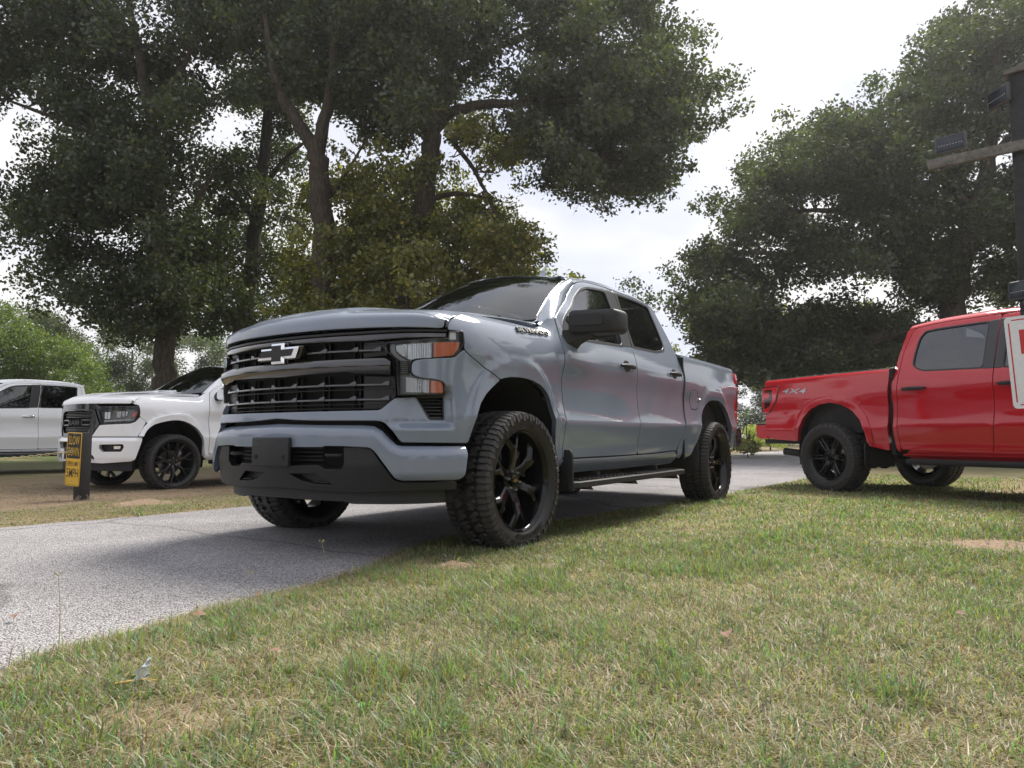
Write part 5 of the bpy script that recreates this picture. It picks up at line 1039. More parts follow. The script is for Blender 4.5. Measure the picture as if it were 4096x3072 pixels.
# ---------------------------------------------------------------- trees: limbs as (x, y, z, radius) chains and leaf clumps as x y z (dm) radius (5 cm) tone
TREES = [
('oak_tree', 'dark dense oak tree with thick straight trunk behind the white pickup', [[(-8.25, -16.63, 1.44, 0.331), (-8.2, -16.56, 2.44, 0.288), (-8.14, -16.49, 3.66, 0.274), (-8.01, -16.47, 5.31, 0.252), (-7.86, -16.46, 7.11, 0.216), (-7.66, -16.5, 9.19, 0.166), (-7.28, -16.77, 11.42, 0.122), (-6.89, -17.03, 13.93, 0.072)], [(-7.88, -16.48, 6.75, 0.122), (-7.34, -17.16, 7.75, 0.094), (-6.56, -18.28, 8.19, 0.065), (-5.74, -19.55, 7.9, 0.036)], [(-7.76, -16.48, 8.19, 0.122), (-7.1, -17.34, 9.19, 0.094), (-6.15, -18.69, 9.76, 0.065), (-5.23, -19.99, 10.34, 0.036)], [(-7.97, -16.45, 6.03, 0.101), (-8.34, -15.74, 7.11, 0.079), (-8.63, -15.16, 8.19, 0.05)], [(-8.03, -16.49, 4.96, 0.079), (-7.64, -17.01, 5.46, 0.058), (-7.12, -17.78, 5.6, 0.032)], [(-7.54, -16.6, 9.77, 0.094), (-8.0, -15.69, 11.35, 0.072), (-8.23, -15.15, 12.93, 0.043)]], '-38 -220 126 16 0 -87 -256 174 20 0 -80 -177 42 11 0 -88 -206 138 10 0 -57 -224 127 18 0 -74 -220 70 10 0 -62 -222 159 16 0 -67 -168 71 15 0 -90 -190 55 11 0 -74 -177 123 17 0 -74 -204 117 15 0 -62 -145 78 15 0 -69 -180 83 17 0 -68 -154 141 11 0 -47 -222 134 17 0 -99 -189 45 17 0 -64 -182 70 9 0 -81 -194 81 14 0 -72 -202 66 13 0 -66 -197 137 16 0 -70 -233 130 14 0 -71 -159 40 15 0 -91 -184 62 12 0 -56 -213 130 14 0 -64 -171 82 9 0 -66 -220 77 10 0 -60 -185 105 14 0 -42 -196 131 11 0 -88 -162 146 13 0 -76 -152 145 13 0 -82 -176 45 14 0 -29 -192 93 14 0 -41 -254 125 17 0 -83 -222 88 19 0 -61 -178 85 14 0 -85 -202 91 17 0 -84 -165 80 15 0 -82 -157 40 10 0 -87 -166 112 12 0 -71 -180 139 13 0 -84 -195 172 18 0 -79 -148 48 9 0 -58 -194 69 15 0 -76 -191 79 12 0 -90 -232 86 16 0 -60 -266 166 11 0 -97 -165 137 12 0 -78 -205 107 18 0 -92 -175 108 17 0 -73 -190 92 11 0 -58 -224 151 11 0 -69 -163 144 10 0 -68 -203 81 16 0 -71 -165 88 10 0 -74 -175 50 11 0 -62 -212 123 14 0 -95 -172 155 19 0 -79 -188 85 17 0 -56 -195 126 11 0 -38 -232 130 12 0 -86 -192 92 18 0 -48 -200 114 10 0 -86 -216 78 13 0 -76 -158 40 9 0 -79 -175 99 13 0 -82 -184 159 19 0 -71 -194 138 14 0 -68 -198 58 11 0 -39 -215 128 15 0 -43 -231 152 16 0 -96 -201 129 12 0 -81 -171 77 14 0 -44 -247 160 15 0 -49 -208 111 11 0 -45 -229 136 16 0 -79 -153 127 10 0 -75 -205 124 15 0 -47 -263 169 11 0 -87 -185 121 14 0 -51 -234 163 11 0 -81 -180 74 13 0 -34 -213 105 9 0 -54 -164 133 14 0 -41 -244 142 17 0 -74 -173 85 9 0 -76 -180 117 11 0 -78 -153 62 11 0 -71 -209 149 11 0 -75 -240 82 18 0 -62 -235 168 12 0 -42 -235 112 17 0 -86 -171 146 14 0 -55 -204 136 15 0 -45 -222 144 13 0 -91 -194 167 10 0 -81 -165 120 16 0 -69 -152 73 16 0 -88 -172 60 14 0 -57 -189 76 10 0 -83 -206 134 12 0 -77 -160 49 15 0 -66 -133 86 13 0 -86 -193 153 19 0 -62 -181 75 10 0 -55 -223 129 11 0 -46 -258 172 13 0 -74 -172 105 11 0 -70 -174 56 12 0 -96 -191 60 13 0 -57 -227 159 13 0 -80 -176 162 11 0 -84 -218 112 16 0 -60 -237 153 17 0 -62 -236 163 11 0 -45 -188 141 9 0 -48 -222 139 12 0 -58 -189 66 13 0 -45 -219 127 13 0 -55 -211 123 10 0 -68 -140 46 11 0 -100 -172 130 11 0 -71 -210 162 13 0 -49 -256 157 10 0 -68 -186 129 11 0 -75 -184 71 10 0 -81 -198 46 16 0 -42 -236 117 16 0 -58 -188 114 9 0 -97 -182 70 13 0 -81 -170 61 9 0 -88 -158 125 16 0 -83 -165 151 18 0 -90 -174 155 11 0 -62 -172 74 16 0 -60 -199 122 15 0 -31 -198 109 9 0 -61 -217 147 14 0 -59 -156 85 12 0 -67 -178 149 15 0 -82 -217 95 10 0 -71 -194 78 18 0 -55 -181 121 11 0 -54 -215 115 13 0 -70 -170 41 9 0 -83 -160 69 10 0 -81 -179 93 10 0 -49 -181 121 11 0 -56 -210 161 18 0 -61 -224 130 14 0 -73 -164 49 10 0 -65 -180 50 16 0 -78 -208 65 11 0 -70 -162 75 9 0 -51 -229 153 14 0 -87 -222 54 15 0 -95 -173 160 16 0 -49 -188 134 14 0 -46 -189 145 11 0 -86 -208 104 18 0 -75 -188 123 18 0 -81 -201 57 17 0 -86 -194 71 15 0 -76 -148 130 9 0 -82 -221 56 15 0 -88 -167 51 10 0 -75 -208 148 13 0 -84 -172 94 15 0 -64 -206 140 14 0 -64 -290 152 20 0 -62 -136 90 9 0 -77 -166 118 15 0 -42 -259 165 13 0 -67 -190 130 10 0 -83 -170 57 14 0 -36 -221 149 11 0 -55 -173 68 13 0 -93 -182 151 17 0 -65 -234 170 14 0 -53 -224 117 14 0 -62 -181 114 14 0 -71 -149 114 10 0 -100 -206 100 17 0 -69 -217 73 19 0 -97 -174 146 13 0 -64 -132 127 9 0 -58 -173 96 14 0 -78 -227 178 16 0 -36 -220 142 14 0 -40 -240 124 18 0 -80 -235 131 20 0 -68 -192 155 18 0 -64 -191 62 14 0 -94 -185 157 11 0 -81 -189 62 11 0 -51 -177 58 10 0 -80 -174 119 9 0 -41 -236 124 11 0 -53 -232 153 10 0 -64 -177 81 16 0 -86 -150 128 17 0 -98 -183 56 19 0 -59 -192 73 11 0 -100 -180 55 11 0 -79 -158 42 15 0 -46 -203 114 9 0 -70 -203 109 18 0 -41 -202 135 16 0 -61 -176 65 8 0 -36 -217 137 9 0 -74 -201 112 16 0 -42 -167 127 9 0 -64 -176 44 16 0 -75 -143 98 11 0 -79 -179 50 11 0 -44 -264 163 13 0 -43 -198 138 11 0 -70 -194 61 12 0 -63 -193 145 9 0 -66 -166 95 15 0 -60 -170 95 8 0 -65 -150 132 12 0 -92 -164 126 11 0 -50 -207 142 9 0 -42 -222 154 16 0 -52 -236 119 18 0 -38 -199 121 15 0 -88 -182 71 10 0 -84 -198 127 10 0 -90 -203 48 10 0 -74 -160 150 13 0 -68 -144 52 13 0 -61 -249 141 12 0 -87 -186 126 18 0 -44 -232 111 11 0 -73 -176 159 14 0 -63 -206 76 10 0 -74 -163 83 16 0 -77 -207 172 18 0 -83 -195 106 11 0 -68 -181 65 11 0 -50 -246 158 15 0 -66 -196 161 9 0 -61 -220 143 12 0 -69 -214 153 11 0 -63 -207 158 12 0 -71 -147 95 10 0 -68 -248 145 12 0 -76 -155 90 15 0 -58 -244 128 17 0 -36 -193 111 12 0 -87 -160 153 12 0 -75 -151 135 9 0 -46 -236 143 11 0 -40 -250 133 15 0 -54 -277 173 14 0 -66 -208 136 11 0 -46 -237 165 19 0 -68 -180 134 11 0 -98 -207 44 11 0 -92 -213 54 18 0 -61 -160 130 8 0 -71 -157 36 10 0 -53 -198 107 14 0 -79 -167 83 9 0 -53 -239 162 12 0 -67 -194 124 18 0 -100 -182 47 13 0 -77 -174 58 9 0 -33 -213 131 12 0 -34 -199 103 8 0 -91 -200 108 16 0 -66 -203 84 18 0 -79 -202 74 10 0 -76 -160 140 14 0 -79 -162 66 10 0 -50 -252 148 17 0 -102 -184 64 18 0 -69 -180 125 13 0 -73 -214 131 10 0 -69 -175 42 10 0 -56 -150 114 15 0 -82 -170 104 16 0 -63 -235 124 10 0 -77 -186 105 10 0 -33 -222 136 12 0 -59 -178 137 15 0 -71 -147 60 13 0 -33 -198 138 11 0 -64 -220 155 10 0 -35 -230 122 14 0 -88 -190 82 16 0 -91 -205 107 11 0 -72 -222 136 14 0 -39 -235 113 11 0 -45 -216 104 13 0 -89 -164 62 16 0 -72 -200 107 16 0 -105 -198 73 12 0 -57 -205 133 12 0 -53 -220 110 10 0', 0.135, None),
('oak_tree', 'slim oak with leaning trunk between the two larger trees', [[(-12.07, -18.13, 1.41, 0.3), (-11.84, -18.18, 3.64, 0.283), (-11.87, -17.89, 5.52, 0.266), (-11.92, -17.57, 7.4, 0.24), (-11.93, -17.27, 9.62, 0.197), (-11.9, -17.0, 11.93, 0.154), (-11.85, -16.7, 14.75, 0.103), (-11.82, -16.58, 16.12, 0.06)], [(-11.94, -17.33, 8.94, 0.111), (-12.27, -16.67, 10.13, 0.077), (-12.71, -15.93, 10.82, 0.043)], [(-11.93, -17.48, 7.91, 0.094), (-11.39, -18.14, 9.11, 0.069), (-10.99, -18.6, 10.13, 0.039)], [(-11.9, -17.76, 6.2, 0.077), (-12.47, -16.8, 6.97, 0.051), (-12.89, -16.16, 7.06, 0.03)]], '-138 -208 199 19 0 -126 -202 78 19 0 -128 -203 103 17 0 -125 -191 151 14 0 -124 -177 104 18 0 -124 -150 132 13 0 -138 -215 145 17 0 -114 -192 183 13 0 -107 -196 174 18 0 -132 -176 106 14 0 -126 -204 57 16 0 -104 -184 163 15 0 -106 -159 85 14 0 -129 -169 131 19 0 -142 -179 64 17 0 -135 -204 50 15 0 -120 -197 145 10 0 -99 -183 152 13 0 -146 -193 179 11 0 -148 -212 86 16 0 -112 -201 161 14 0 -139 -194 50 15 0 -126 -194 136 11 0 -123 -167 88 12 0 -132 -202 186 11 0 -122 -145 140 11 0 -119 -186 87 15 0 -101 -171 63 15 0 -114 -198 165 10 0 -121 -161 175 13 0 -114 -191 95 15 0 -91 -166 155 15 0 -116 -186 154 13 0 -118 -167 66 17 0 -154 -224 157 15 0 -132 -228 79 13 0 -151 -179 168 13 0 -113 -185 172 14 0 -117 -168 150 15 0 -113 -191 52 15 0 -137 -186 152 11 0 -108 -166 55 11 0 -119 -189 49 12 0 -119 -180 178 15 0 -133 -158 143 17 0 -124 -168 115 13 0 -123 -199 105 11 0 -101 -188 164 10 0 -124 -200 190 14 0 -115 -160 60 16 0 -124 -204 72 11 0 -118 -166 166 10 0 -124 -212 170 12 0 -108 -178 157 15 0 -131 -179 167 12 0 -110 -159 118 9 0 -112 -184 96 16 0 -146 -185 164 19 0 -113 -185 145 12 0 -149 -198 179 13 0 -108 -161 42 9 0 -138 -203 180 18 0 -132 -210 95 12 0 -127 -176 130 16 0 -138 -203 94 19 0 -119 -179 49 15 0 -141 -172 143 11 0 -115 -174 122 10 0 -162 -204 58 12 0 -115 -178 90 13 0 -127 -171 138 10 0 -121 -162 171 13 0 -122 -161 80 13 0 -114 -178 52 12 0 -106 -158 49 9 0 -113 -164 167 17 0 -117 -185 60 13 0 -131 -194 60 13 0 -106 -169 136 17 0 -122 -213 76 18 0 -118 -182 104 12 0 -112 -182 177 12 0 -133 -169 157 13 0 -134 -178 158 17 0 -99 -172 114 12 0 -113 -200 80 16 0 -122 -203 52 14 0 -100 -170 162 9 0 -148 -190 71 14 0 -100 -175 56 9 0 -138 -191 116 11 0 -152 -197 56 19 0 -121 -164 119 14 0 -110 -187 172 11 0 -95 -168 88 14 0 -115 -154 121 16 0 -131 -176 128 11 0 -115 -197 106 17 0 -120 -167 170 15 0 -123 -181 171 15 0 -132 -169 52 16 0 -126 -188 100 12 0 -127 -168 117 12 0 -130 -180 110 10 0 -117 -148 152 14 0 -125 -167 166 13 0 -111 -179 100 13 0 -128 -219 97 11 0 -127 -160 58 12 0 -115 -187 75 10 0 -128 -189 76 13 0 -120 -172 163 14 0 -128 -163 132 11 0 -100 -163 119 12 0 -127 -193 48 14 0 -100 -185 141 11 0 -97 -170 140 9 0 -136 -215 73 18 0 -154 -186 152 12 0 -125 -193 186 16 0 -111 -184 148 11 0 -130 -200 134 17 0 -98 -155 114 15 0 -104 -174 80 17 0 -124 -224 185 14 0', 0.135, None),
('oak_tree', 'tall oak whose pale trunk forks into a wide Y above the hood', [[(-9.03, -10.55, 1.59, 0.314), (-8.83, -10.56, 3.78, 0.295), (-8.7, -10.54, 5.34, 0.282), (-8.6, -10.53, 6.59, 0.27), (-8.5, -10.56, 7.6, 0.238), (-8.44, -10.59, 8.03, 0.22)], [(-8.45, -10.6, 7.85, 0.182), (-8.19, -10.9, 8.47, 0.157), (-7.91, -11.24, 9.1, 0.132), (-7.73, -11.42, 9.85, 0.088), (-7.54, -11.52, 11.22, 0.063), (-7.44, -11.56, 12.1, 0.038)], [(-8.49, -10.53, 7.91, 0.176), (-8.53, -10.37, 8.66, 0.151), (-8.58, -10.18, 9.54, 0.125), (-8.55, -10.08, 10.66, 0.082), (-8.49, -10.0, 11.98, 0.05)], [(-8.63, -10.51, 6.47, 0.069), (-8.9, -10.01, 7.22, 0.05), (-9.07, -9.67, 7.85, 0.028)], [(-8.71, -10.53, 5.34, 0.056), (-8.38, -10.95, 5.97, 0.038), (-8.12, -11.3, 6.22, 0.022)]], '-78 -124 98 13 0 -100 -142 122 12 0 -86 -142 131 14 0 -80 -86 101 8 0 -106 -94 99 13 0 -106 -118 104 9 0 -76 -82 101 8 0 -96 -100 96 8 0 -100 -90 105 10 0 -92 -110 138 8 0 -101 -136 141 9 0 -106 -93 140 14 0 -99 -97 90 14 0 -91 -94 123 9 0 -104 -104 131 9 0 -108 -113 127 12 0 -63 -80 108 9 0 -96 -136 140 10 0 -80 -103 115 12 0 -75 -123 109 10 0 -96 -118 116 14 0 -99 -128 135 15 0 -123 -132 159 13 0 -93 -81 114 13 0 -94 -109 98 10 0 -118 -113 128 9 0 -91 -111 125 9 0 -80 -126 110 11 0 -117 -101 122 14 0 -93 -115 98 9 0 -73 -101 95 7 0 -122 -108 120 11 0 -98 -135 145 12 0 -106 -127 109 12 0 -106 -127 125 16 0 -88 -100 96 11 0 -117 -110 147 16 0 -95 -96 133 13 0 -107 -94 125 14 0 -112 -123 105 11 0 -125 -128 161 16 0 -95 -91 90 12 0 -102 -88 125 12 0 -90 -101 115 9 0 -91 -120 117 14 0 -96 -133 116 9 0 -92 -94 128 8 0 -104 -145 136 11 0 -95 -131 103 9 0 -116 -126 135 13 0 -84 -77 102 12 0 -89 -109 103 11 0 -106 -104 100 9 0 -101 -113 128 14 0 -82 -98 109 9 0 -113 -114 121 9 0 -96 -102 113 9 0 -75 -120 130 13 0 -110 -99 120 9 0 -94 -118 128 9 0 -123 -105 140 13 0 -90 -117 134 12 0 -96 -143 146 10 0 -100 -90 134 8 0 -127 -109 133 13 0 -104 -121 137 11 0 -94 -122 124 8 0 -88 -135 128 15 0 -113 -129 109 12 0 -109 -117 147 13 0 -78 -117 93 9 0 -97 -140 124 12 0 -116 -109 124 9 0 -98 -96 122 9 0 -90 -115 102 12 0 -98 -126 115 10 0 -85 -104 114 9 0 -110 -95 103 10 0 -124 -119 158 15 0 -96 -114 125 14 0 -81 -89 117 13 0 -103 -128 145 16 0 -107 -120 123 11 0 -126 -115 129 17 0 -116 -99 130 10 0 -95 -127 111 14 0 -107 -104 139 11 0 -91 -102 110 10 0 -89 -99 129 11 0 -96 -152 152 10 0 -115 -114 105 12 0 -77 -117 115 12 0 -98 -151 142 16 0 -84 -93 90 9 0 -87 -142 136 14 0 -84 -108 104 10 0 -88 -137 135 14 0 -72 -103 97 11 0 -95 -132 131 10 0 -77 -87 100 10 0 -85 -114 125 9 0 -73 -116 116 10 0 -97 -148 137 10 0 -94 -102 92 13 0 -106 -139 115 16 0 -116 -110 136 10 0 -115 -125 119 10 0 -85 -118 114 10 0 -120 -119 140 10 0 -118 -129 128 14 0 -76 -125 113 12 0 -82 -91 124 8 0 -100 -92 97 9 0 -106 -122 150 11 0 -96 -106 109 9 0 -104 -102 60 12 1 -91 -98 44 10 1 -103 -107 74 12 1 -115 -128 40 10 1 -85 -97 45 9 1 -91 -123 52 11 1 -92 -115 39 7 1 -114 -117 71 8 1 -109 -114 51 11 1 -94 -110 52 10 1 -98 -107 38 9 1 -92 -105 70 10 1 -113 -123 56 13 1 -140 -139 71 15 1 -94 -108 37 7 1 -87 -100 39 9 1 -89 -109 48 7 1 -96 -102 54 10 1 -106 -122 59 12 1 -94 -118 72 8 1 -113 -118 69 10 1 -94 -122 44 8 1 -98 -123 71 8 1 -100 -128 41 8 1 -99 -124 54 10 1 -98 -103 37 10 1 -79 -99 36 10 1 -91 -122 47 9 1 -102 -103 66 11 1 -105 -128 71 8 1 -90 -120 38 8 1 -102 -104 47 10 1 -112 -136 58 9 1 -111 -132 52 12 1 -65 -89 49 7 1 -111 -131 38 8 1 -114 -125 82 12 1 -98 -106 74 8 1 -106 -132 45 11 1 -112 -116 47 7 1 -91 -117 40 10 1 -112 -113 50 9 1 -98 -110 40 7 1 -82 -94 52 9 1 -103 -128 78 11 1 -116 -125 41 8 1 -112 -123 44 10 1 -122 -119 62 11 1 -109 -136 56 10 1 -104 -120 52 9 1 -114 -137 49 10 1 -110 -130 79 9 1 -105 -104 41 11 1 -98 -99 74 9 1 -81 -81 64 9 1 -105 -140 61 8 1 -98 -122 50 11 1 -114 -147 52 14 1 -125 -124 80 11 1 -110 -115 42 9 1', 0.125, None),
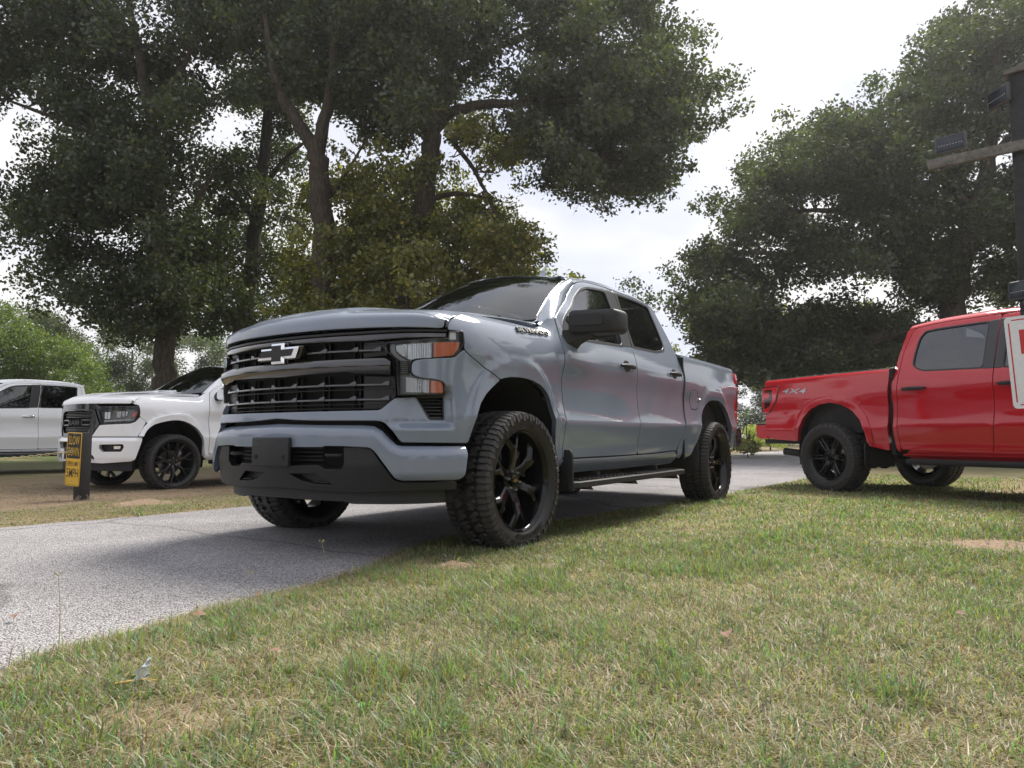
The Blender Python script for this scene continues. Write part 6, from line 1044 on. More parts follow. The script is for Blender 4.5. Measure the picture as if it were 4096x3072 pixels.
('oak_tree', 'big spreading oak with long limb reaching over the grey pickup', [[(-9.66, -9.1, 1.27, 0.309), (-9.67, -8.81, 3.42, 0.296), (-9.76, -8.42, 5.27, 0.278), (-9.81, -8.17, 6.62, 0.259), (-9.82, -8.02, 7.61, 0.241), (-9.85, -7.9, 8.22, 0.21), (-9.9, -7.71, 9.08, 0.173), (-9.94, -7.51, 10.19, 0.136), (-9.95, -7.37, 11.18, 0.093), (-9.95, -7.26, 12.04, 0.043)], [(-9.82, -7.95, 8.16, 0.16), (-10.03, -7.57, 8.65, 0.136), (-10.43, -6.95, 8.87, 0.117), (-11.04, -6.02, 8.9, 0.093), (-11.72, -4.99, 8.96, 0.062), (-12.34, -4.07, 8.9, 0.031)], [(-9.86, -7.87, 8.34, 0.117), (-10.14, -7.27, 9.64, 0.093), (-10.62, -6.48, 10.31, 0.074), (-11.27, -5.43, 10.81, 0.049), (-11.94, -4.39, 11.05, 0.025)], [(-10.03, -7.64, 8.1, 0.068), (-10.38, -7.21, 7.42, 0.056), (-10.63, -6.93, 6.74, 0.046), (-10.84, -6.7, 6.01, 0.037), (-11.03, -6.49, 5.51, 0.028), (-11.11, -6.44, 4.9, 0.019)], [(-9.83, -7.96, 7.98, 0.093), (-9.48, -8.39, 8.71, 0.074), (-9.1, -8.88, 9.39, 0.049)], [(-9.82, -8.17, 6.5, 0.08), (-10.25, -7.49, 6.68, 0.056), (-10.67, -6.88, 6.56, 0.028)], [(-11.04, -6.02, 8.9, 0.056), (-11.6, -5.28, 8.22, 0.043), (-12.15, -4.54, 7.48, 0.025)], [(-11.89, -4.73, 8.99, 0.037), (-12.43, -3.97, 8.65, 0.028), (-13.0, -3.17, 8.22, 0.015)]], '-107 -69 100 8 0 -112 -96 103 13 0 -80 -97 125 11 0 -107 -80 127 9 0 -116 -52 93 14 0 -127 -54 93 12 0 -106 -86 129 15 0 -127 -72 103 9 0 -144 -48 109 16 0 -115 -70 139 8 0 -144 -46 132 12 0 -121 -62 103 9 0 -95 -62 110 8 0 -78 -82 106 12 0 -141 -41 128 13 0 -123 -34 90 13 0 -106 -98 91 9 0 -85 -95 120 8 0 -124 -42 88 12 0 -139 -67 109 13 0 -102 -90 90 13 0 -135 -53 114 16 0 -133 -36 112 13 0 -80 -57 97 12 0 -118 -45 124 11 0 -78 -70 103 7 0 -119 -97 142 17 0 -112 -104 99 14 0 -117 -43 94 13 0 -119 -116 106 10 0 -101 -68 97 11 0 -133 -51 94 8 0 -103 -112 133 16 0 -95 -34 95 12 0 -99 -104 142 15 0 -115 -48 104 10 0 -133 -42 127 8 0 -114 -66 97 9 0 -96 -79 127 13 0 -127 -51 119 16 0 -117 -108 108 14 0 -113 -75 108 12 0 -166 -49 117 18 0 -118 -106 133 16 0 -116 -91 102 14 0 -90 -83 116 11 0 -119 -65 125 16 0 -102 -72 128 11 0 -129 -54 116 15 0 -98 -48 120 10 0 -127 -111 116 10 0 -119 -102 133 16 0 -133 -52 106 8 0 -129 -76 139 13 0 -127 -60 121 14 0 -99 -90 118 8 0 -105 -107 120 11 0 -106 -71 114 8 0 -93 -99 103 11 0 -105 -101 118 11 0 -140 -36 105 10 0 -120 -36 109 10 0 -112 -91 116 11 0 -141 -69 122 13 0 -118 -80 137 16 0 -90 -80 114 9 0 -75 -69 104 7 0 -116 -114 142 15 0 -106 -70 134 12 0 -88 -85 128 10 0 -121 -30 112 10 0 -145 -49 118 14 0 -110 -100 137 10 0 -93 -94 118 9 0 -115 -62 93 12 0 -130 -61 96 15 0 -120 -58 92 10 0 -93 -90 100 13 0 -98 -107 139 16 0 -101 -77 112 15 0 -123 -39 89 10 0 -126 -60 99 11 0 -121 -35 94 9 0 -133 -69 115 11 0 -119 -74 132 14 0 -89 -55 111 12 0 -90 -45 84 8 0 -140 -48 126 12 0 -111 -61 114 8 0 -95 -93 87 8 0 -156 -62 134 13 0 -71 -64 104 11 0 -127 -54 124 14 0 -152 -70 112 15 0 -93 -67 101 12 0 -94 -78 89 11 0 -90 -88 87 10 0 -90 -62 105 7 0 -161 -65 124 14 0 -102 -92 94 8 0 -99 -117 142 15 0 -100 -68 101 10 0 -109 -51 110 7 0 -122 -88 137 9 0 -79 -82 101 8 0 -105 -69 129 10 0 -136 -98 146 13 0 -109 -110 114 14 0 -94 -62 105 7 0 -120 -80 130 8 0 -92 -77 110 7 0 -103 -109 114 12 0 -92 -94 132 15 0 -105 -57 117 11 0 -145 -41 114 8 0 -125 -61 110 8 0 -112 -123 138 15 0 -133 -70 130 9 0 -128 -120 118 13 0 -126 -96 123 16 0 -138 -42 121 11 0 -126 -43 133 15 0 -98 -62 102 14 0 -101 -59 103 7 0 -89 -91 111 8 0 -102 -99 110 15 0 -105 -120 137 11 0 -142 -44 105 10 0 -114 -48 130 11 0 -135 -44 139 9 0 -119 -47 97 12 0 -124 -73 127 13 0 -77 -84 120 9 0 -92 -86 132 8 0 -83 -69 78 11 0 -103 -72 122 13 0 -145 -60 114 14 0 -70 -62 74 11 0 -125 -54 132 8 0 -93 -102 123 10 0 -145 -49 134 9 0 -133 -43 122 11 0 -166 -58 163 13 0 -136 -54 142 14 0 -82 -73 83 9 0 -88 -70 88 13 0 -153 -68 160 14 0 -100 -61 108 8 0 -116 -131 156 18 0 -86 -100 121 12 0 -129 -105 132 14 0 -110 -101 142 13 0 -89 -79 81 12 0 -124 -63 97 9 0 -113 -128 159 15 0 -110 -97 108 9 0 -120 -61 122 12 0 -108 -39 93 10 0 -129 -82 132 17 0 -118 -57 126 13 0 -106 -30 87 12 0 -100 -63 126 11 0 -108 -45 90 11 0 -106 -104 140 12 0 -120 -90 102 13 0 -94 -71 93 9 0 -100 -80 108 14 0 -152 -39 118 11 0 -100 -114 147 10 0 -116 -51 128 8 0 -90 -80 110 10 0 -93 -78 119 13 0 -74 -68 83 8 0 -109 -84 138 14 0 -127 -35 111 8 0 -120 -61 110 8 0 -140 -75 110 15 0 -106 -66 121 9 0 -155 -63 109 12 0 -107 -55 94 13 0 -129 -80 143 12 0 -120 -78 122 11 0 -107 -113 112 13 0 -160 -52 107 15 0 -131 -46 128 14 0 -129 -58 142 13 0 -122 -36 115 9 0 -93 -73 127 10 0 -93 -55 114 7 0 -113 -45 90 7 0 -123 -32 102 8 0 -117 -81 142 9 0 -110 -91 118 9 0 -126 -87 129 9 0 -124 -34 127 8 0 -124 -52 72 8 0 -123 -54 90 8 0 -141 -44 85 10 0 -117 -64 83 8 0 -115 -48 83 10 0 -158 -50 98 11 0 -153 -44 101 11 0 -123 -59 75 8 0 -146 -63 102 9 0 -107 -26 71 7 0 -138 -38 89 11 0 -121 -44 90 8 0 -123 -29 72 9 0 -140 -45 91 8 0 -93 -34 73 8 0 -121 -37 71 9 0 -130 -44 76 8 0 -138 -39 98 10 0 -119 -50 81 8 0 -144 -27 96 11 0 -132 -39 71 8 0 -125 -30 78 10 0 -139 -77 96 9 0 -134 -36 91 9 0 -112 -49 81 6 0 -135 -41 85 9 0 -132 -47 78 8 0 -119 -53 80 9 0 -163 -58 90 8 0 -140 -52 96 9 0 -151 -77 95 11 0 -137 -41 81 10 0 -152 -45 93 8 0 -149 -47 75 12 0 -137 -64 90 8 0 -138 -61 88 10 0 -156 -43 103 7 0 -99 -29 74 6 0 -154 -57 95 8 0 -109 -34 77 6 0 -139 -38 98 7 0 -120 -61 80 9 0 -138 -46 89 8 0 -135 -66 81 10 0 -115 -34 82 9 0 -132 -24 86 9 0 -166 -52 111 9 0 -123 -64 86 10 0 -111 -43 70 7 0 -124 -47 80 9 0 -113 -43 86 8 0 -135 -45 73 8 0 -146 -46 76 9 0 -140 -67 86 10 0 -131 -40 94 9 0 -132 -59 81 11 0 -160 -64 80 8 0 -140 -66 80 9 0 -108 -49 67 9 0 -150 -33 104 7 0 -166 -50 104 9 0 -132 -55 72 12 0 -144 -56 80 9 0 -138 -54 81 9 0 -133 -48 82 11 0 -126 -32 68 8 0 -167 -59 86 13 0 -136 -36 76 7 0 -125 -59 73 8 0 -97 -36 62 9 0 -136 -46 92 7 0 -125 -30 89 7 0 -129 -45 90 9 0 -101 -47 72 6 0 -93 -36 65 6 0 -125 -20 88 9 0 -129 -52 95 7 0 -117 -28 67 7 0 -116 -31 70 8 0 -147 -39 101 7 0 -83 -38 64 5 0 -146 -47 83 11 0 -142 -75 101 9 0 -133 -28 92 7 0 -133 -39 92 8 0 -125 -50 84 7 0 -130 -53 77 8 0 -136 -38 74 11 0 -130 -64 96 11 0 -112 -43 81 8 0 -105 -53 75 6 0 -173 -44 112 13 0 -150 -58 92 9 0 -162 -46 82 10 0 -115 -40 66 8 0 -119 -23 84 9 0 -137 -54 84 9 0 -149 -62 99 13 0 -132 -49 73 7 0 -104 -52 79 9 0 -120 -39 79 9 0 -138 -60 94 9 0 -148 -43 74 11 0 -122 -57 80 10 0 -149 -60 93 7 0 -131 -56 95 8 0 -128 -34 76 8 0 -121 -24 92 10 0 -132 -70 87 10 0 -153 -53 97 8 0 -124 -38 68 8 0 -113 -31 72 6 0 -124 -31 92 9 0 -114 -61 86 7 0 -128 -58 89 9 0 -149 -47 102 12 0 -168 -94 104 11 0 -148 -44 97 8 0 -117 -21 76 10 0 -112 -48 73 11 0 -127 -28 81 6 0 -145 -34 90 6 0 -151 -36 88 5 0 -187 -43 104 8 0 -156 -38 95 6 0 -130 -31 86 7 0 -126 -29 82 6 0 -158 -34 92 6 0 -143 -36 92 6 0 -105 -56 78 8 1 -112 -80 87 7 1 -127 -85 96 9 1 -123 -72 81 9 1 -127 -93 96 6 1 -81 -57 70 5 1 -135 -78 94 6 1 -141 -84 91 6 1 -102 -60 76 5 1 -141 -90 97 8 1 -90 -61 77 5 1 -115 -74 85 8 1 -112 -76 85 6 1 -115 -85 90 8 1 -132 -95 95 7 1 -109 -62 76 7 1 -139 -77 93 8 1 -100 -70 82 6 1 -117 -67 85 8 1 -136 -88 88 9 1 -110 -65 86 6 1 -106 -66 76 6 1 -153 -88 100 7 1 -101 -68 78 8 1 -101 -72 81 6 1 -122 -76 82 8 1 -122 -77 46 11 1 -122 -72 63 10 1 -95 -77 39 8 1 -102 -90 58 8 1 -105 -105 55 10 1 -96 -92 74 9 1 -125 -112 55 8 1 -107 -87 51 7 1 -94 -89 39 9 1 -131 -111 78 14 1 -106 -111 79 11 1 -106 -60 53 7 1 -111 -79 66 10 1 -114 -95 81 10 1 -118 -60 51 7 1 -130 -124 73 13 1 -91 -59 48 6 1 -88 -96 65 9 1 -101 -58 46 11 1 -109 -116 58 11 1 -111 -89 69 8 1 -88 -88 55 9 1 -112 -110 48 12 1 -112 -72 54 11 1 -140 -75 52 13 1 -122 -85 61 8 1 -117 -84 46 12 1 -133 -99 59 9 1 -82 -85 38 8 1 -118 -122 47 13 1 -99 -79 54 10 1 -91 -96 69 7 1 -102 -71 61 8 1 -113 -96 65 12 1 -84 -80 40 7 1 -115 -72 65 11 1 -96 -95 50 6 1 -95 -72 56 7 1 -132 -77 60 7 1 -128 -73 51 11 1 -129 -97 48 12 1 -94 -75 49 10 1 -92 -85 57 9 1 -123 -100 77 10 1 -117 -94 56 10 1 -98 -106 64 9 1 -92 -92 40 7 1 -106 -89 70 7 1 -127 -105 48 11 1 -111 -100 67 8 1 -110 -99 64 8 1 -92 -101 54 11 1 -93 -57 52 9 1 -95 -104 39 12 1 -129 -115 77 12 1 -85 -94 55 7 1 -109 -112 67 9 1 -118 -120 43 10 1 -110 -94 60 7 1 -110 -110 49 9 1 -109 -92 43 11 1 -76 -63 46 8 1 -138 -91 67 10 1 -105 -75 55 6 1 -99 -76 60 6 1 -97 -107 50 7 1 -104 -96 66 11 1 -92 -77 70 11 1 -104 -73 41 10 1 -104 -69 49 7 1 -106 -102 58 11 1 -92 -95 58 6 1 -96 -102 74 7 1 -107 -98 43 12 1 -107 -94 54 8 1 -112 -97 46 7 1 -103 -77 49 6 1 -128 -112 45 11 1 -104 -92 72 11 1 -102 -92 84 11 1 -147 -94 59 12 1 -105 -112 47 10 1 -114 -84 62 11 1 -107 -112 90 8 1 -107 -78 48 9 1 -115 -78 47 10 1 -127 -109 57 12 1 -115 -75 58 7 1 -110 -67 46 10 1 -100 -105 58 11 1 -90 -88 52 11 1 -105 -115 78 7 1 -99 -99 64 11 1 -96 -66 49 8 1 -101 -73 59 9 1 -106 -79 44 8 1 -100 -100 83 7 1 -104 -58 55 7 1 -131 -73 62 12 1 -116 -123 80 8 1 -119 -81 69 8 1 -112 -106 45 12 1 -118 -97 64 9 1 -69 -58 35 6 1 -96 -81 56 9 1 -114 -104 91 8 1 -112 -120 66 13 1 -124 -116 52 11 1 -96 -89 66 8 1 -107 -82 42 12 1 -130 -79 57 8 1 -107 -94 48 11 1 -120 -71 59 7 1 -120 -71 49 7 1 -94 -59 46 10 1 -104 -69 42 10 1 -83 -78 66 7 1 -78 -76 46 8 1 -84 -81 37 8 1 -134 -94 53 9 1 -101 -74 56 8 1 -114 -86 57 9 1 -84 -91 50 11 1 -105 -72 48 10 1 -136 -98 80 12 1 -92 -84 52 10 1 -117 -104 56 7 1 -74 -83 66 6 1 -94 -89 45 8 1 -98 -71 43 8 1 -136 -86 73 13 1 -113 -87 51 7 1 -106 -85 61 8 1 -95 -64 54 9 1 -92 -83 71 8 1 -126 -79 58 11 1 -104 -87 73 11 1 -116 -64 51 10 1 -106 -100 48 12 1 -84 -86 47 9 1 -85 -71 42 9 1 -96 -54 50 9 1 -120 -104 45 7 1 -128 -81 51 7 1 -90 -85 61 11 1', 0.115, None),
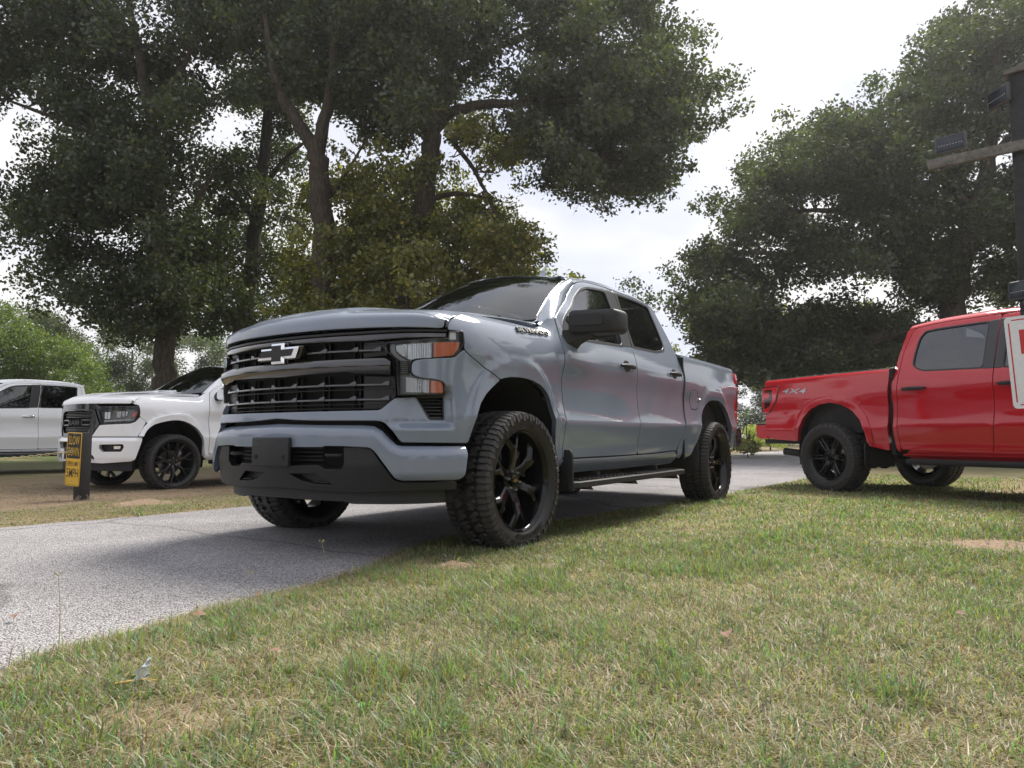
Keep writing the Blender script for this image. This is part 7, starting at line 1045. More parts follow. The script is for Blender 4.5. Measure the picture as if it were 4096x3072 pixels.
('oak_tree', 'broad oak behind the red pickup with low crooked limbs', [[(-23.3, 2.32, 1.05, 0.434), (-23.03, 2.22, 3.4, 0.394), (-22.99, 2.43, 5.37, 0.363), (-23.12, 2.82, 6.94, 0.315), (-23.29, 3.27, 8.36, 0.26), (-23.34, 3.52, 9.7, 0.205), (-23.35, 3.75, 11.43, 0.158), (-23.28, 3.94, 13.63, 0.103)], [(-23.02, 2.22, 3.56, 0.244), (-22.55, 1.59, 4.11, 0.213), (-21.94, 0.66, 3.95, 0.197), (-21.28, -0.41, 3.4, 0.166), (-20.63, -1.4, 3.25, 0.126), (-19.87, -2.5, 3.56, 0.079), (-19.29, -3.35, 3.72, 0.039)], [(-23.09, 2.27, 3.01, 0.158), (-22.24, 1.03, 3.4, 0.126), (-21.52, -0.09, 3.09, 0.103), (-20.89, -1.1, 2.62, 0.063), (-20.47, -1.76, 2.38, 0.035)], [(-23.02, 2.5, 5.61, 0.181), (-22.16, 1.37, 6.94, 0.142), (-21.23, 0.09, 7.73, 0.11), (-20.4, -1.15, 7.81, 0.071), (-19.62, -2.34, 7.65, 0.039)], [(-23.2, 3.04, 7.73, 0.142), (-22.23, 1.79, 9.3, 0.103), (-21.48, 0.78, 10.17, 0.071), (-20.94, 0.0, 10.48, 0.039)], [(-22.99, 2.43, 5.37, 0.158), (-21.81, 0.75, 6.08, 0.118), (-20.44, -1.28, 6.39, 0.087), (-19.26, -3.04, 6.47, 0.055), (-18.49, -4.24, 6.23, 0.032)], [(-23.36, 3.5, 9.38, 0.118), (-23.74, 4.2, 10.33, 0.087), (-24.31, 5.15, 11.03, 0.055)]], '-297 51 118 14 0 -265 65 100 15 0 -230 29 77 9 0 -246 58 112 10 0 -220 7 70 16 0 -244 60 127 17 0 -212 16 60 15 0 -254 64 159 13 0 -226 20 51 12 0 -198 0 102 12 0 -247 22 82 17 0 -245 13 112 11 0 -214 11 76 9 0 -227 -26 100 11 0 -191 4 57 16 0 -243 23 124 15 0 -242 47 93 14 0 -216 39 73 12 0 -264 57 159 12 0 -222 -15 75 11 0 -214 4 96 13 0 -270 53 66 13 0 -269 66 114 15 0 -260 39 77 10 0 -284 70 169 10 0 -232 36 130 10 0 -280 63 78 11 0 -303 59 118 15 0 -229 14 56 9 0 -223 34 67 10 0 -247 54 149 13 0 -190 -43 66 12 0 -241 -16 95 11 0 -277 55 91 12 0 -189 -2 84 15 0 -256 52 113 12 0 -235 55 129 9 0 -231 22 48 12 0 -224 25 96 9 0 -277 52 118 15 0 -225 -3 86 12 0 -224 -30 67 11 0 -194 -20 88 13 0 -238 46 85 11 0 -228 0 85 13 0 -228 26 91 11 0 -204 32 70 9 0 -242 22 111 18 0 -255 54 118 13 0 -272 44 148 12 0 -269 47 56 10 0 -254 22 109 16 0 -247 38 140 10 0 -229 15 76 14 0 -224 -16 107 14 0 -305 40 67 13 0 -216 57 132 12 0 -198 -42 64 11 0 -277 38 87 13 0 -199 -2 82 12 0 -197 -30 78 17 0 -257 14 75 12 0 -253 35 136 14 0 -239 43 147 14 0 -231 -46 64 10 0 -274 45 93 17 0 -229 13 85 16 0 -247 2 87 16 0 -246 47 121 17 0 -230 21 89 17 0 -299 70 100 16 0 -246 30 121 11 0 -264 64 135 16 0 -227 25 112 17 0 -283 60 138 16 0 -260 50 94 18 0 -244 38 113 10 0 -227 -16 81 12 0 -200 -30 76 10 0 -225 43 66 13 0 -212 -24 79 15 0 -249 30 82 10 0 -255 48 155 10 0 -260 57 162 12 0 -276 61 113 16 0 -234 21 126 13 0 -229 28 56 13 0 -273 39 157 14 0 -229 2 86 11 0 -254 26 91 10 0 -247 54 153 13 0 -217 -1 104 12 0 -236 40 68 13 0 -197 -23 85 13 0 -234 -17 72 10 0 -261 62 151 13 0 -269 65 150 11 0 -212 42 130 9 0 -276 40 68 15 0 -210 21 84 10 0 -200 27 83 13 0 -290 28 92 16 0 -198 -9 61 13 0 -218 -20 100 10 0 -271 59 107 17 0 -249 32 58 11 0 -244 26 100 10 0 -190 14 86 12 0 -254 35 79 16 0 -184 -31 56 14 0 -217 -33 61 13 0 -261 33 152 11 0 -292 36 141 14 0 -248 8 77 17 0 -205 18 53 11 0 -240 28 143 15 0 -254 65 151 12 0 -209 -9 69 11 0 -203 21 71 9 0 -270 28 86 10 0 -236 23 70 11 0 -250 64 140 11 0 -291 67 167 14 0 -258 46 160 12 0 -259 63 158 15 0 -218 13 87 9 0 -251 38 73 10 0 -216 18 108 12 0 -258 44 143 11 0 -235 64 109 16 0 -223 -11 69 16 0 -214 12 88 12 0 -201 11 77 13 0 -242 56 100 12 0 -243 48 139 16 0 -215 -44 71 11 0 -269 47 148 11 0 -185 -5 96 12 0 -206 8 84 15 0 -213 -53 68 16 0 -206 7 96 14 0 -303 71 151 15 0 -199 -50 57 17 0 -283 59 156 16 0 -217 36 70 11 0 -269 60 160 12 0 -222 20 53 10 0 -258 48 66 12 0 -227 7 92 9 0 -234 48 101 9 0 -228 -33 101 17 0 -242 43 83 11 0 -212 -32 93 10 0 -239 50 152 14 0 -209 -40 66 12 0 -256 40 89 13 0 -256 23 57 11 0 -245 24 138 13 0 -200 26 107 11 0 -254 -9 74 14 0 -253 50 124 11 0 -296 61 93 12 0 -269 43 133 12 0 -230 -8 108 13 0 -237 -14 75 16 0 -260 35 125 12 0 -231 15 68 9 0 -264 52 124 10 0 -210 -32 95 10 0 -202 6 71 11 0 -241 35 87 11 0 -216 27 127 13 0 -189 -37 51 16 0 -208 45 128 10 0 -245 39 128 12 0 -314 57 161 22 0 -250 0 71 19 0 -178 1 54 9 0 -255 63 114 17 0 -221 -2 100 15 0 -240 63 132 10 0 -249 48 79 13 0 -220 9 59 10 0 -211 -20 92 15 0 -209 -22 64 16 0 -229 40 114 13 0 -207 -6 70 9 0 -293 32 123 15 0 -195 0 93 14 0 -233 47 107 15 0 -301 54 74 19 0 -211 1 79 11 0 -254 13 60 19 0 -218 49 75 10 0 -208 12 62 12 0 -250 46 116 11 0 -219 38 100 12 0 -221 14 121 9 0 -250 47 58 17 0 -176 -26 70 12 0 -243 34 127 17 0 -194 25 113 15 0 -228 12 58 9 0 -191 -4 64 8 0 -207 -42 56 18 0 -273 41 148 11 0 -215 39 112 9 0 -210 1 87 12 0 -245 51 98 14 0 -209 16 98 9 0 -189 15 101 9 0 -227 48 88 10 0 -227 -27 66 15 0 -206 -4 79 13 0 -238 63 124 11 0 -218 38 57 10 0 -266 46 123 17 0 -272 60 124 18 0 -267 33 90 18 0 -161 -25 47 13 0 -192 -44 48 17 0 -228 35 136 12 0 -269 60 103 11 0 -222 -11 92 9 0 -281 50 124 18 0 -217 27 61 9 0 -201 -6 86 13 0 -248 31 87 10 0 -275 53 73 12 0 -241 -22 84 14 0 -235 64 137 14 0 -194 0 97 13 0 -254 40 52 10 0 -243 46 143 11 0 -222 25 84 9 0 -205 -32 54 16 0 -220 56 115 9 0 -249 54 133 15 0 -218 -10 62 15 0 -245 14 100 11 0 -273 44 74 19 0 -230 26 104 17 0 -197 -23 88 10 0 -212 14 102 9 0 -254 19 81 15 0 -205 -16 68 17 0 -273 42 64 12 0 -254 30 143 14 0 -216 19 65 14 0 -253 59 85 11 0 -252 62 140 12 0 -238 8 110 16 0 -291 67 107 17 0 -221 8 81 9 0 -275 59 81 10 0 -254 45 104 12 0 -276 46 140 20 0 -215 -5 97 9 0 -234 1 65 10 0 -273 13 132 15 0 -223 62 123 9 0 -245 36 110 12 0 -277 29 162 11 0 -248 24 144 14 0 -272 45 68 12 0 -265 47 128 17 0 -206 23 75 9 0 -231 -7 116 18 0 -198 -12 95 12 0 -238 22 57 10 0 -243 59 70 12 0 -241 35 56 14 0 -257 51 107 11 0 -224 52 80 15 0 -234 4 72 13 0 -270 58 87 16 0 -195 25 86 15 0 -237 -9 102 16 0 -224 16 52 11 0 -198 -13 69 9 0 -281 66 90 11 0 -238 52 66 16 0 -189 -24 76 14 0 -190 -25 80 11 0 -218 -15 97 14 0 -203 -8 84 11 0 -226 51 106 15 0 -235 16 113 13 0 -216 -25 76 17 0 -264 37 124 11 0 -268 22 142 12 0 -232 44 129 11 0 -232 -6 94 15 0 -274 59 157 16 0 -197 -39 67 12 0 -219 45 54 14 0 -274 52 93 12 0 -220 40 81 11 0 -228 17 50 9 0 -257 24 79 13 0 -183 -30 61 11 0 -253 33 113 10 0 -259 54 78 10 0 -200 -17 66 9 0 -204 -39 82 16 0 -294 54 93 19 0 -240 43 57 14 0 -206 -36 58 11 0 -250 60 122 15 0 -275 64 162 10 0 -225 4 104 14 0 -250 12 84 11 0 -296 72 161 11 0 -204 -33 72 12 0 -254 59 80 15 0 -238 3 102 18 0 -261 36 86 13 0 -192 -11 82 9 0 -256 26 114 13 0 -173 -39 44 16 0 -262 58 115 9 0 -243 51 77 10 0 -309 54 174 18 0 -243 22 102 10 0 -216 5 108 15 0 -214 1 76 9 0 -226 34 114 12 0 -193 -19 85 12 0 -267 64 106 12 0 -251 10 118 11 0 -261 -2 108 13 0 -270 66 140 10 0 -235 -23 113 20 0 -272 19 70 11 0 -213 20 94 13 0 -239 -3 93 11 0 -244 58 65 15 0 -285 55 114 13 0 -302 62 105 17 0 -258 21 72 17 0 -285 63 141 15 0 -236 9 70 18 0 -217 17 75 9 0 -245 53 112 9 0 -268 50 55 16 0 -262 7 87 12 0 -290 55 154 18 0 -219 45 106 10 0 -235 -9 74 18 0 -248 8 100 11 0 -178 8 53 8 0 -224 -11 104 14 0 -192 -19 60 12 0 -260 56 107 11 0 -211 -7 107 11 0 -254 58 144 12 0 -181 -1 86 15 0 -234 45 98 10 0 -305 53 79 14 0 -241 26 67 17 0 -266 24 149 19 0 -249 54 120 12 0 -237 39 53 12 0 -255 42 156 13 0 -327 74 138 12 0 -220 30 127 15 0 -254 21 120 15 0 -230 -39 84 19 0 -185 -43 62 10 0 -254 20 89 18 0 -231 5 90 15 0 -297 58 149 19 0 -266 62 134 11 0 -272 52 153 19 0 -234 47 120 11 0 -261 55 68 17 0 -252 20 134 19 0 -227 -2 80 13 0 -223 24 59 12 0 -207 -42 60 11 0 -235 12 66 17 0 -209 -30 86 15 0 -228 33 103 17 0 -183 -35 61 9 0 -233 -4 67 17 0 -199 -17 59 13 0 -222 41 73 9 0 -225 30 117 9 0 -234 9 104 13 0 -198 -16 88 14 0 -251 10 130 17 0 -277 19 117 13 0 -184 -31 70 14 0 -243 15 90 10 0 -241 22 78 11 0 -261 56 73 10 0 -292 64 128 20 0 -235 62 88 10 0 -259 18 127 13 0 -266 7 70 15 0 -207 -36 42 11 0 -194 -40 43 12 0 -229 -51 37 12 0 -200 -24 42 9 0 -222 -2 46 10 0 -206 -16 45 8 0 -221 13 36 11 0 -198 -23 26 13 0 -250 8 47 10 0 -217 -30 26 13 0 -260 -37 49 12 0 -227 -16 31 9 0 -214 -32 44 13 0 -219 -24 30 8 0 -199 -32 34 8 0 -224 -2 33 13 0 -247 7 42 13 0 -188 -7 31 11 0 -226 -45 58 9 0 -205 -10 42 9 0 -255 5 35 10 0 -212 -11 28 10 0 -236 -9 41 11 0 -244 -12 38 11 0 -269 1 43 13 0 -218 -9 39 10 0 -195 -31 50 10 0 -216 -23 37 9 0 -200 -38 52 13 0 -198 -29 24 7 0 -202 -49 48 13 0 -201 -46 39 10 0 -200 -36 31 13 0 -213 -15 43 10 0 -234 -54 49 15 0 -193 -42 52 10 0 -204 -42 33 11 0 -234 -19 26 14 0 -195 -30 44 8 0 -183 -24 24 11 0 -216 -34 43 9 0 -211 -3 27 9 0 -206 -5 38 9 0 -215 -21 45 14 0 -231 6 43 12 0 -222 -3 42 8 0 -225 -42 49 9 0 -194 -37 35 9 0 -179 -30 47 8 0 -245 4 48 13 0 -227 -44 54 13 0 -226 -33 38 12 0 -211 -30 36 10 0 -177 -40 45 7 0 -188 -24 36 10 0 -179 -26 41 10 0 -252 -4 41 12 0 -220 -7 34 12 0 -239 -1 41 13 0 -233 -22 48 8 0 -219 -50 45 8 0 -209 -17 31 12 0 -234 7 45 8 0 -200 -30 48 13 0 -269 -33 53 12 0 -218 -8 41 7 0 -205 10 31 10 0 -213 -55 51 8 0 -206 -43 43 8 0 -222 -20 42 8 0 -203 -33 32 8 0 -184 -20 38 8 0 -231 -42 43 9 0 -202 -13 46 8 0 -189 -38 29 12 0 -228 -10 48 13 0 -210 -2 34 11 0 -204 -6 31 8 0 -214 -44 30 13 0 -262 -28 46 10 0 -231 -34 34 9 0 -217 -27 37 14 0 -214 -49 54 15 0 -207 -1 31 7 0 -228 -10 31 14 0 -174 -29 40 7 0 -211 6 29 8 0 -179 -39 40 9 0 -219 -6 37 12 0 -223 -1 37 13 0 -186 -30 38 7 0 -208 -24 33 12 0 -229 1 46 13 0 -275 -4 36 14 0 -250 -22 53 15 0 -218 -20 46 10 0 -200 -19 32 10 0 -250 -16 43 12 0 -217 -36 34 13 0 -228 2 31 8 0 -204 -36 28 12 0 -236 9 45 8 0 -214 2 44 7 0 -247 10 38 12 0 -232 -28 31 11 0 -206 -18 38 8 0 -223 -33 41 11 0 -202 -30 51 11 0 -185 -15 42 12 0 -256 -32 42 13 0 -267 -15 48 13 0 -191 -11 29 9 0 -193 -36 45 8 0 -222 -11 35 12 0 -190 -17 28 9 0 -200 -42 52 9 0 -212 -5 44 13 0 -235 6 35 13 0 -229 -56 47 12 0 -208 -28 29 8 0 -173 -20 44 7 0 -216 7 43 12 0 -246 -8 31 12 0 -209 -12 32 13 0 -225 -1 41 8 0 -225 15 36 12 0 -196 -33 47 8 0 -180 -36 35 8 0 -198 -45 35 8 0 -237 -9 48 13 0 -243 -15 36 11 1 -303 -13 50 16 1 -252 -17 42 13 1 -226 -15 44 9 1 -273 -40 42 10 1 -223 -7 39 9 1 -251 -58 36 11 1 -279 -5 40 14 1 -261 -46 44 11 1 -264 -39 36 13 1 -232 -52 33 12 1 -230 -28 41 10 1 -238 -32 36 11 1 -268 -36 44 11 1 -252 -58 47 11 1 -245 -48 46 14 1 -247 -45 42 11 1 -245 -36 51 11 1 -237 -47 35 10 1 -278 -18 39 14 1 -264 -33 49 10 1 -294 -4 48 13 1 -258 -36 49 10 1 -259 -44 32 14 1 -274 -6 47 14 1 -251 -1 35 12 1 -279 -12 50 14 1 -268 -22 39 12 1 -253 -52 43 11 1 -275 -21 49 12 1 -257 -28 40 13 1 -241 -14 45 9 1 -248 -19 41 12 1 -286 -27 34 14 1 -224 -45 46 12 1 -276 -13 47 12 1 -248 -42 52 13 1 -241 -53 43 11 1 -250 -66 50 13 1 -257 -5 40 13 1 -242 -33 34 12 1 -225 -18 35 9 1 -278 -25 49 15 1 -214 -42 28 12 1 -231 -41 41 13 1 -283 -24 44 12 1 -225 -52 34 8 1 -282 -16 38 11 1 -236 -12 30 11 1 -239 -20 36 9 1 -227 -12 45 10 1 -258 -26 47 13 1 -223 -53 43 13 1 -292 -21 50 15 1 -234 -38 50 12 1 -243 -25 40 13 1 -265 -46 52 13 1 -235 -47 40 12 1 -301 -19 41 11 1 -260 -26 31 11 1', 0.135, None),
('broadleaf_tree', 'bright green bushy tree behind the farther white pickup', [[(-12.25, -34.2, 0.98, 0.14), (-12.2, -34.03, 2.84, 0.105), (-12.19, -33.88, 4.12, 0.047)]], '-101 -388 25 14 2 -116 -364 31 10 2 -102 -370 30 10 2 -110 -364 33 9 2 -132 -310 39 8 2 -102 -329 36 11 2 -112 -339 26 10 2 -104 -356 54 13 2 -94 -357 40 12 2 -117 -304 33 7 2 -111 -346 36 7 2 -129 -341 23 8 2 -97 -372 32 10 2 -121 -343 48 11 2 -111 -366 38 12 2 -128 -364 43 12 2 -152 -347 37 11 2 -124 -292 25 9 2 -108 -350 61 8 2 -123 -352 35 13 2 -103 -361 39 8 2 -120 -350 43 9 2 -132 -339 50 13 2 -102 -364 41 13 2 -131 -368 47 7 2 -135 -323 32 11 2 -108 -322 42 12 2 -107 -307 49 8 2 -100 -370 48 11 2 -106 -308 27 7 2 -92 -333 44 12 2 -113 -333 34 12 2 -137 -324 26 12 2 -103 -346 50 13 2 -158 -357 41 9 2 -123 -348 44 8 2 -135 -329 25 12 2 -143 -343 49 11 2 -114 -382 53 13 2 -115 -325 44 13 2 -123 -365 35 11 2 -114 -351 54 13 2 -108 -359 46 12 2 -118 -371 48 11 2 -111 -351 36 9 2 -115 -318 39 13 2 -118 -333 54 7 2 -106 -348 56 9 2 -114 -380 32 11 2 -135 -360 29 8 2 -115 -327 50 8 2 -98 -328 50 10 2 -108 -330 47 7 2 -135 -312 28 10 2 -108 -334 28 9 2 -124 -302 26 8 2 -122 -289 36 11 2 -129 -362 28 11 2 -116 -348 20 9 2 -105 -329 46 10 2 -108 -374 37 7 2 -108 -349 22 9 2 -112 -354 48 12 2 -122 -363 20 13 2 -123 -337 37 13 2 -110 -345 42 9 2 -138 -352 37 11 2 -116 -310 47 7 2 -114 -331 53 11 2 -133 -373 41 12 2 -123 -336 45 8 2 -112 -334 53 8 2 -92 -308 39 6 2 -110 -338 22 8 2 -122 -320 32 8 2 -102 -330 47 11 2 -126 -340 39 9 2 -97 -374 51 8 2 -145 -367 37 10 2 -99 -384 34 13 2 -110 -328 46 7 2 -96 -338 38 10 2 -127 -383 21 10 2 -110 -400 58 11 2 -120 -339 36 12 2 -131 -320 44 13 2 -124 -330 45 8 2 -111 -366 54 12 2 -124 -394 31 15 2 -108 -359 28 14 2 -109 -357 26 8 2 -118 -346 38 8 2 -132 -338 28 13 2 -96 -379 44 10 2 -142 -315 26 14 2 -128 -354 39 14 2 -126 -322 42 13 2 -119 -371 27 10 2 -114 -353 23 9 2 -96 -352 35 13 2 -144 -341 37 8 2 -141 -353 51 8 2 -124 -343 40 9 2 -107 -382 25 12 2 -98 -376 28 12 2 -110 -405 41 13 2 -120 -365 48 10 2 -114 -365 24 7 2 -121 -345 25 9 2 -138 -319 33 9 2', 0.11, None),
('pine_tree', 'yellow green pine crown at the far left edge', [[(-12.69, -40.8, 0.76, 0.195), (-12.58, -40.56, 3.88, 0.156), (-12.48, -40.34, 6.74, 0.065)]], '-116 -375 70 11 2 -111 -401 69 8 2 -134 -435 60 13 2 -141 -433 71 12 2 -109 -389 71 8 2 -120 -435 74 11 2 -110 -416 71 11 2 -130 -414 71 8 2 -116 -447 60 13 2 -112 -409 70 10 2 -114 -423 60 8 2 -132 -436 78 10 2 -124 -412 72 10 2 -117 -400 66 9 2 -104 -393 60 10 2 -136 -413 61 10 2 -111 -418 70 7 2 -119 -444 72 9 2 -114 -394 68 7 2 -129 -384 71 12 2 -126 -408 62 13 2 -118 -452 74 13 2 -113 -399 59 7 2 -128 -473 64 8 2 -123 -432 62 9 2 -120 -400 76 8 2 -134 -407 72 10 2 -133 -398 58 7 2 -124 -411 75 7 2 -132 -388 66 8 2 -117 -421 78 8 2 -108 -398 72 8 2 -101 -386 63 8 2 -118 -386 68 10 2 -111 -396 64 12 2 -128 -396 70 11 2 -123 -410 56 12 2 -122 -427 67 8 2 -121 -445 67 9 2 -120 -353 61 10 2 -125 -399 66 11 2 -120 -439 59 11 2 -127 -431 67 8 2 -118 -407 59 10 2', 0.13, None),
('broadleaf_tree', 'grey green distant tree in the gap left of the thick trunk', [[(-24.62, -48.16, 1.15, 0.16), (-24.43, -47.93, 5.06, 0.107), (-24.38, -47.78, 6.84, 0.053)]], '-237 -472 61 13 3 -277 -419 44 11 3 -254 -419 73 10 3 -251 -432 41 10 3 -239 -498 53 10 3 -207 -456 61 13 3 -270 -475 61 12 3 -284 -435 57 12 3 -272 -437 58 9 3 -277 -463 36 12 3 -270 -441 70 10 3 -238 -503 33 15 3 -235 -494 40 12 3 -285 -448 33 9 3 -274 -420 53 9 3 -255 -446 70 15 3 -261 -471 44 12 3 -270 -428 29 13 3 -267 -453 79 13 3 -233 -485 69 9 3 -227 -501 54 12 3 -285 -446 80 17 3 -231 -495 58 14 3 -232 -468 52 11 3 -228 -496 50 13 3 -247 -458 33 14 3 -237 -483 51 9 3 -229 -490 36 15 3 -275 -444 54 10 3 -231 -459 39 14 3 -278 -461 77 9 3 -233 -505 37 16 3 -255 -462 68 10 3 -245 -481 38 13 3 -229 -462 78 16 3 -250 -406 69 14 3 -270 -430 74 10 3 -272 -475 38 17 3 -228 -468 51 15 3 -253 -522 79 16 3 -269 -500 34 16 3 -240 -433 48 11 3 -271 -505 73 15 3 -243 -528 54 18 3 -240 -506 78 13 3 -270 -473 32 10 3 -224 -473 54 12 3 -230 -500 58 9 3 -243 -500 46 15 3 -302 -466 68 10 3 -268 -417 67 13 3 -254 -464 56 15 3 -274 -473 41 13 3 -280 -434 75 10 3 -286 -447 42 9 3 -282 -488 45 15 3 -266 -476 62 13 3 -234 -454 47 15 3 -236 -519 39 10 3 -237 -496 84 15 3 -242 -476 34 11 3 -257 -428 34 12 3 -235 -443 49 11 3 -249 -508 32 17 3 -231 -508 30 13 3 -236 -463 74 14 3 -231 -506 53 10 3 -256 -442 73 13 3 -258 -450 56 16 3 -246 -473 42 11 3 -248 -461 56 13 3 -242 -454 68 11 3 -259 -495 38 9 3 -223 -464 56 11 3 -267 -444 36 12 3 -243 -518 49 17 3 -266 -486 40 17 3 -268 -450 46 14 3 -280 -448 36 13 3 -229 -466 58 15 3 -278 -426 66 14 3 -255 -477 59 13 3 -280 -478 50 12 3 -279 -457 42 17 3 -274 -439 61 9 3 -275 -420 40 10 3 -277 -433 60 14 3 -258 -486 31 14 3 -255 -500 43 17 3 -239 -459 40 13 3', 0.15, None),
('broadleaf_tree', 'olive green distant tree above the white pickup at far left', [[(-17.66, -44.11, 1.38, 0.151), (-17.52, -43.93, 4.39, 0.106), (-17.45, -43.79, 6.19, 0.045)]], '-191 -451 64 12 0 -169 -421 69 9 0 -178 -429 61 13 0 -193 -446 66 13 0 -165 -417 52 13 0 -174 -437 65 8 0 -163 -406 54 11 0 -181 -464 74 12 0 -185 -466 71 12 0 -169 -425 58 13 0 -186 -464 59 13 0 -178 -437 57 9 0 -186 -497 79 11 0 -177 -420 49 10 0 -181 -480 80 11 0 -179 -441 73 8 0 -172 -404 47 10 0 -167 -413 70 8 0 -175 -444 63 12 0 -156 -430 66 9 0 -159 -388 60 7 0 -161 -421 74 13 0 -181 -424 59 12 0 -182 -446 62 12 0 -180 -435 52 8 0 -190 -482 72 14 0 -185 -463 66 13 0 -186 -453 69 8 0 -172 -453 76 8 0 -191 -454 55 9 0 -180 -428 68 10 0 -166 -441 64 8 0 -181 -460 62 9 0 -164 -442 78 11 0 -175 -450 78 13 0 -183 -434 57 11 0 -171 -419 51 9 0 -165 -459 73 8 0 -172 -445 63 11 0 -176 -439 77 10 0 -170 -449 81 10 0 -174 -442 55 13 0 -164 -422 60 8 0 -182 -447 50 9 0', 0.13, None),
('pine_tree', 'blue green pine with painted-in haze standing between the grey and red pickups', [[(-56.18, -11.8, -0.36, 0.219), (-55.9, -11.57, 4.59, 0.159), (-55.66, -11.33, 9.16, 0.06)]], '-533 -118 50 15 3 -566 -128 68 12 3 -567 -107 83 12 3 -545 -104 59 12 3 -556 -99 39 13 3 -565 -115 101 16 3 -603 -107 59 8 3 -558 -134 77 11 3 -582 -93 12 10 3 -563 -106 3 8 3 -559 -126 7 15 3 -555 -143 15 10 3 -556 -106 44 11 3 -600 -128 46 13 3 -577 -100 36 14 3 -561 -105 22 9 3 -550 -102 25 11 3 -542 -109 32 10 3 -621 -97 29 15 3 -563 -115 58 15 3 -588 -116 82 9 3 -563 -126 34 12 3 -538 -121 82 8 3 -580 -111 60 14 3 -558 -131 66 15 3 -591 -86 25 11 3 -546 -114 37 10 3 -572 -128 39 9 3 -549 -114 14 15 3 -583 -114 92 12 3 -594 -94 8 8 3 -546 -135 41 9 3 -565 -119 27 12 3 -573 -105 66 11 3 -563 -110 21 8 3 -566 -88 42 10 3 -599 -102 64 14 3 -574 -128 46 13 3 -569 -90 28 12 3 -553 -121 66 15 3 -573 -94 30 11 3 -570 -101 57 14 3 -552 -127 19 9 3 -556 -126 87 13 3 -563 -100 63 7 3 -587 -90 29 12 3 -591 -99 46 9 3 -549 -138 10 8 3 -552 -124 75 14 3 -548 -136 20 14 3 -573 -108 75 11 3 -571 -97 77 9 3 -588 -126 50 8 3 -588 -129 19 9 3 -590 -96 19 12 3 -561 -128 46 9 3 -568 -125 4 14 3 -558 -110 11 15 3 -547 -94 50 15 3 -557 -106 72 9 3 -596 -127 31 13 3 -557 -114 77 13 3 -561 -117 11 11 3 -539 -109 18 12 3 -587 -84 7 15 3 -577 -128 56 12 3 -571 -103 89 11 3 -582 -86 33 11 3 -561 -102 4 9 3 -564 -89 23 14 3 -584 -103 9 11 3 -580 -106 30 11 3 -532 -134 29 9 3 -532 -125 15 12 3 -566 -127 63 8 3 -531 -105 66 11 3 -564 -141 62 16 3 -591 -100 58 15 3 -538 -111 53 15 3 -572 -119 32 16 3 -572 -84 12 8 3 -558 -106 59 14 3 -556 -123 82 10 3 -546 -121 50 11 3 -557 -96 30 13 3 -529 -117 78 12 3 -580 -81 17 15 3 -539 -109 6 10 3 -568 -115 54 16 3 -585 -110 59 12 3 -580 -94 15 13 3 -536 -121 3 9 3 -583 -112 50 12 3 -583 -112 96 13 3 -579 -142 26 16 3 -599 -88 31 8 3 -546 -105 78 9 3 -568 -105 52 16 3 -570 -107 44 12 3 -592 -98 57 9 3 -561 -128 24 13 3 -561 -124 92 16 3 -566 -106 87 12 3 -587 -110 37 9 3 -583 -126 59 12 3 -577 -88 16 14 3 -558 -121 89 7 3 -570 -124 18 14 3 -605 -97 64 11 3 -586 -124 95 11 3', 0.16, None),
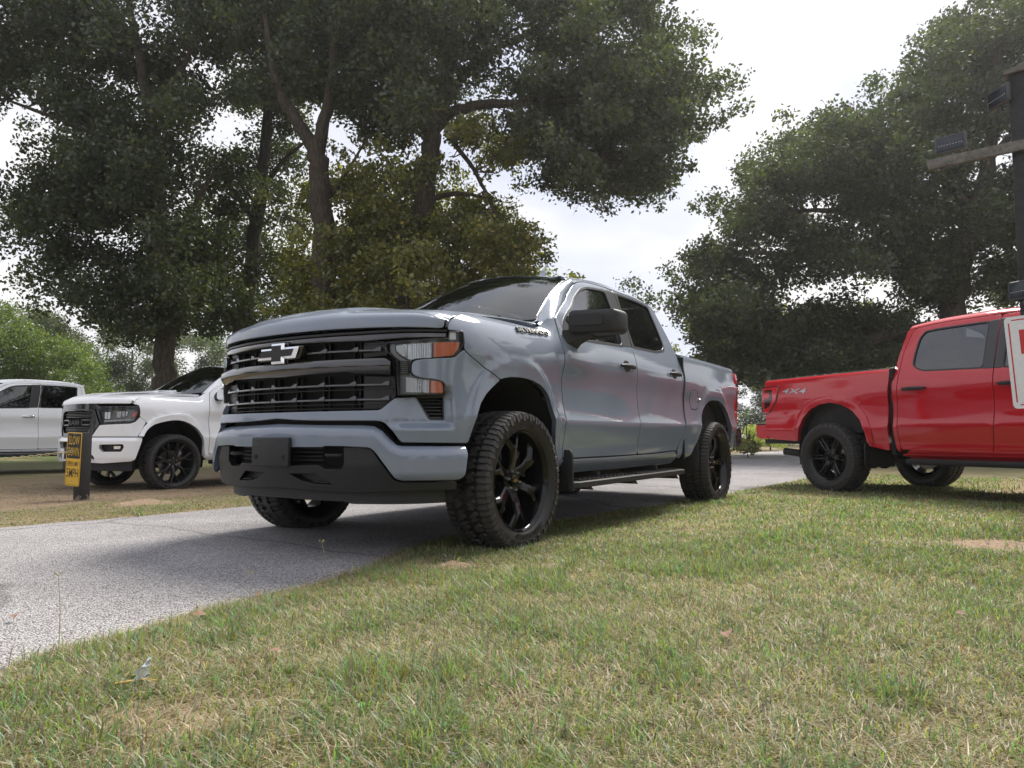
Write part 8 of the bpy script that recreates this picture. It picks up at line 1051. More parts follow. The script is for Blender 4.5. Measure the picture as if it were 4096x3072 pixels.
('broadleaf_tree', 'dark distant tree filling the view under the broad oak limbs', [[(-51.9, -3.7, 0.12, 0.189), (-51.66, -3.54, 4.06, 0.12), (-51.6, -3.4, 5.76, 0.051)]], '-505 -81 44 16 0 -515 -52 32 12 0 -545 -27 32 9 0 -529 -34 38 13 0 -502 -69 25 13 0 -516 4 46 13 0 -505 -24 29 14 0 -482 -53 22 8 0 -530 -14 31 8 0 -500 -28 31 13 0 -533 -24 25 9 0 -498 -30 51 10 0 -539 -58 43 16 0 -519 -62 22 12 0 -490 -78 27 13 0 -527 -20 34 10 0 -515 -10 57 10 0 -517 -14 34 12 0 -522 -28 40 8 0 -555 2 28 11 0 -497 -66 46 13 0 -498 6 37 14 0 -572 -5 28 10 0 -490 -80 30 8 0 -515 -17 59 9 0 -545 -10 44 11 0 -522 -28 45 15 0 -512 -75 21 15 0 -528 -4 40 15 0 -520 -58 55 16 0 -513 -39 40 15 0 -494 -33 60 9 0 -494 -58 45 9 0 -486 -81 41 12 0 -512 -75 35 8 0 -566 -17 26 10 0 -521 -66 50 9 0 -487 -58 27 10 0 -570 10 29 10 0 -520 1 34 9 0 -562 17 39 8 0 -505 -27 26 8 0 -539 -26 46 14 0 -491 -76 20 15 0 -490 -80 42 9 0 -500 -57 20 15 0 -520 -27 57 15 0 -510 -48 59 10 0 -547 15 40 8 0 -524 -37 54 13 0 -490 -35 44 10 0 -469 -46 50 10 0 -484 -68 41 9 0 -538 3 36 11 0 -514 -12 23 9 0 -489 -72 52 9 0 -508 -45 26 14 0 -540 -11 56 9 0 -527 -60 66 10 0 -497 -86 20 11 0 -533 -2 58 8 0 -507 -52 38 9 0 -548 -17 52 9 0 -465 -46 45 7 0 -518 -40 43 10 0 -468 -60 27 13 0 -491 -35 42 8 0 -501 -43 57 10 0 -568 2 54 14 0 -553 14 33 9 0 -481 -36 42 11 0 -541 -70 58 17 0 -502 -71 38 8 0 -497 -28 49 11 0 -529 -52 38 12 0 -546 -42 56 15 0 -525 -24 17 8 0 -487 -15 62 10 0 -510 -52 22 10 0 -507 -83 34 15 0 -498 -7 60 9 0 -481 -75 52 8 0 -523 -70 52 14 0 -467 -27 24 8 0 -548 11 41 13 0 -509 -65 62 11 0 -518 -43 41 11 0 -491 -63 20 11 0 -516 -54 18 8 0 -545 -14 63 10 0 -528 12 39 10 0 -463 -61 34 12 0 -524 -36 21 16 0 -489 -33 32 12 0 -524 -5 61 15 0 -505 -58 63 8 0 -462 -73 42 11 0 -550 7 37 12 0 -508 -64 65 11 0 -540 -13 48 12 0', 0.14, None),
('shrub', 'low bright lime hedge shrub beside the brick house', [[(-33.5, -6.05, -0.28, 0.049), (-33.49, -5.97, 0.52, 0.025)]], '-337 -53 6 5 4 -359 -72 9 6 4 -346 -72 10 6 4 -334 -60 8 4 4 -349 -75 9 6 4 -324 -54 5 5 4 -302 -60 9 5 4 -311 -55 9 5 4 -341 -56 8 6 4 -320 -63 8 4 4 -322 -59 11 5 4 -328 -59 10 5 4 -350 -60 9 4 4 -326 -56 5 5 4 -335 -61 11 5 4 -331 -65 6 6 4 -351 -53 5 4 4 -332 -66 8 4 4 -356 -69 4 4 4 -304 -58 8 4 4 -313 -51 4 5 4 -308 -50 6 4 4 -350 -58 5 4 4 -333 -65 10 5 4 -311 -62 6 6 4 -319 -57 5 6 4 -341 -64 10 4 4 -302 -56 4 4 4 -342 -67 4 5 4 -355 -64 10 7 4 -342 -68 11 5 4 -361 -77 11 5 4 -359 -72 6 6 4 -326 -56 3 3 4 -336 -71 3 5 4 -327 -57 9 5 4 -320 -64 5 3 4 -352 -59 3 6 4 -311 -55 6 4 4 -360 -76 4 6 4 -336 -61 5 6 4 -329 -47 7 5 4 -341 -64 6 5 4 -363 -60 7 6 4', 0.07, None),
('shrub', 'small dark shrub at the road edge behind the grey pickup', [[(-19.69, -3.24, 0.04, 0.016), (-19.69, -3.22, 0.19, 0.008)]], '-191 -30 3 3 1 -199 -32 4 2 1 -185 -29 5 2 1 -225 -40 4 3 1 -219 -36 3 3 1 -192 -32 4 3 1 -205 -37 4 3 1 -230 -41 4 2 1 -171 -27 4 2 1 -208 -38 3 3 1 -186 -30 4 2 1 -226 -39 4 2 1 -206 -36 4 2 1 -195 -35 4 3 1 -227 -42 4 3 1 -205 -35 3 3 1 -194 -33 3 2 1 -234 -42 3 3 1 -174 -26 4 2 1 -205 -37 4 3 1 -201 -34 4 2 1 -200 -31 4 3 1 -228 -43 4 2 1 -220 -38 4 2 1 -208 -36 3 3 1 -228 -44 4 4 1 -187 -32 5 2 1 -184 -27 4 2 1 -160 -22 5 3 1 -199 -34 4 2 1 -201 -31 4 2 1 -185 -30 4 2 1 -158 -23 4 2 1 -189 -27 3 2 1 -221 -42 3 3 1 -179 -26 4 2 1 -213 -36 4 3 1 -174 -23 4 2 1 -157 -21 5 2 1 -180 -29 4 3 1', 0.075, None),
('broadleaf_tree', 'oak standing past the right edge of the view beside the red pickup', [[(-7.0, 26.0, -0.3, 0.308), (-6.8, 26.0, 3.8499999999999996, 0.242), (-7.1, 26.2, 8.8, 0.088)]], '-49 265 27 25 0 -86 256 55 29 0 -81 300 51 26 0 -89 254 89 25 0 -56 263 110 21 0 -69 255 76 20 0 -79 254 103 27 0 -98 238 48 20 0 -78 275 47 20 0 -49 244 82 19 0 -67 288 100 19 0 -99 240 71 27 0 -64 275 26 23 0 -58 229 38 27 0 -92 272 65 24 0 -42 267 78 30 0 -43 263 28 24 0 -43 244 43 19 0 -64 225 70 30 0 -84 227 32 20 0 -68 251 102 21 0 -58 227 78 22 0 -79 244 25 28 0 -56 256 78 28 0 -67 251 25 19 0 -111 260 64 25 0 -79 231 30 30 0 -57 237 99 24 0 -66 248 104 26 0 -77 234 100 30 0 -68 291 67 25 0 -63 270 54 23 0 -80 269 39 26 0 -92 279 44 24 0', 0.24, 'trees beyond the right edge and behind the viewer'),
('broadleaf_tree', 'oak standing past the right edge of the view behind the red pickup', [[(-25.0, 15.0, -0.3, 0.308), (-24.8, 15.0, 3.8499999999999996, 0.242), (-25.1, 15.2, 8.8, 0.088)]], '-228 135 99 26 0 -266 165 68 20 0 -267 162 56 22 0 -278 173 44 29 0 -267 167 88 29 0 -266 116 51 27 0 -232 162 28 24 0 -212 153 76 20 0 -241 153 108 28 0 -231 128 30 23 0 -226 146 28 23 0 -265 120 49 25 0 -239 185 57 19 0 -274 145 96 19 0 -265 140 58 25 0 -274 160 48 25 0 -252 139 25 25 0 -242 175 47 25 0 -250 136 45 19 0 -248 156 81 29 0 -274 150 29 24 0 -241 151 39 20 0 -259 160 26 29 0 -241 169 80 26 0 -238 164 80 23 0 -255 180 29 29 0 -235 156 88 22 0 -272 185 58 19 0 -245 140 109 21 0 -254 152 40 26 0 -268 157 98 27 0 -242 120 34 22 0 -260 145 109 22 0 -283 148 51 24 0 -250 129 37 30 0 -250 115 64 20 0', 0.24, 'trees beyond the right edge and behind the viewer'),
('broadleaf_tree', 'oak standing off to the right across the grass', [[(3.0, 30.0, -0.3, 0.28), (3.2, 30.0, 3.5, 0.21999999999999997), (2.9, 30.2, 8.0, 0.08)]], '29 286 33 32 0 3 288 76 23 0 44 288 68 26 0 -10 285 62 25 0 52 306 43 27 0 20 303 90 21 0 0 322 75 31 0 13 321 47 26 0 34 339 57 32 0 50 315 87 28 0 50 318 37 28 0 66 311 33 32 0 36 278 60 21 0 34 341 72 28 0 24 285 57 26 0 -2 308 44 29 0 29 322 99 24 0 32 298 27 26 0 21 299 96 31 0 32 265 85 28 0 16 263 56 27 0 52 276 74 24 0 46 301 72 25 0 36 306 48 25 0 59 274 39 28 0 0 289 32 25 0 30 284 85 22 0 28 287 40 31 0 14 280 95 31 0 28 282 38 24 0', 0.24, 'trees beyond the right edge and behind the viewer'),
('broadleaf_tree', "tree at the far end of the lot behind the viewer's left shoulder", [[(34.0, -38.0, -0.3, 0.252), (34.2, -38.0, 3.15, 0.19799999999999998), (33.9, -37.8, 7.2, 0.07200000000000001)]], '286 -386 36 37 0 376 -353 76 42 0 357 -391 78 35 0 367 -353 51 29 0 358 -381 86 29 0 331 -352 82 32 0 324 -395 89 36 0 343 -385 43 38 0 344 -404 22 37 0 380 -366 59 28 0 334 -347 80 39 0 315 -409 36 42 0 344 -397 90 34 0 361 -425 53 32 0 343 -414 53 43 0 348 -373 32 36 0 372 -407 64 38 0 361 -402 85 37 0 314 -425 64 30 0 314 -400 32 32 0 357 -375 69 29 0 374 -348 42 37 0 377 -336 44 29 0 352 -337 20 40 0 342 -360 74 28 0 332 -374 44 29 0', 0.34, 'trees beyond the right edge and behind the viewer'),
('broadleaf_tree', 'second tree along the lot edge behind the viewer', [[(44.0, -27.0, -0.3, 0.28), (44.2, -27.0, 3.5, 0.21999999999999997), (43.9, -26.8, 8.0, 0.08)]], '454 -280 100 32 0 449 -273 89 30 0 421 -229 50 43 0 484 -280 72 34 0 462 -249 62 46 0 475 -300 76 38 0 467 -282 45 34 0 457 -319 62 42 0 450 -234 55 34 0 426 -293 35 33 0 462 -265 77 46 0 450 -310 23 38 0 404 -222 60 39 0 419 -292 93 41 0 427 -281 86 29 0 415 -270 42 32 0 469 -256 77 30 0 423 -265 93 40 0 449 -276 40 46 0 455 -244 70 36 0 437 -333 59 38 0 502 -280 46 35 0 418 -228 47 41 0 456 -222 28 37 0 402 -282 52 46 0 396 -262 84 42 0', 0.34, 'trees beyond the right edge and behind the viewer'),
('broadleaf_tree', 'rounded tree across the lot straight behind the viewer', [[(50.0, -12.0, -0.3, 0.252), (50.2, -12.0, 3.15, 0.19799999999999998), (49.9, -11.8, 7.2, 0.07200000000000001)]], '496 -169 63 43 0 469 -78 29 38 0 487 -152 84 37 0 523 -151 79 38 0 474 -140 54 29 0 505 -129 42 38 0 451 -101 40 31 0 499 -127 70 43 0 504 -176 60 27 0 491 -146 46 29 0 540 -130 20 37 0 512 -146 86 43 0 453 -130 53 31 0 518 -136 30 30 0 496 -93 81 32 0 468 -122 83 30 0 508 -127 26 43 0 482 -80 30 42 0 485 -66 63 33 0 446 -132 42 32 0 519 -95 58 41 0 496 -156 74 36 0 457 -145 68 32 0 538 -90 49 28 0 552 -128 68 31 0 512 -168 45 28 0', 0.34, 'trees beyond the right edge and behind the viewer'),
('broadleaf_tree', "wide tree across the lot behind the viewer's right shoulder", [[(52.0, 4.0, -0.3, 0.28), (52.2, 4.0, 3.5, 0.21999999999999997), (51.9, 4.2, 8.0, 0.08)]], '478 26 50 42 0 488 64 90 47 0 538 77 70 50 0 497 36 70 41 0 548 72 80 40 0 568 77 76 37 0 469 50 36 35 0 568 -4 67 46 0 556 82 44 34 0 548 50 83 45 0 541 22 89 45 0 572 20 78 48 0 474 38 24 38 0 550 77 62 50 0 580 34 63 41 0 498 102 45 49 0 484 3 84 34 0 505 -7 60 38 0 557 47 85 46 0 560 10 83 39 0 548 85 65 50 0 532 21 85 41 0 560 30 24 35 0 501 30 80 46 0 459 48 50 32 0 564 25 49 40 0', 0.34, 'trees beyond the right edge and behind the viewer'),
('broadleaf_tree', 'tall tree at the corner of the lot behind the viewer', [[(46.0, 20.0, -0.3, 0.308), (46.2, 20.0, 3.8499999999999996, 0.242), (45.9, 20.2, 8.8, 0.088)]], '447 188 35 31 0 401 228 60 34 0 439 226 58 35 0 449 164 73 40 0 424 143 68 37 0 460 142 30 50 0 514 178 89 36 0 436 189 107 31 0 440 227 95 50 0 507 154 66 46 0 431 219 68 32 0 426 203 72 43 0 459 146 31 34 0 482 158 32 41 0 424 201 71 32 0 463 202 81 33 0 409 179 34 49 0 437 180 107 44 0 405 216 49 44 0 457 217 97 42 0 511 195 46 39 0 441 198 25 41 0 403 169 76 48 0 482 160 33 44 0 455 160 36 46 0 497 164 55 48 0', 0.34, 'trees beyond the right edge and behind the viewer'),
('broadleaf_tree', 'tree by the lot corner right of the viewer', [[(34.0, 36.0, -0.3, 0.308), (34.2, 36.0, 3.8499999999999996, 0.242), (33.9, 36.2, 8.8, 0.088)]], '383 338 63 42 0 337 396 64 33 0 329 362 82 49 0 339 411 65 37 0 404 362 49 49 0 324 340 107 47 0 332 334 80 44 0 329 315 95 42 0 292 355 78 33 0 348 355 109 42 0 307 356 104 38 0 366 346 76 34 0 344 348 102 34 0 395 372 64 37 0 357 417 59 37 0 316 353 102 47 0 371 372 103 35 0 312 341 84 31 0 367 405 97 42 0 372 396 43 35 0 331 336 30 31 0 300 341 94 43 0 363 353 107 48 0 353 320 56 34 0 302 371 79 38 0 365 366 82 33 0', 0.34, 'trees beyond the right edge and behind the viewer'),
('broadleaf_tree', "tallest tree off to the viewer's right", [[(16.0, 46.0, -0.3, 0.336), (16.2, 46.0, 4.199999999999999, 0.264), (15.9, 46.2, 9.600000000000001, 0.096)]], '122 419 35 34 0 116 430 45 31 0 105 500 72 41 0 119 459 64 34 0 171 421 84 38 0 147 514 34 37 0 186 409 92 41 0 190 427 30 50 0 156 422 112 49 0 118 497 82 42 0 135 493 32 32 0 140 476 118 39 0 223 468 67 44 0 143 413 88 33 0 190 461 76 45 0 184 453 115 39 0 154 471 88 31 0 152 459 33 50 0 167 418 64 34 0 145 511 29 34 0 181 495 110 40 0 165 478 68 45 0 147 399 76 45 0 128 450 110 34 0 210 503 51 45 0 132 428 36 36 0', 0.34, 'trees beyond the right edge and behind the viewer'),
('broadleaf_tree', "dark tree at the lot edge far behind the viewer's left", [[(22.0, -50.0, -0.3, 0.28), (22.2, -50.0, 3.5, 0.21999999999999997), (21.9, -49.8, 8.0, 0.08)]], '187 -452 48 45 0 240 -445 46 46 0 190 -466 70 39 0 251 -509 32 38 0 250 -484 84 37 0 214 -542 78 31 0 240 -490 40 32 0 264 -483 38 37 0 214 -545 38 33 0 222 -453 61 29 0 193 -477 97 39 0 218 -524 24 36 0 221 -484 94 33 0 253 -482 82 39 0 196 -487 66 38 0 215 -508 95 29 0 240 -466 27 36 0 216 -529 91 39 0 226 -439 60 38 0 256 -537 58 36 0 241 -506 72 42 0 250 -471 86 38 0 186 -541 62 43 0 170 -464 60 39 0 252 -468 39 44 0 275 -507 74 45 0', 0.34, 'trees beyond the right edge and behind the viewer'),
]
m = newmat('oak_bark'); g = NT(m); p = g.n('ShaderNodeBsdfPrincipled', i_Roughness=.95); o = g.n('ShaderNodeOutputMaterial'); g.l(p.outputs[0], o.inputs[0]); p.inputs['Specular IOR Level'].default_value = .1
tcn = g.n('ShaderNodeTexCoord'); mpn = g.n('ShaderNodeMapping'); mpn.inputs['Scale'].default_value = (9, 9, 1.6); g.l(tcn.outputs['Object'], mpn.inputs['Vector'])
vz = g.n('ShaderNodeTexNoise', i_Scale=2.2, i_Detail=8.0, i_Roughness=.72); g.l(mpn.outputs[0], vz.inputs['Vector'])
g.l(g.ramp(vz.outputs['Fac'], [(.30, (.036, .029, .023)), (.52, (.098, .081, .066)), (.74, (.175, .150, .125))]), p.inputs['Base Color']); bp = g.n('ShaderNodeBump', i_Strength=1.0, i_Distance=.06); g.l(vz.outputs['Fac'], bp.inputs['Height']); g.l(bp.outputs[0], p.inputs['Normal']); MAT['bark'] = m
def leaf_mat(name, layer, trans=.40, gloss=.05):
    m = newmat(name); g = NT(m); at = g.n('ShaderNodeVertexColor', layer_name=layer); d = g.n('ShaderNodeBsdfDiffuse'); t = g.n('ShaderNodeBsdfTranslucent'); gl = g.n('ShaderNodeBsdfGlossy', i_Roughness=.42); o = g.n('ShaderNodeOutputMaterial')
    br = g.n('ShaderNodeMix', data_type='RGBA', blend_type='MULTIPLY', i_Factor=1.0); br.inputs['B'].default_value = (1.5, 1.7, .75, 1); g.l(at.outputs['Color'], br.inputs['A'])
    g.l(at.outputs['Color'], d.inputs['Color']); g.l(br.outputs['Result'], t.inputs['Color']); m1 = g.n('ShaderNodeMixShader', i_0=trans); m2 = g.n('ShaderNodeMixShader', i_0=gloss)
    g.l(d.outputs[0], m1.inputs[1]); g.l(t.outputs[0], m1.inputs[2]); g.l(m1.outputs[0], m2.inputs[1]); g.l(gl.outputs[0], m2.inputs[2]); g.l(m2.outputs[0], o.inputs[0]); return m
MAT['leaf'] = leaf_mat('tree_leaves', 'tint')
TONE = np.array([(.050, .062, .031), (.135, .138, .038), (.090, .122, .032), (.075, .092, .055), (.20, .23, .055)])  # the grey green of far trees has haze painted into its colour
def leaf_cloud(C, leaf, cover, rg):
    n = np.maximum(6, (cover * math.pi * C[:, 3]**2 / (.30 * leaf * leaf))).astype(int); ci = np.repeat(np.arange(len(C)), n); N = len(ci)
    d = rg.normal(size=(N, 3)); d /= np.linalg.norm(d, axis=1)[:, None]; rr = rg.uniform(0, 1, N)**.45 * (1 + .18 * rg.normal(size=N))
    cen = C[ci, :3] + d * (rr * C[ci, 3])[:, None] * [1.05, 1.05, .78]
    nrm = rg.normal(size=(N, 3)) + [0, 0, .55]; nrm /= np.linalg.norm(nrm, axis=1)[:, None]
    a = np.cross(nrm, rg.normal(size=(N, 3))); a /= np.linalg.norm(a, axis=1)[:, None]; b = np.cross(nrm, a); sz = leaf * rg.uniform(.65, 1.3, N)[:, None]
    V = np.stack([cen - a * sz * .5, cen + b * sz * .31 + nrm * sz * .06 + a * sz * .06, cen + a * sz * .5, cen - b * sz * .31 + nrm * sz * .06 + a * sz * .06], 1).reshape(-1, 3)
    F = np.arange(4 * N).reshape(N, 4)
    cl = TONE[C[:, 4].astype(int)] * rg.uniform(.72, 1.32, len(C))[:, None]; col = cl[ci] * rg.uniform(.65, 1.45, N)[:, None]; yel = rg.uniform(0, 1, N) < .05; col[yel] = col[yel] * [2.2, 1.7, .9]
    return V, F, np.repeat(col, 4, 0)
rgt_ = np.random.default_rng(11)
for name, label, limbs, cs, leaf, group in TREES:
    C = np.array([float(x) for x in cs.split()]).reshape(-1, 5) * [.1, .1, .1, .05, 1]; base = Vector(limbs[0][0][:3]); T = empty(name, base); tag(T, label, 'tree' if 'tree' in name else 'shrub', group)
    far_ = math.hypot(base.x - CAM[0], base.y - CAM[1]) > 30 or group
    for li, l in enumerate(limbs):
        q = np.array(l, float); kk = np.linspace(0, len(q) - 1, (len(q) - 1) * 4 + 1); q = np.stack([np.interp(kk, range(len(q)), q[:, i]) for i in range(4)], -1)
        if len(q) > 6: q[1:-1, :3] = .25 * q[:-2, :3] + .5 * q[1:-1, :3] + .25 * q[2:, :3]
        w = .25 * q[:, 3:4]; q[1:-1, :3] += rgt_.normal(size=(len(q) - 2, 3)) * w[1:-1] * .5
        if li == 0: q[0, 2] -= .4; q[0, 3] *= 1.25; q[1, 3] *= 1.08
        v, f = tube([Vector(p[:3]) - base for p in q], list(q[:, 3]), 12 if not far_ else 7)
        link('trunk' if li == 0 else 'limb', mesh('trunk', v, f, 70), MAT['bark'], T)
    C1 = C * ([1, 1, 1, 1.3, 1] if far_ else [1, 1, 1, 1, 1])
    if not far_:                                                  # each clump is a knot of smaller sprays set at differing depth
        C2 = C.copy(); C2[:, :3] += rgt_.normal(size=(len(C), 3)) * C[:, 3:4] * [.8, .8, .45]; C2[:, 3] *= rgt_.uniform(.6, 1.0, len(C))
        C3 = C.copy(); C3[:, :3] += rgt_.normal(size=(len(C), 3)) * C[:, 3:4] * [1.15, 1.15, .6]; C3[:, 3] *= rgt_.uniform(.45, .8, len(C)); 
        cc_ = C[:, :3].mean(0); C4 = C[rgt_.uniform(0, 1, len(C)) < .22].copy(); dv_ = C4[:, :3] - cc_; C4[:, :3] += dv_ / np.linalg.norm(dv_, axis=1)[:, None] * rgt_.uniform(.4, 1.15, len(C4))[:, None]; C4[:, 3] *= rgt_.uniform(.3, .6, len(C4)); C1 = np.concatenate([C, C2, C3, C4])
    V, F, K = leaf_cloud(C1, leaf, 1.0 if not far_ else (1.5 if not group else 1.0), rgt_); me = np_mesh('crown', V - np.array(base), F); vcol(me, K); link('crown', me, MAT['leaf'], T)
    if not far_:
        LP = np.concatenate([np.array(l, float)[:, :3] for l in limbs]); LP = np.concatenate([LP] + [np.array(l, float)[:-1, :3] * (1 - t) + np.array(l, float)[1:, :3] * t for l in limbs for t in (.33, .66)])
        tv = []; tf = []
        for c in C:
            d = np.linalg.norm(LP - c[:3], axis=1) + .8 * np.maximum(0, LP[:, 2] - c[2]); s = LP[d.argmin()]; e = c[:3]
            if np.linalg.norm(e - s) > 1.9: continue
            md = (s + e) / 2 + rgt_.normal(size=3) * .22 * np.linalg.norm(e - s)**.5 + [0, 0, .16 * np.linalg.norm(e - s)]; v, f = tube([Vector(s) - base, Vector(md) - base, Vector(e) - base, Vector(e + (e - md) * .5 + rgt_.normal(size=3) * .2) - base], [.022, .014, .008, .003], 4, False); n0 = len(tv); tv += v; tf += [tuple(i + n0 for i in q) for q in f]
        tag(link('twigs', mesh('twigs', tv, tf, 0), MAT['bark'], T), kind='stuff')
# ---------------------------------------------------------------- grass: real blades, dense near the viewer, thinning with distance
MAT['blade'] = leaf_mat('grass_blades', 'tint', .42, .03)
rgg = np.random.default_rng(23)
def scatter(d0, d1, dens, a0=-50, a1=50):
    area = math.radians(a1 - a0) / 2 * (d1 * d1 - d0 * d0); n = int(area * dens); d = np.sqrt(rgg.uniform(d0 * d0, d1 * d1, n)); a = YAW + np.radians(rgg.uniform(a0, a1, n))
    return CAM[0] + d * np.cos(a), CAM[1] + d * np.sin(a), d
def blades(x, y, d, tuft, ws=1.0, hs=1.0, weed=False):
    keep = ~onroad(x, y + 0 * x); b = bare(x, y); keep &= rgg.uniform(0, 1, len(x)) > b * .93
    edge = np.minimum(np.abs(y - road_near(x)), np.abs(y - road_far(x))); keep &= rgg.uniform(0, 1, len(x)) < (.35 + .65 * sstep(0, .12, edge))
    x, y, d = x[keep], y[keep], d[keep]; n = len(x); dry = dryness(x, y)
    lush = sstep(.42, .72, fbm(x, y, .55, 61)) * (1 - dry)
    ed = np.abs(y - road_near(x)); isdry = rgg.uniform(0, 1, n) < np.clip(.20 + .52 * dry + .5 * sstep(.16, .02, ed) + .30 * sstep(-2.4, -3.2, y), 0, .94)
    h = np.where(isdry, rgg.uniform(.014, .050, n), rgg.uniform(.020, .058, n) * (1 + .9 * lush)); h = h * (1 + tuft * .35) * (1 - .45 * sstep(-2.2, -3.2, y))
    lean = np.where(isdry, rgg.uniform(.6, 2.4, n), rgg.uniform(.2, 1.3, n)); az = rgg.uniform(0, 2 * math.pi, n); w = rgg.uniform(.0011, .0022, n) * (1 + np.maximum(0, d - 3) / 3.2)
    w = w * ws; h = h * hs
    if weed: isdry = rgg.uniform(0, 1, n) < .06; lean = rgg.uniform(.8, 1.8, n)
    dx, dy = np.cos(az), np.sin(az); z = ground_z(x, y) + mound_z(x, y) - .004; sx, sy = -dy * w, dx * w
    t1 = .5; p0 = np.stack([x, y, z], -1); s1 = np.stack([sx, sy, 0 * sx], -1)
    m1 = p0 + np.stack([dx * h * lean * .30, dy * h * lean * .30, h * .62 / (1 + .35 * lean)], -1); tp = p0 + np.stack([dx * h * lean, dy * h * lean, h / (1 + .45 * lean)], -1)
    V = np.stack([p0 - s1, p0 + s1, m1 + s1 * .85, m1 - s1 * .85, tp], 1).reshape(-1, 3); i = np.arange(n)[:, None] * 5
    T = np.concatenate([i + [0, 1, 2], i + [0, 2, 3], i + [3, 2, 4]], 1).reshape(-1, 3)
    gr = np.stack([.165 + .07 * rgg.uniform(-1, 1, n), .225 + .08 * rgg.uniform(-1, 1, n), .080 + .03 * rgg.uniform(-1, 1, n)], -1) * (.92 + .12 * lush)[:, None]; gr[rgg.uniform(0, 1, n) < .35] *= [1.22, 1.08, 1.6]
    st = np.array([.44, .375, .27]) * rgg.uniform(.55, 1.0, n)[:, None]; st = st * np.where(y < -2.5, .72, 1.0)[:, None]; gr = gr * [1.06, .97, 1.15]; c = np.where(isdry[:, None], st, gr * ([.62, .78, .75] if weed else [1, 1, 1]))
    return V, T, np.repeat(c, 5, 0)
def tufts(d0, d1, dens, k, r):
    x, y, d = scatter(d0, d1, dens); g_ = rgg.uniform(0, 1, len(x)) < .25 + .75 * (1 - dryness(x, y)); x, y, d = x[g_], y[g_], d[g_]
    kk = rgg.integers(k[0], k[1], len(x)); i = np.repeat(np.arange(len(x)), kk); rr = r * np.abs(rgg.normal(size=len(i))); a = rgg.uniform(0, 2 * math.pi, len(i)); return x[i] + rr * np.cos(a), y[i] + rr * np.sin(a), d[i]
parts = [(scatter(1.15, 3.2, 14000), 0), (tufts(1.15, 3.2, 230, (8, 20), .022), 1), (scatter(3.2, 5.2, 7500), 0), (tufts(3.2, 5.2, 170, (8, 18), .028), 1), (scatter(5.2, 8.5, 2900), 0), (tufts(5.2, 8.5, 60, (7, 14), .035), .6), (scatter(8.5, 14, 800), 0)]
near = []; bank = []
for (x, y, d), tf in parts:
    nr = y > -1.0
    for sel, dst in ((nr, near), (~nr, bank)):
        if sel.sum() > 10: dst.append(blades(x[sel], y[sel], d[sel], tf))
for d0_, d1_, k_ in ((1.2, 3.5, 7), (3.5, 9, 2.2)):                    # broad-leaved weeds in low patches
    x, y, d = tufts(d0_, d1_, k_, (30, 90), .075); sel = y > -1.0
    near.append(blades(x[sel], y[sel], d[sel], 0, 3.4, .55, True))
for nm, lst, lab in (('lawn_grass', near, 'patchy green and straw coloured grass in the foreground'), ('bank_grass', bank, 'short dry grass on the bank across the road')):
    off = 0; Vs = []; Fs = []; Cs = []
    for V, T, c in lst: Vs.append(V); Fs.append(T + off); Cs.append(c); off += len(V)
    me = np_mesh(nm, np.concatenate(Vs), np.concatenate(Fs)); vcol(me, np.concatenate(Cs)); tag(link(nm, me, MAT['blade']), lab, 'grass', kind='stuff')
LAMP = (-3.77, 3.66); HOUSE = (-50.0, -18.8)
# ---------------------------------------------------------------- sign post, chain, lamp post, house, litter
MAT['post_black'] = principled('weathered_black_paint', (.022, .021, .022), .75, noise=(18, .5), bump=(60, .4, .01))
m = newmat('chipped_post_paint'); g = NT(m); p = g.n('ShaderNodeBsdfPrincipled', i_Roughness=.8); o = g.n('ShaderNodeOutputMaterial'); g.l(p.outputs[0], o.inputs[0]); tcn = g.n('ShaderNodeTexCoord'); sx_ = g.n('ShaderNodeSeparateXYZ'); g.l(tcn.outputs['Object'], sx_.inputs[0])
nz = g.n('ShaderNodeTexNoise', i_Scale=14.0, i_Detail=6.0, i_Roughness=.7); g.l(tcn.outputs['Object'], nz.inputs['Vector']); ad = g.n('ShaderNodeMath', operation='MULTIPLY_ADD'); ad.inputs[1].default_value = 3.2; g.l(sx_.outputs['Z'], ad.inputs[0]); g.l(nz.outputs['Fac'], ad.inputs[2])
g.l(g.ramp(ad.outputs[0], [(.60, (.26, .22, .17)), (.66, (.024, .023, .024)), (1.0, (.030, .029, .030))]), p.inputs['Base Color']); MAT['post_chip'] = m
MAT['sign_yellow'] = principled('sign_yellow', (.72, .44, .035), .4, noise=(25, .10)); MAT['sign_black'] = principled('sign_black', (.012, .012, .012), .45)
MAT['sign_white'] = principled('sign_white', (.72, .73, .74), .4, noise=(30, .06)); MAT['sign_red'] = principled('sign_red', (.52, .02, .025), .4)
MAT['wood'] = principled('weathered_timber', (.15, .14, .128), .85, noise=(22, .4), bump=(70, .5, .01)); MAT['panel_dark'] = principled('solar_cell', (.020, .024, .034), .25); MAT['housing_grey'] = principled('lamp_case', (.055, .055, .06), .5)
MAT['chain'] = principled('plastic_chain', (.62, .52, .30), .5)
MAT['brick'] = principled('brick_wall', (.24, .12, .085), .9, noise=(6, .35)); MAT['siding'] = principled('tan_siding', (.26, .23, .19), .8); MAT['shingle'] = principled('roof_shingle', (.09, .085, .085), .9, noise=(9, .3)); MAT['fascia_board'] = principled('white_fascia_board', (.62, .60, .56), .6)
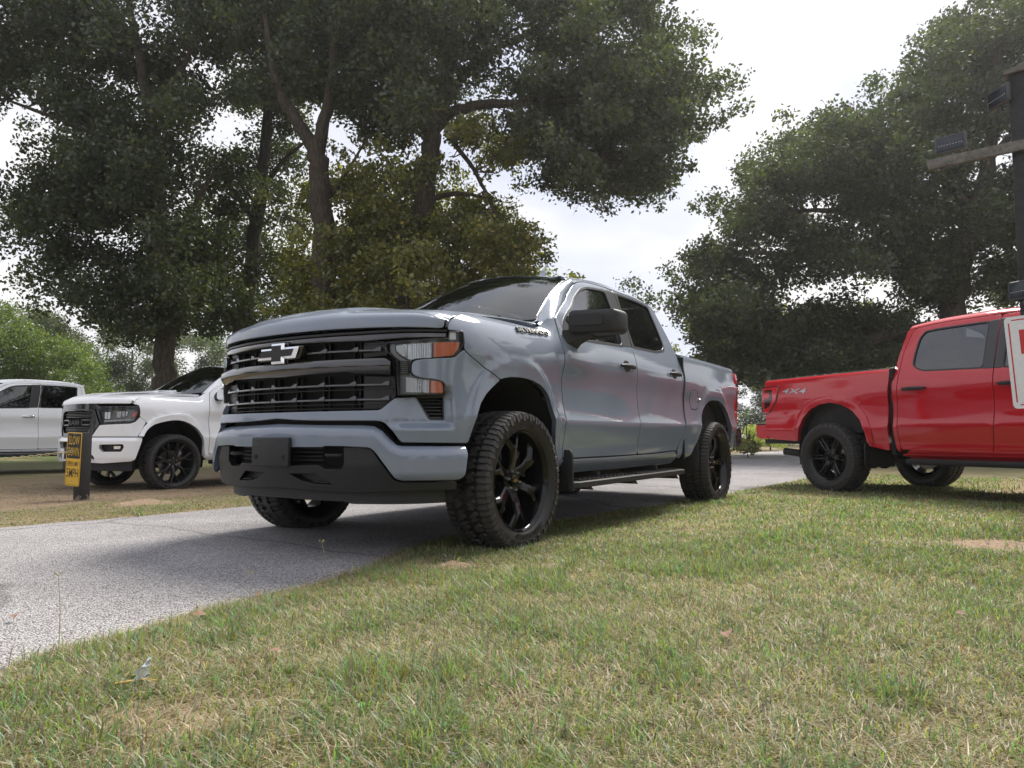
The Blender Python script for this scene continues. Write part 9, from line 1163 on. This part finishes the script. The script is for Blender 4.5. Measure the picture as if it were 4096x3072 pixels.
def flat_text(s, w, h, mat, parent, M, bold=.01, name='lettering', space=1.0):
    me = text_mesh(s, 1.0, .0, 0, bold, space); V = np.array([v.co[:] for v in me.vertices]); lo, hi = V.min(0), V.max(0); V[:, 0] = (V[:, 0] - (lo[0] + hi[0]) / 2) / (hi[0] - lo[0]) * w; V[:, 1] = (V[:, 1] - (lo[1] + hi[1]) / 2) / (hi[1] - lo[1]) * h
    F = [tuple(q.vertices) for q in me.polygons]; bpy.data.meshes.remove(me); return link(name, mesh(name, [M @ Vector((v[0], v[1], 0)) for v in V], F, 0), mat, parent)
px_, py_ = -.85, -5.86; pz_ = float(ground_z(px_, py_))
PO = empty('sign_post', (px_, py_, pz_), math.radians(5)); tag(PO, 'squat black square timber post carrying the yellow speed sign', 'post')
link('post', mesh('post', *box((0, 0, .38), (.128, .128, .88), .006)), MAT['post_chip'], PO)
SG = empty('speed_sign', (px_ + .095, py_ - .03, pz_), math.radians(4)); tag(SG, 'yellow and black SLOW DOWN SPEED LIMIT 5MPH sign', 'sign')
sg_M = Matrix.Translation((0, 0, .50)) @ Matrix.Rotation(math.radians(-2), 4, 'X') @ Matrix(((0, 0, 1, 0), (1, 0, 0, 0), (0, 1, 0, 0), (0, 0, 0, 1)))
def plate(w, h, r, z0, z1, mat, name, par, M): 
    pts = rbox_ring(0, 0, w, h, r, 5); v, f = prism(pts, z0, z1, 'z', 0); return link(name, mesh(name, [M @ Vector(q) for q in v], f, 30), mat, par)
plate(.300, .640, .022, 0, .003, MAT['sign_yellow'], 'plate', SG, sg_M); plate(.276, .300, .014, .003, .0036, MAT['sign_black'], 'upper_panel', SG, sg_M @ Matrix.Translation((0, .158, 0)))
for s_, w_, h_, y_, mt in (('SLOW', .225, .105, .225, 'sign_yellow'), ('DOWN', .225, .105, .090, 'sign_yellow'), ('SPEED LIMIT', .235, .050, -.055, 'sign_black'), ('5MPH', .235, .105, -.165, 'sign_black')): flat_text(s_, w_, h_, MAT[mt], SG, sg_M @ Matrix.Translation((0.0, y_, .0052)), .002)
for a in ((-.138, .004), (.138, .004)): plate(.004, .30, .001, .003, .0040, MAT['sign_black'], 'border_line', SG, sg_M @ Matrix.Translation((a[0], -.16, 0)))
plate(.276, .004, .001, .003, .0040, MAT['sign_black'], 'border_line', SG, sg_M @ Matrix.Translation((0, -.306, 0)))
for y_ in (.295, -.262): link('bolt', mesh('bolt', *[[sg_M @ Matrix.Translation((0, y_, .004)) @ Vector(q) for q in lathe([(0, .004), (.007, .003), (.009, 0)], 10, 'z')[0]], lathe([(0, .004), (.007, .003), (.009, 0)], 10, 'z')[1]]), MAT['steel'], SG)
# chain: links alternate flat and upright along a shallow sag
CH = empty('chain', (px_, py_, pz_)); tag(CH, 'pale yellow plastic chain slung from the sign post to the left', 'chain')
lk = mesh('link', *tube([(.022 * math.cos(q), .011 * math.sin(q), 0) for q in np.linspace(0, 2 * math.pi, 13)], .0042, 6, False), 60); lk.materials.append(MAT['chain'])
e0 = Vector((.06, -.02, .60)); e1 = Vector((3.2, -1.55, .50)); n_ = 86
for i in range(n_):
    t = (i + .5) / n_; q = e0.lerp(e1, t) + Vector((0, 0, -.10 * 4 * t * (1 - t))); o_ = link('link', lk, None, CH, loc=q); dv = (e1 - e0); o_.rotation_euler = (math.pi / 2 * (i % 2), 0.03, math.atan2(dv.y, dv.x))
# timber lamp post on the right
LPx, LPy = float(LAMP[0]), float(LAMP[1]); az_ = math.atan2(CAM[1] - LPy, CAM[0] - LPx)
LP_ = empty('lamp_post', (LPx, LPy, 0), az_ - math.radians(8)); tag(LP_, 'dark square timber post at the right edge with a slanted cap', 'post')
link('post', mesh('post', *box((0, 0, 1.86), (.150, .150, 3.78), .008)), MAT['post_black'], LP_)
link('cap', mesh('cap', *hexa([(-.10, -.10, 3.755), (.10, -.10, 3.755), (.10, .12, 3.755), (-.10, .12, 3.755), (-.10, -.10, 3.78), (.10, -.10, 3.78), (.10, .12, 3.85), (-.10, .12, 3.85)], .004)), MAT['wood'], LP_)
link('crossarm', mesh('crossarm', *hexa([(.080, -.70, 3.075), (.118, -.70, 3.075), (.118, .02, 3.065), (.080, .02, 3.065), (.080, -.715, 3.162), (.118, -.715, 3.162), (.118, .02, 3.152), (.080, .02, 3.152)], .003)), MAT['wood'], LP_)
def flood(loc, rz, tilt, label):
    F_ = empty('flood_light', loc, rz); tag(F_, label, 'flood light', 'solar flood lights on the timber post')
    M = Matrix.Rotation(tilt, 4, 'Y')
    for nm, d, mt in (('case', box((0, 0, .095), (.035, .25, .165), .015), 'housing_grey'), ('face', box((.0185, 0, .098), (.006, .215, .130), .004), 'panel_dark'), ('bracket', box((-.01, 0, -.012), (.03, .03, .035), .003), 'housing_grey')): link(nm, mesh(nm, [M @ Vector(q) for q in d[0]], d[1], 35), MAT[mt], F_)
    st_ = MB()
    for j in range(9): st_.add(box((.0222, -.09 + .0225 * j, .085), (.001, .012, .0025)))
    link('cell_strip', mesh('cell_strip', [M @ Vector(q) for q in st_.v], st_.f, 0), MAT['sign_white'], F_)
def lp(x, y, z): return LP_.matrix_basis @ Vector((x, y, z))
flood(lp(.10, -.52, 3.175), LP_.rotation_euler[2], -.06, 'square solar flood light standing on the timber crossarm')
flood(lp(.03, -.15, 3.50), LP_.rotation_euler[2] - .75, 0.05, 'upper solar flood light fixed to the top of the timber post')
flood(lp(.10, -.04, 1.79), LP_.rotation_euler[2] - .5, 0, 'lower solar flood light above the white and red sign')
NS = empty('notice_sign', lp(.18, .145, 0), LP_.rotation_euler[2]); tag(NS, 'white sign with red border cut off by the right edge', 'sign'); NM = Matrix.Translation((0, 0, 1.29)) @ Matrix.Rotation(math.radians(3), 4, 'X') @ Matrix(((0, 0, 1, 0), (1, 0, 0, 0), (0, 1, 0, 0), (0, 0, 0, 1)))
plate(.60, .76, .035, 0, .003, MAT['sign_white'], 'plate', NS, NM)
for a in (-1, 1): plate(.010, .66, .004, .003, .0038, MAT['sign_red'], 'border_line', NS, NM @ Matrix.Translation((a * .270, 0, 0))); plate(.50, .010, .004, .003, .0038, MAT['sign_red'], 'border_line', NS, NM @ Matrix.Translation((0, a * .350, 0)))
plate(.44, .20, .006, .003, .0038, MAT['sign_red'], 'red_panel', NS, NM @ Matrix.Translation((.015, .165, 0))); flat_text('A', .08, .075, MAT['sign_red'], NS, NM @ Matrix.Translation((-.165, -.205, .0042)))
# house behind the grey pickup
HB = empty('house', (float(HOUSE[0]), float(HOUSE[1]), 0), math.radians(-55)); tag(HB, 'low tan house with white eaves and brick base far behind the grey pickup', 'house')
link('wall', mesh('wall', *box((0, 0, 1.75), (10, 7, 1.9), .01)), MAT['siding'], HB); bb = MB(); bb.add(box((0, 0, .3), (10.06, 7.06, 1.2), .01)); bb.build('brick_base', MAT['brick'], HB)
for s_ in (1, -1): link('roof', mesh('roof', *hexa([(-5.5, s_ * 4.1, 2.55), (5.5, s_ * 4.1, 2.55), (5.5, 0, 4.55), (-5.5, 0, 4.55), (-5.5, s_ * 4.1, 2.65), (5.5, s_ * 4.1, 2.65), (5.5, 0, 4.67), (-5.5, 0, 4.67)])), MAT['shingle'], HB); link('eave_board', mesh('eave_board', *hexa([(5.50, s_ * 4.15, 2.42), (5.56, s_ * 4.15, 2.42), (5.56, 0, 4.42), (5.50, 0, 4.42), (5.50, s_ * 4.15, 2.67), (5.56, s_ * 4.15, 2.67), (5.56, 0, 4.69), (5.50, 0, 4.69)])), MAT['fascia_board'], HB)
for e_ in (5.0, -5.0): link('gable', mesh('gable', *prism([(-3.5, 2.68), (3.5, 2.68), (0, 4.45)], e_ - .02, e_ + .02, 'x')), MAT['siding'], HB)
for y_ in (-1.8, 1.8):
    wd = link('window', mesh('window', *box((5.03, y_, 1.75), (.06, 1.1, 1.2), .01)), MAT['fascia_board'], HB); link('pane', mesh('pane', *box((5.065, y_, 1.75), (.02, .95, 1.05))), MAT['glassd'], wd)
# fallen leaves, litter
MAT['dead_leaf'] = principled('dead_leaf', (.19, .11, .07), .8, noise=(60, .35))
def leaf_piece(x, y, s, rz, rx, label, z=.03):
    n = 9; v = []
    for i in range(n):
        t = i / (n - 1); w = .32 * math.sin(math.pi * t**.8) * s; c = .10 * s * math.sin(3 * t)
        v += [((t - .5) * s, -w, c + .25 * w), ((t - .5) * s, 0, c), ((t - .5) * s, w, c + .25 * w)]
    f = [(3*i+j, 3*i+j+1, 3*i+j+4, 3*i+j+3) for i in range(n - 1) for j in range(2)]
    o_ = link('fallen_leaf', mesh('fallen_leaf', v, f, 60), MAT['dead_leaf'], None, loc=(x, y, float(ground_z(x, y)) + z), rot=(rx, .1, rz)); tag(o_, label, 'leaf', 'dead leaves lying about'); return o_
for (x, y, s, rz, rx, lab) in ((1.31, 2.64, .075, .4, .3, 'largest curled brown leaf in the grass right of centre'), (2.44, .45, .055, 1.2, .1, 'brown leaf lying on the grey road at the left edge'), (1.22, .82, .07, .2, .1, 'curled brown leaf on the ragged road edge before the front tyre'), (1.72, .85, .05, 1.0, .3, 'brown leaf at the road edge left of the front tyre'), (2.08, 1.0, .07, 2.4, .2, 'tan leaf in the grass beside the road at the lower left'), (2.24, 1.62, .05, 2.8, .1, 'orange brown leaf near the bottom left corner'), (.62, 3.25, .05, 1.6, .3, 'small reddish leaf in the grass at the far right')): leaf_piece(x, y, s * .78, rz, rx, lab)
MAT['wrapper'] = principled('clear_wrapper', (.80, .84, .86), .12, 0, .5, .05, .6); MAT['straw'] = principled('straw_stick', (.62, .40, .12), .6)
WR = empty('plastic_wrapper', (2.585, 1.53, float(ground_z(2.585, 1.53)))); tag(WR, 'crumpled clear plastic wrapper with yellow strip standing in the grass', 'litter'); rw = np.random.default_rng(4); v = []; f = []
for i in range(8):
    for j in range(5): t = i / 7; v.append((.007 * (j - 2) * (1.5 - t) + .012 * rw.normal() * .6, .006 * math.sin(j * 1.9 + i) + .03 * t * t - .01, .010 + .058 * t + .005 * rw.normal()))
for i in range(7):
    for j in range(4): f.append((5*i+j, 5*i+j+1, 5*i+j+6, 5*i+j+5))
link('film', mesh('film', v, f, 20), MAT['wrapper'], WR); link('strip', mesh('strip', *tube([(-.03, .03, .012), (.0, .0, .018), (.05, -.04, .014)], .003, 6), 60), MAT['straw'], WR)
def stalk(x, y, h, lean, label):
    S_ = empty('grass_stalk', (x, y, float(ground_z(x, y)))); tag(S_, label, 'grass stalk', 'seed stalks rising above the lawn')
    link('stem', mesh('stem', *tube([(0, 0, 0), (lean * .3, .01, h * .55), (lean, .02, h)], [.0016, .0013, .0008], 5, False), 60), MAT['straw_dry'], S_)
    for k_ in range(4): a_ = k_ * 1.7; link('seed_head', mesh('seed_head', *tube([(lean, .02, h), (lean + .012 * math.cos(a_), .02 + .012 * math.sin(a_), h + .012), (lean + .014 * math.cos(a_), .02 + .014 * math.sin(a_), h + .002)], [.0008, .0014, .0005], 5, False), 60), MAT['straw_dry'], S_)
MAT['straw_dry'] = principled('dry_stalk', (.34, .30, .16), .8)
stalk(2.52, .95, .24, .02, 'tall thin seed stalk against the grey road at lower left'); stalk(1.38, .88, .20, .05, 'leaning green stalk over the road edge before the front tyre'); stalk(1.82, .93, .13, .01, 'short dry seed stalk at the road edge')
# ---------------------------------------------------------------- thin haze for far trees, also added to imitate sun glare in the lens
m = newmat('veil_haze'); g = NT(m); pv = g.n('ShaderNodeVolumePrincipled'); pv.inputs['Color'].default_value = (.93, .94, .97, 1); pv.inputs['Density'].default_value = .0008; pv.inputs['Anisotropy'].default_value = .6; o = g.n('ShaderNodeOutputMaterial'); g.l(pv.outputs[0], o.inputs['Volume'])
hz_ = link('haze', mesh('haze', *box((0, 0, 13.5), (1460, 1460, 32)), 0), m); tag(hz_, 'thin pale haze added over the whole scene to veil its darks', 'haze', kind='stuff')
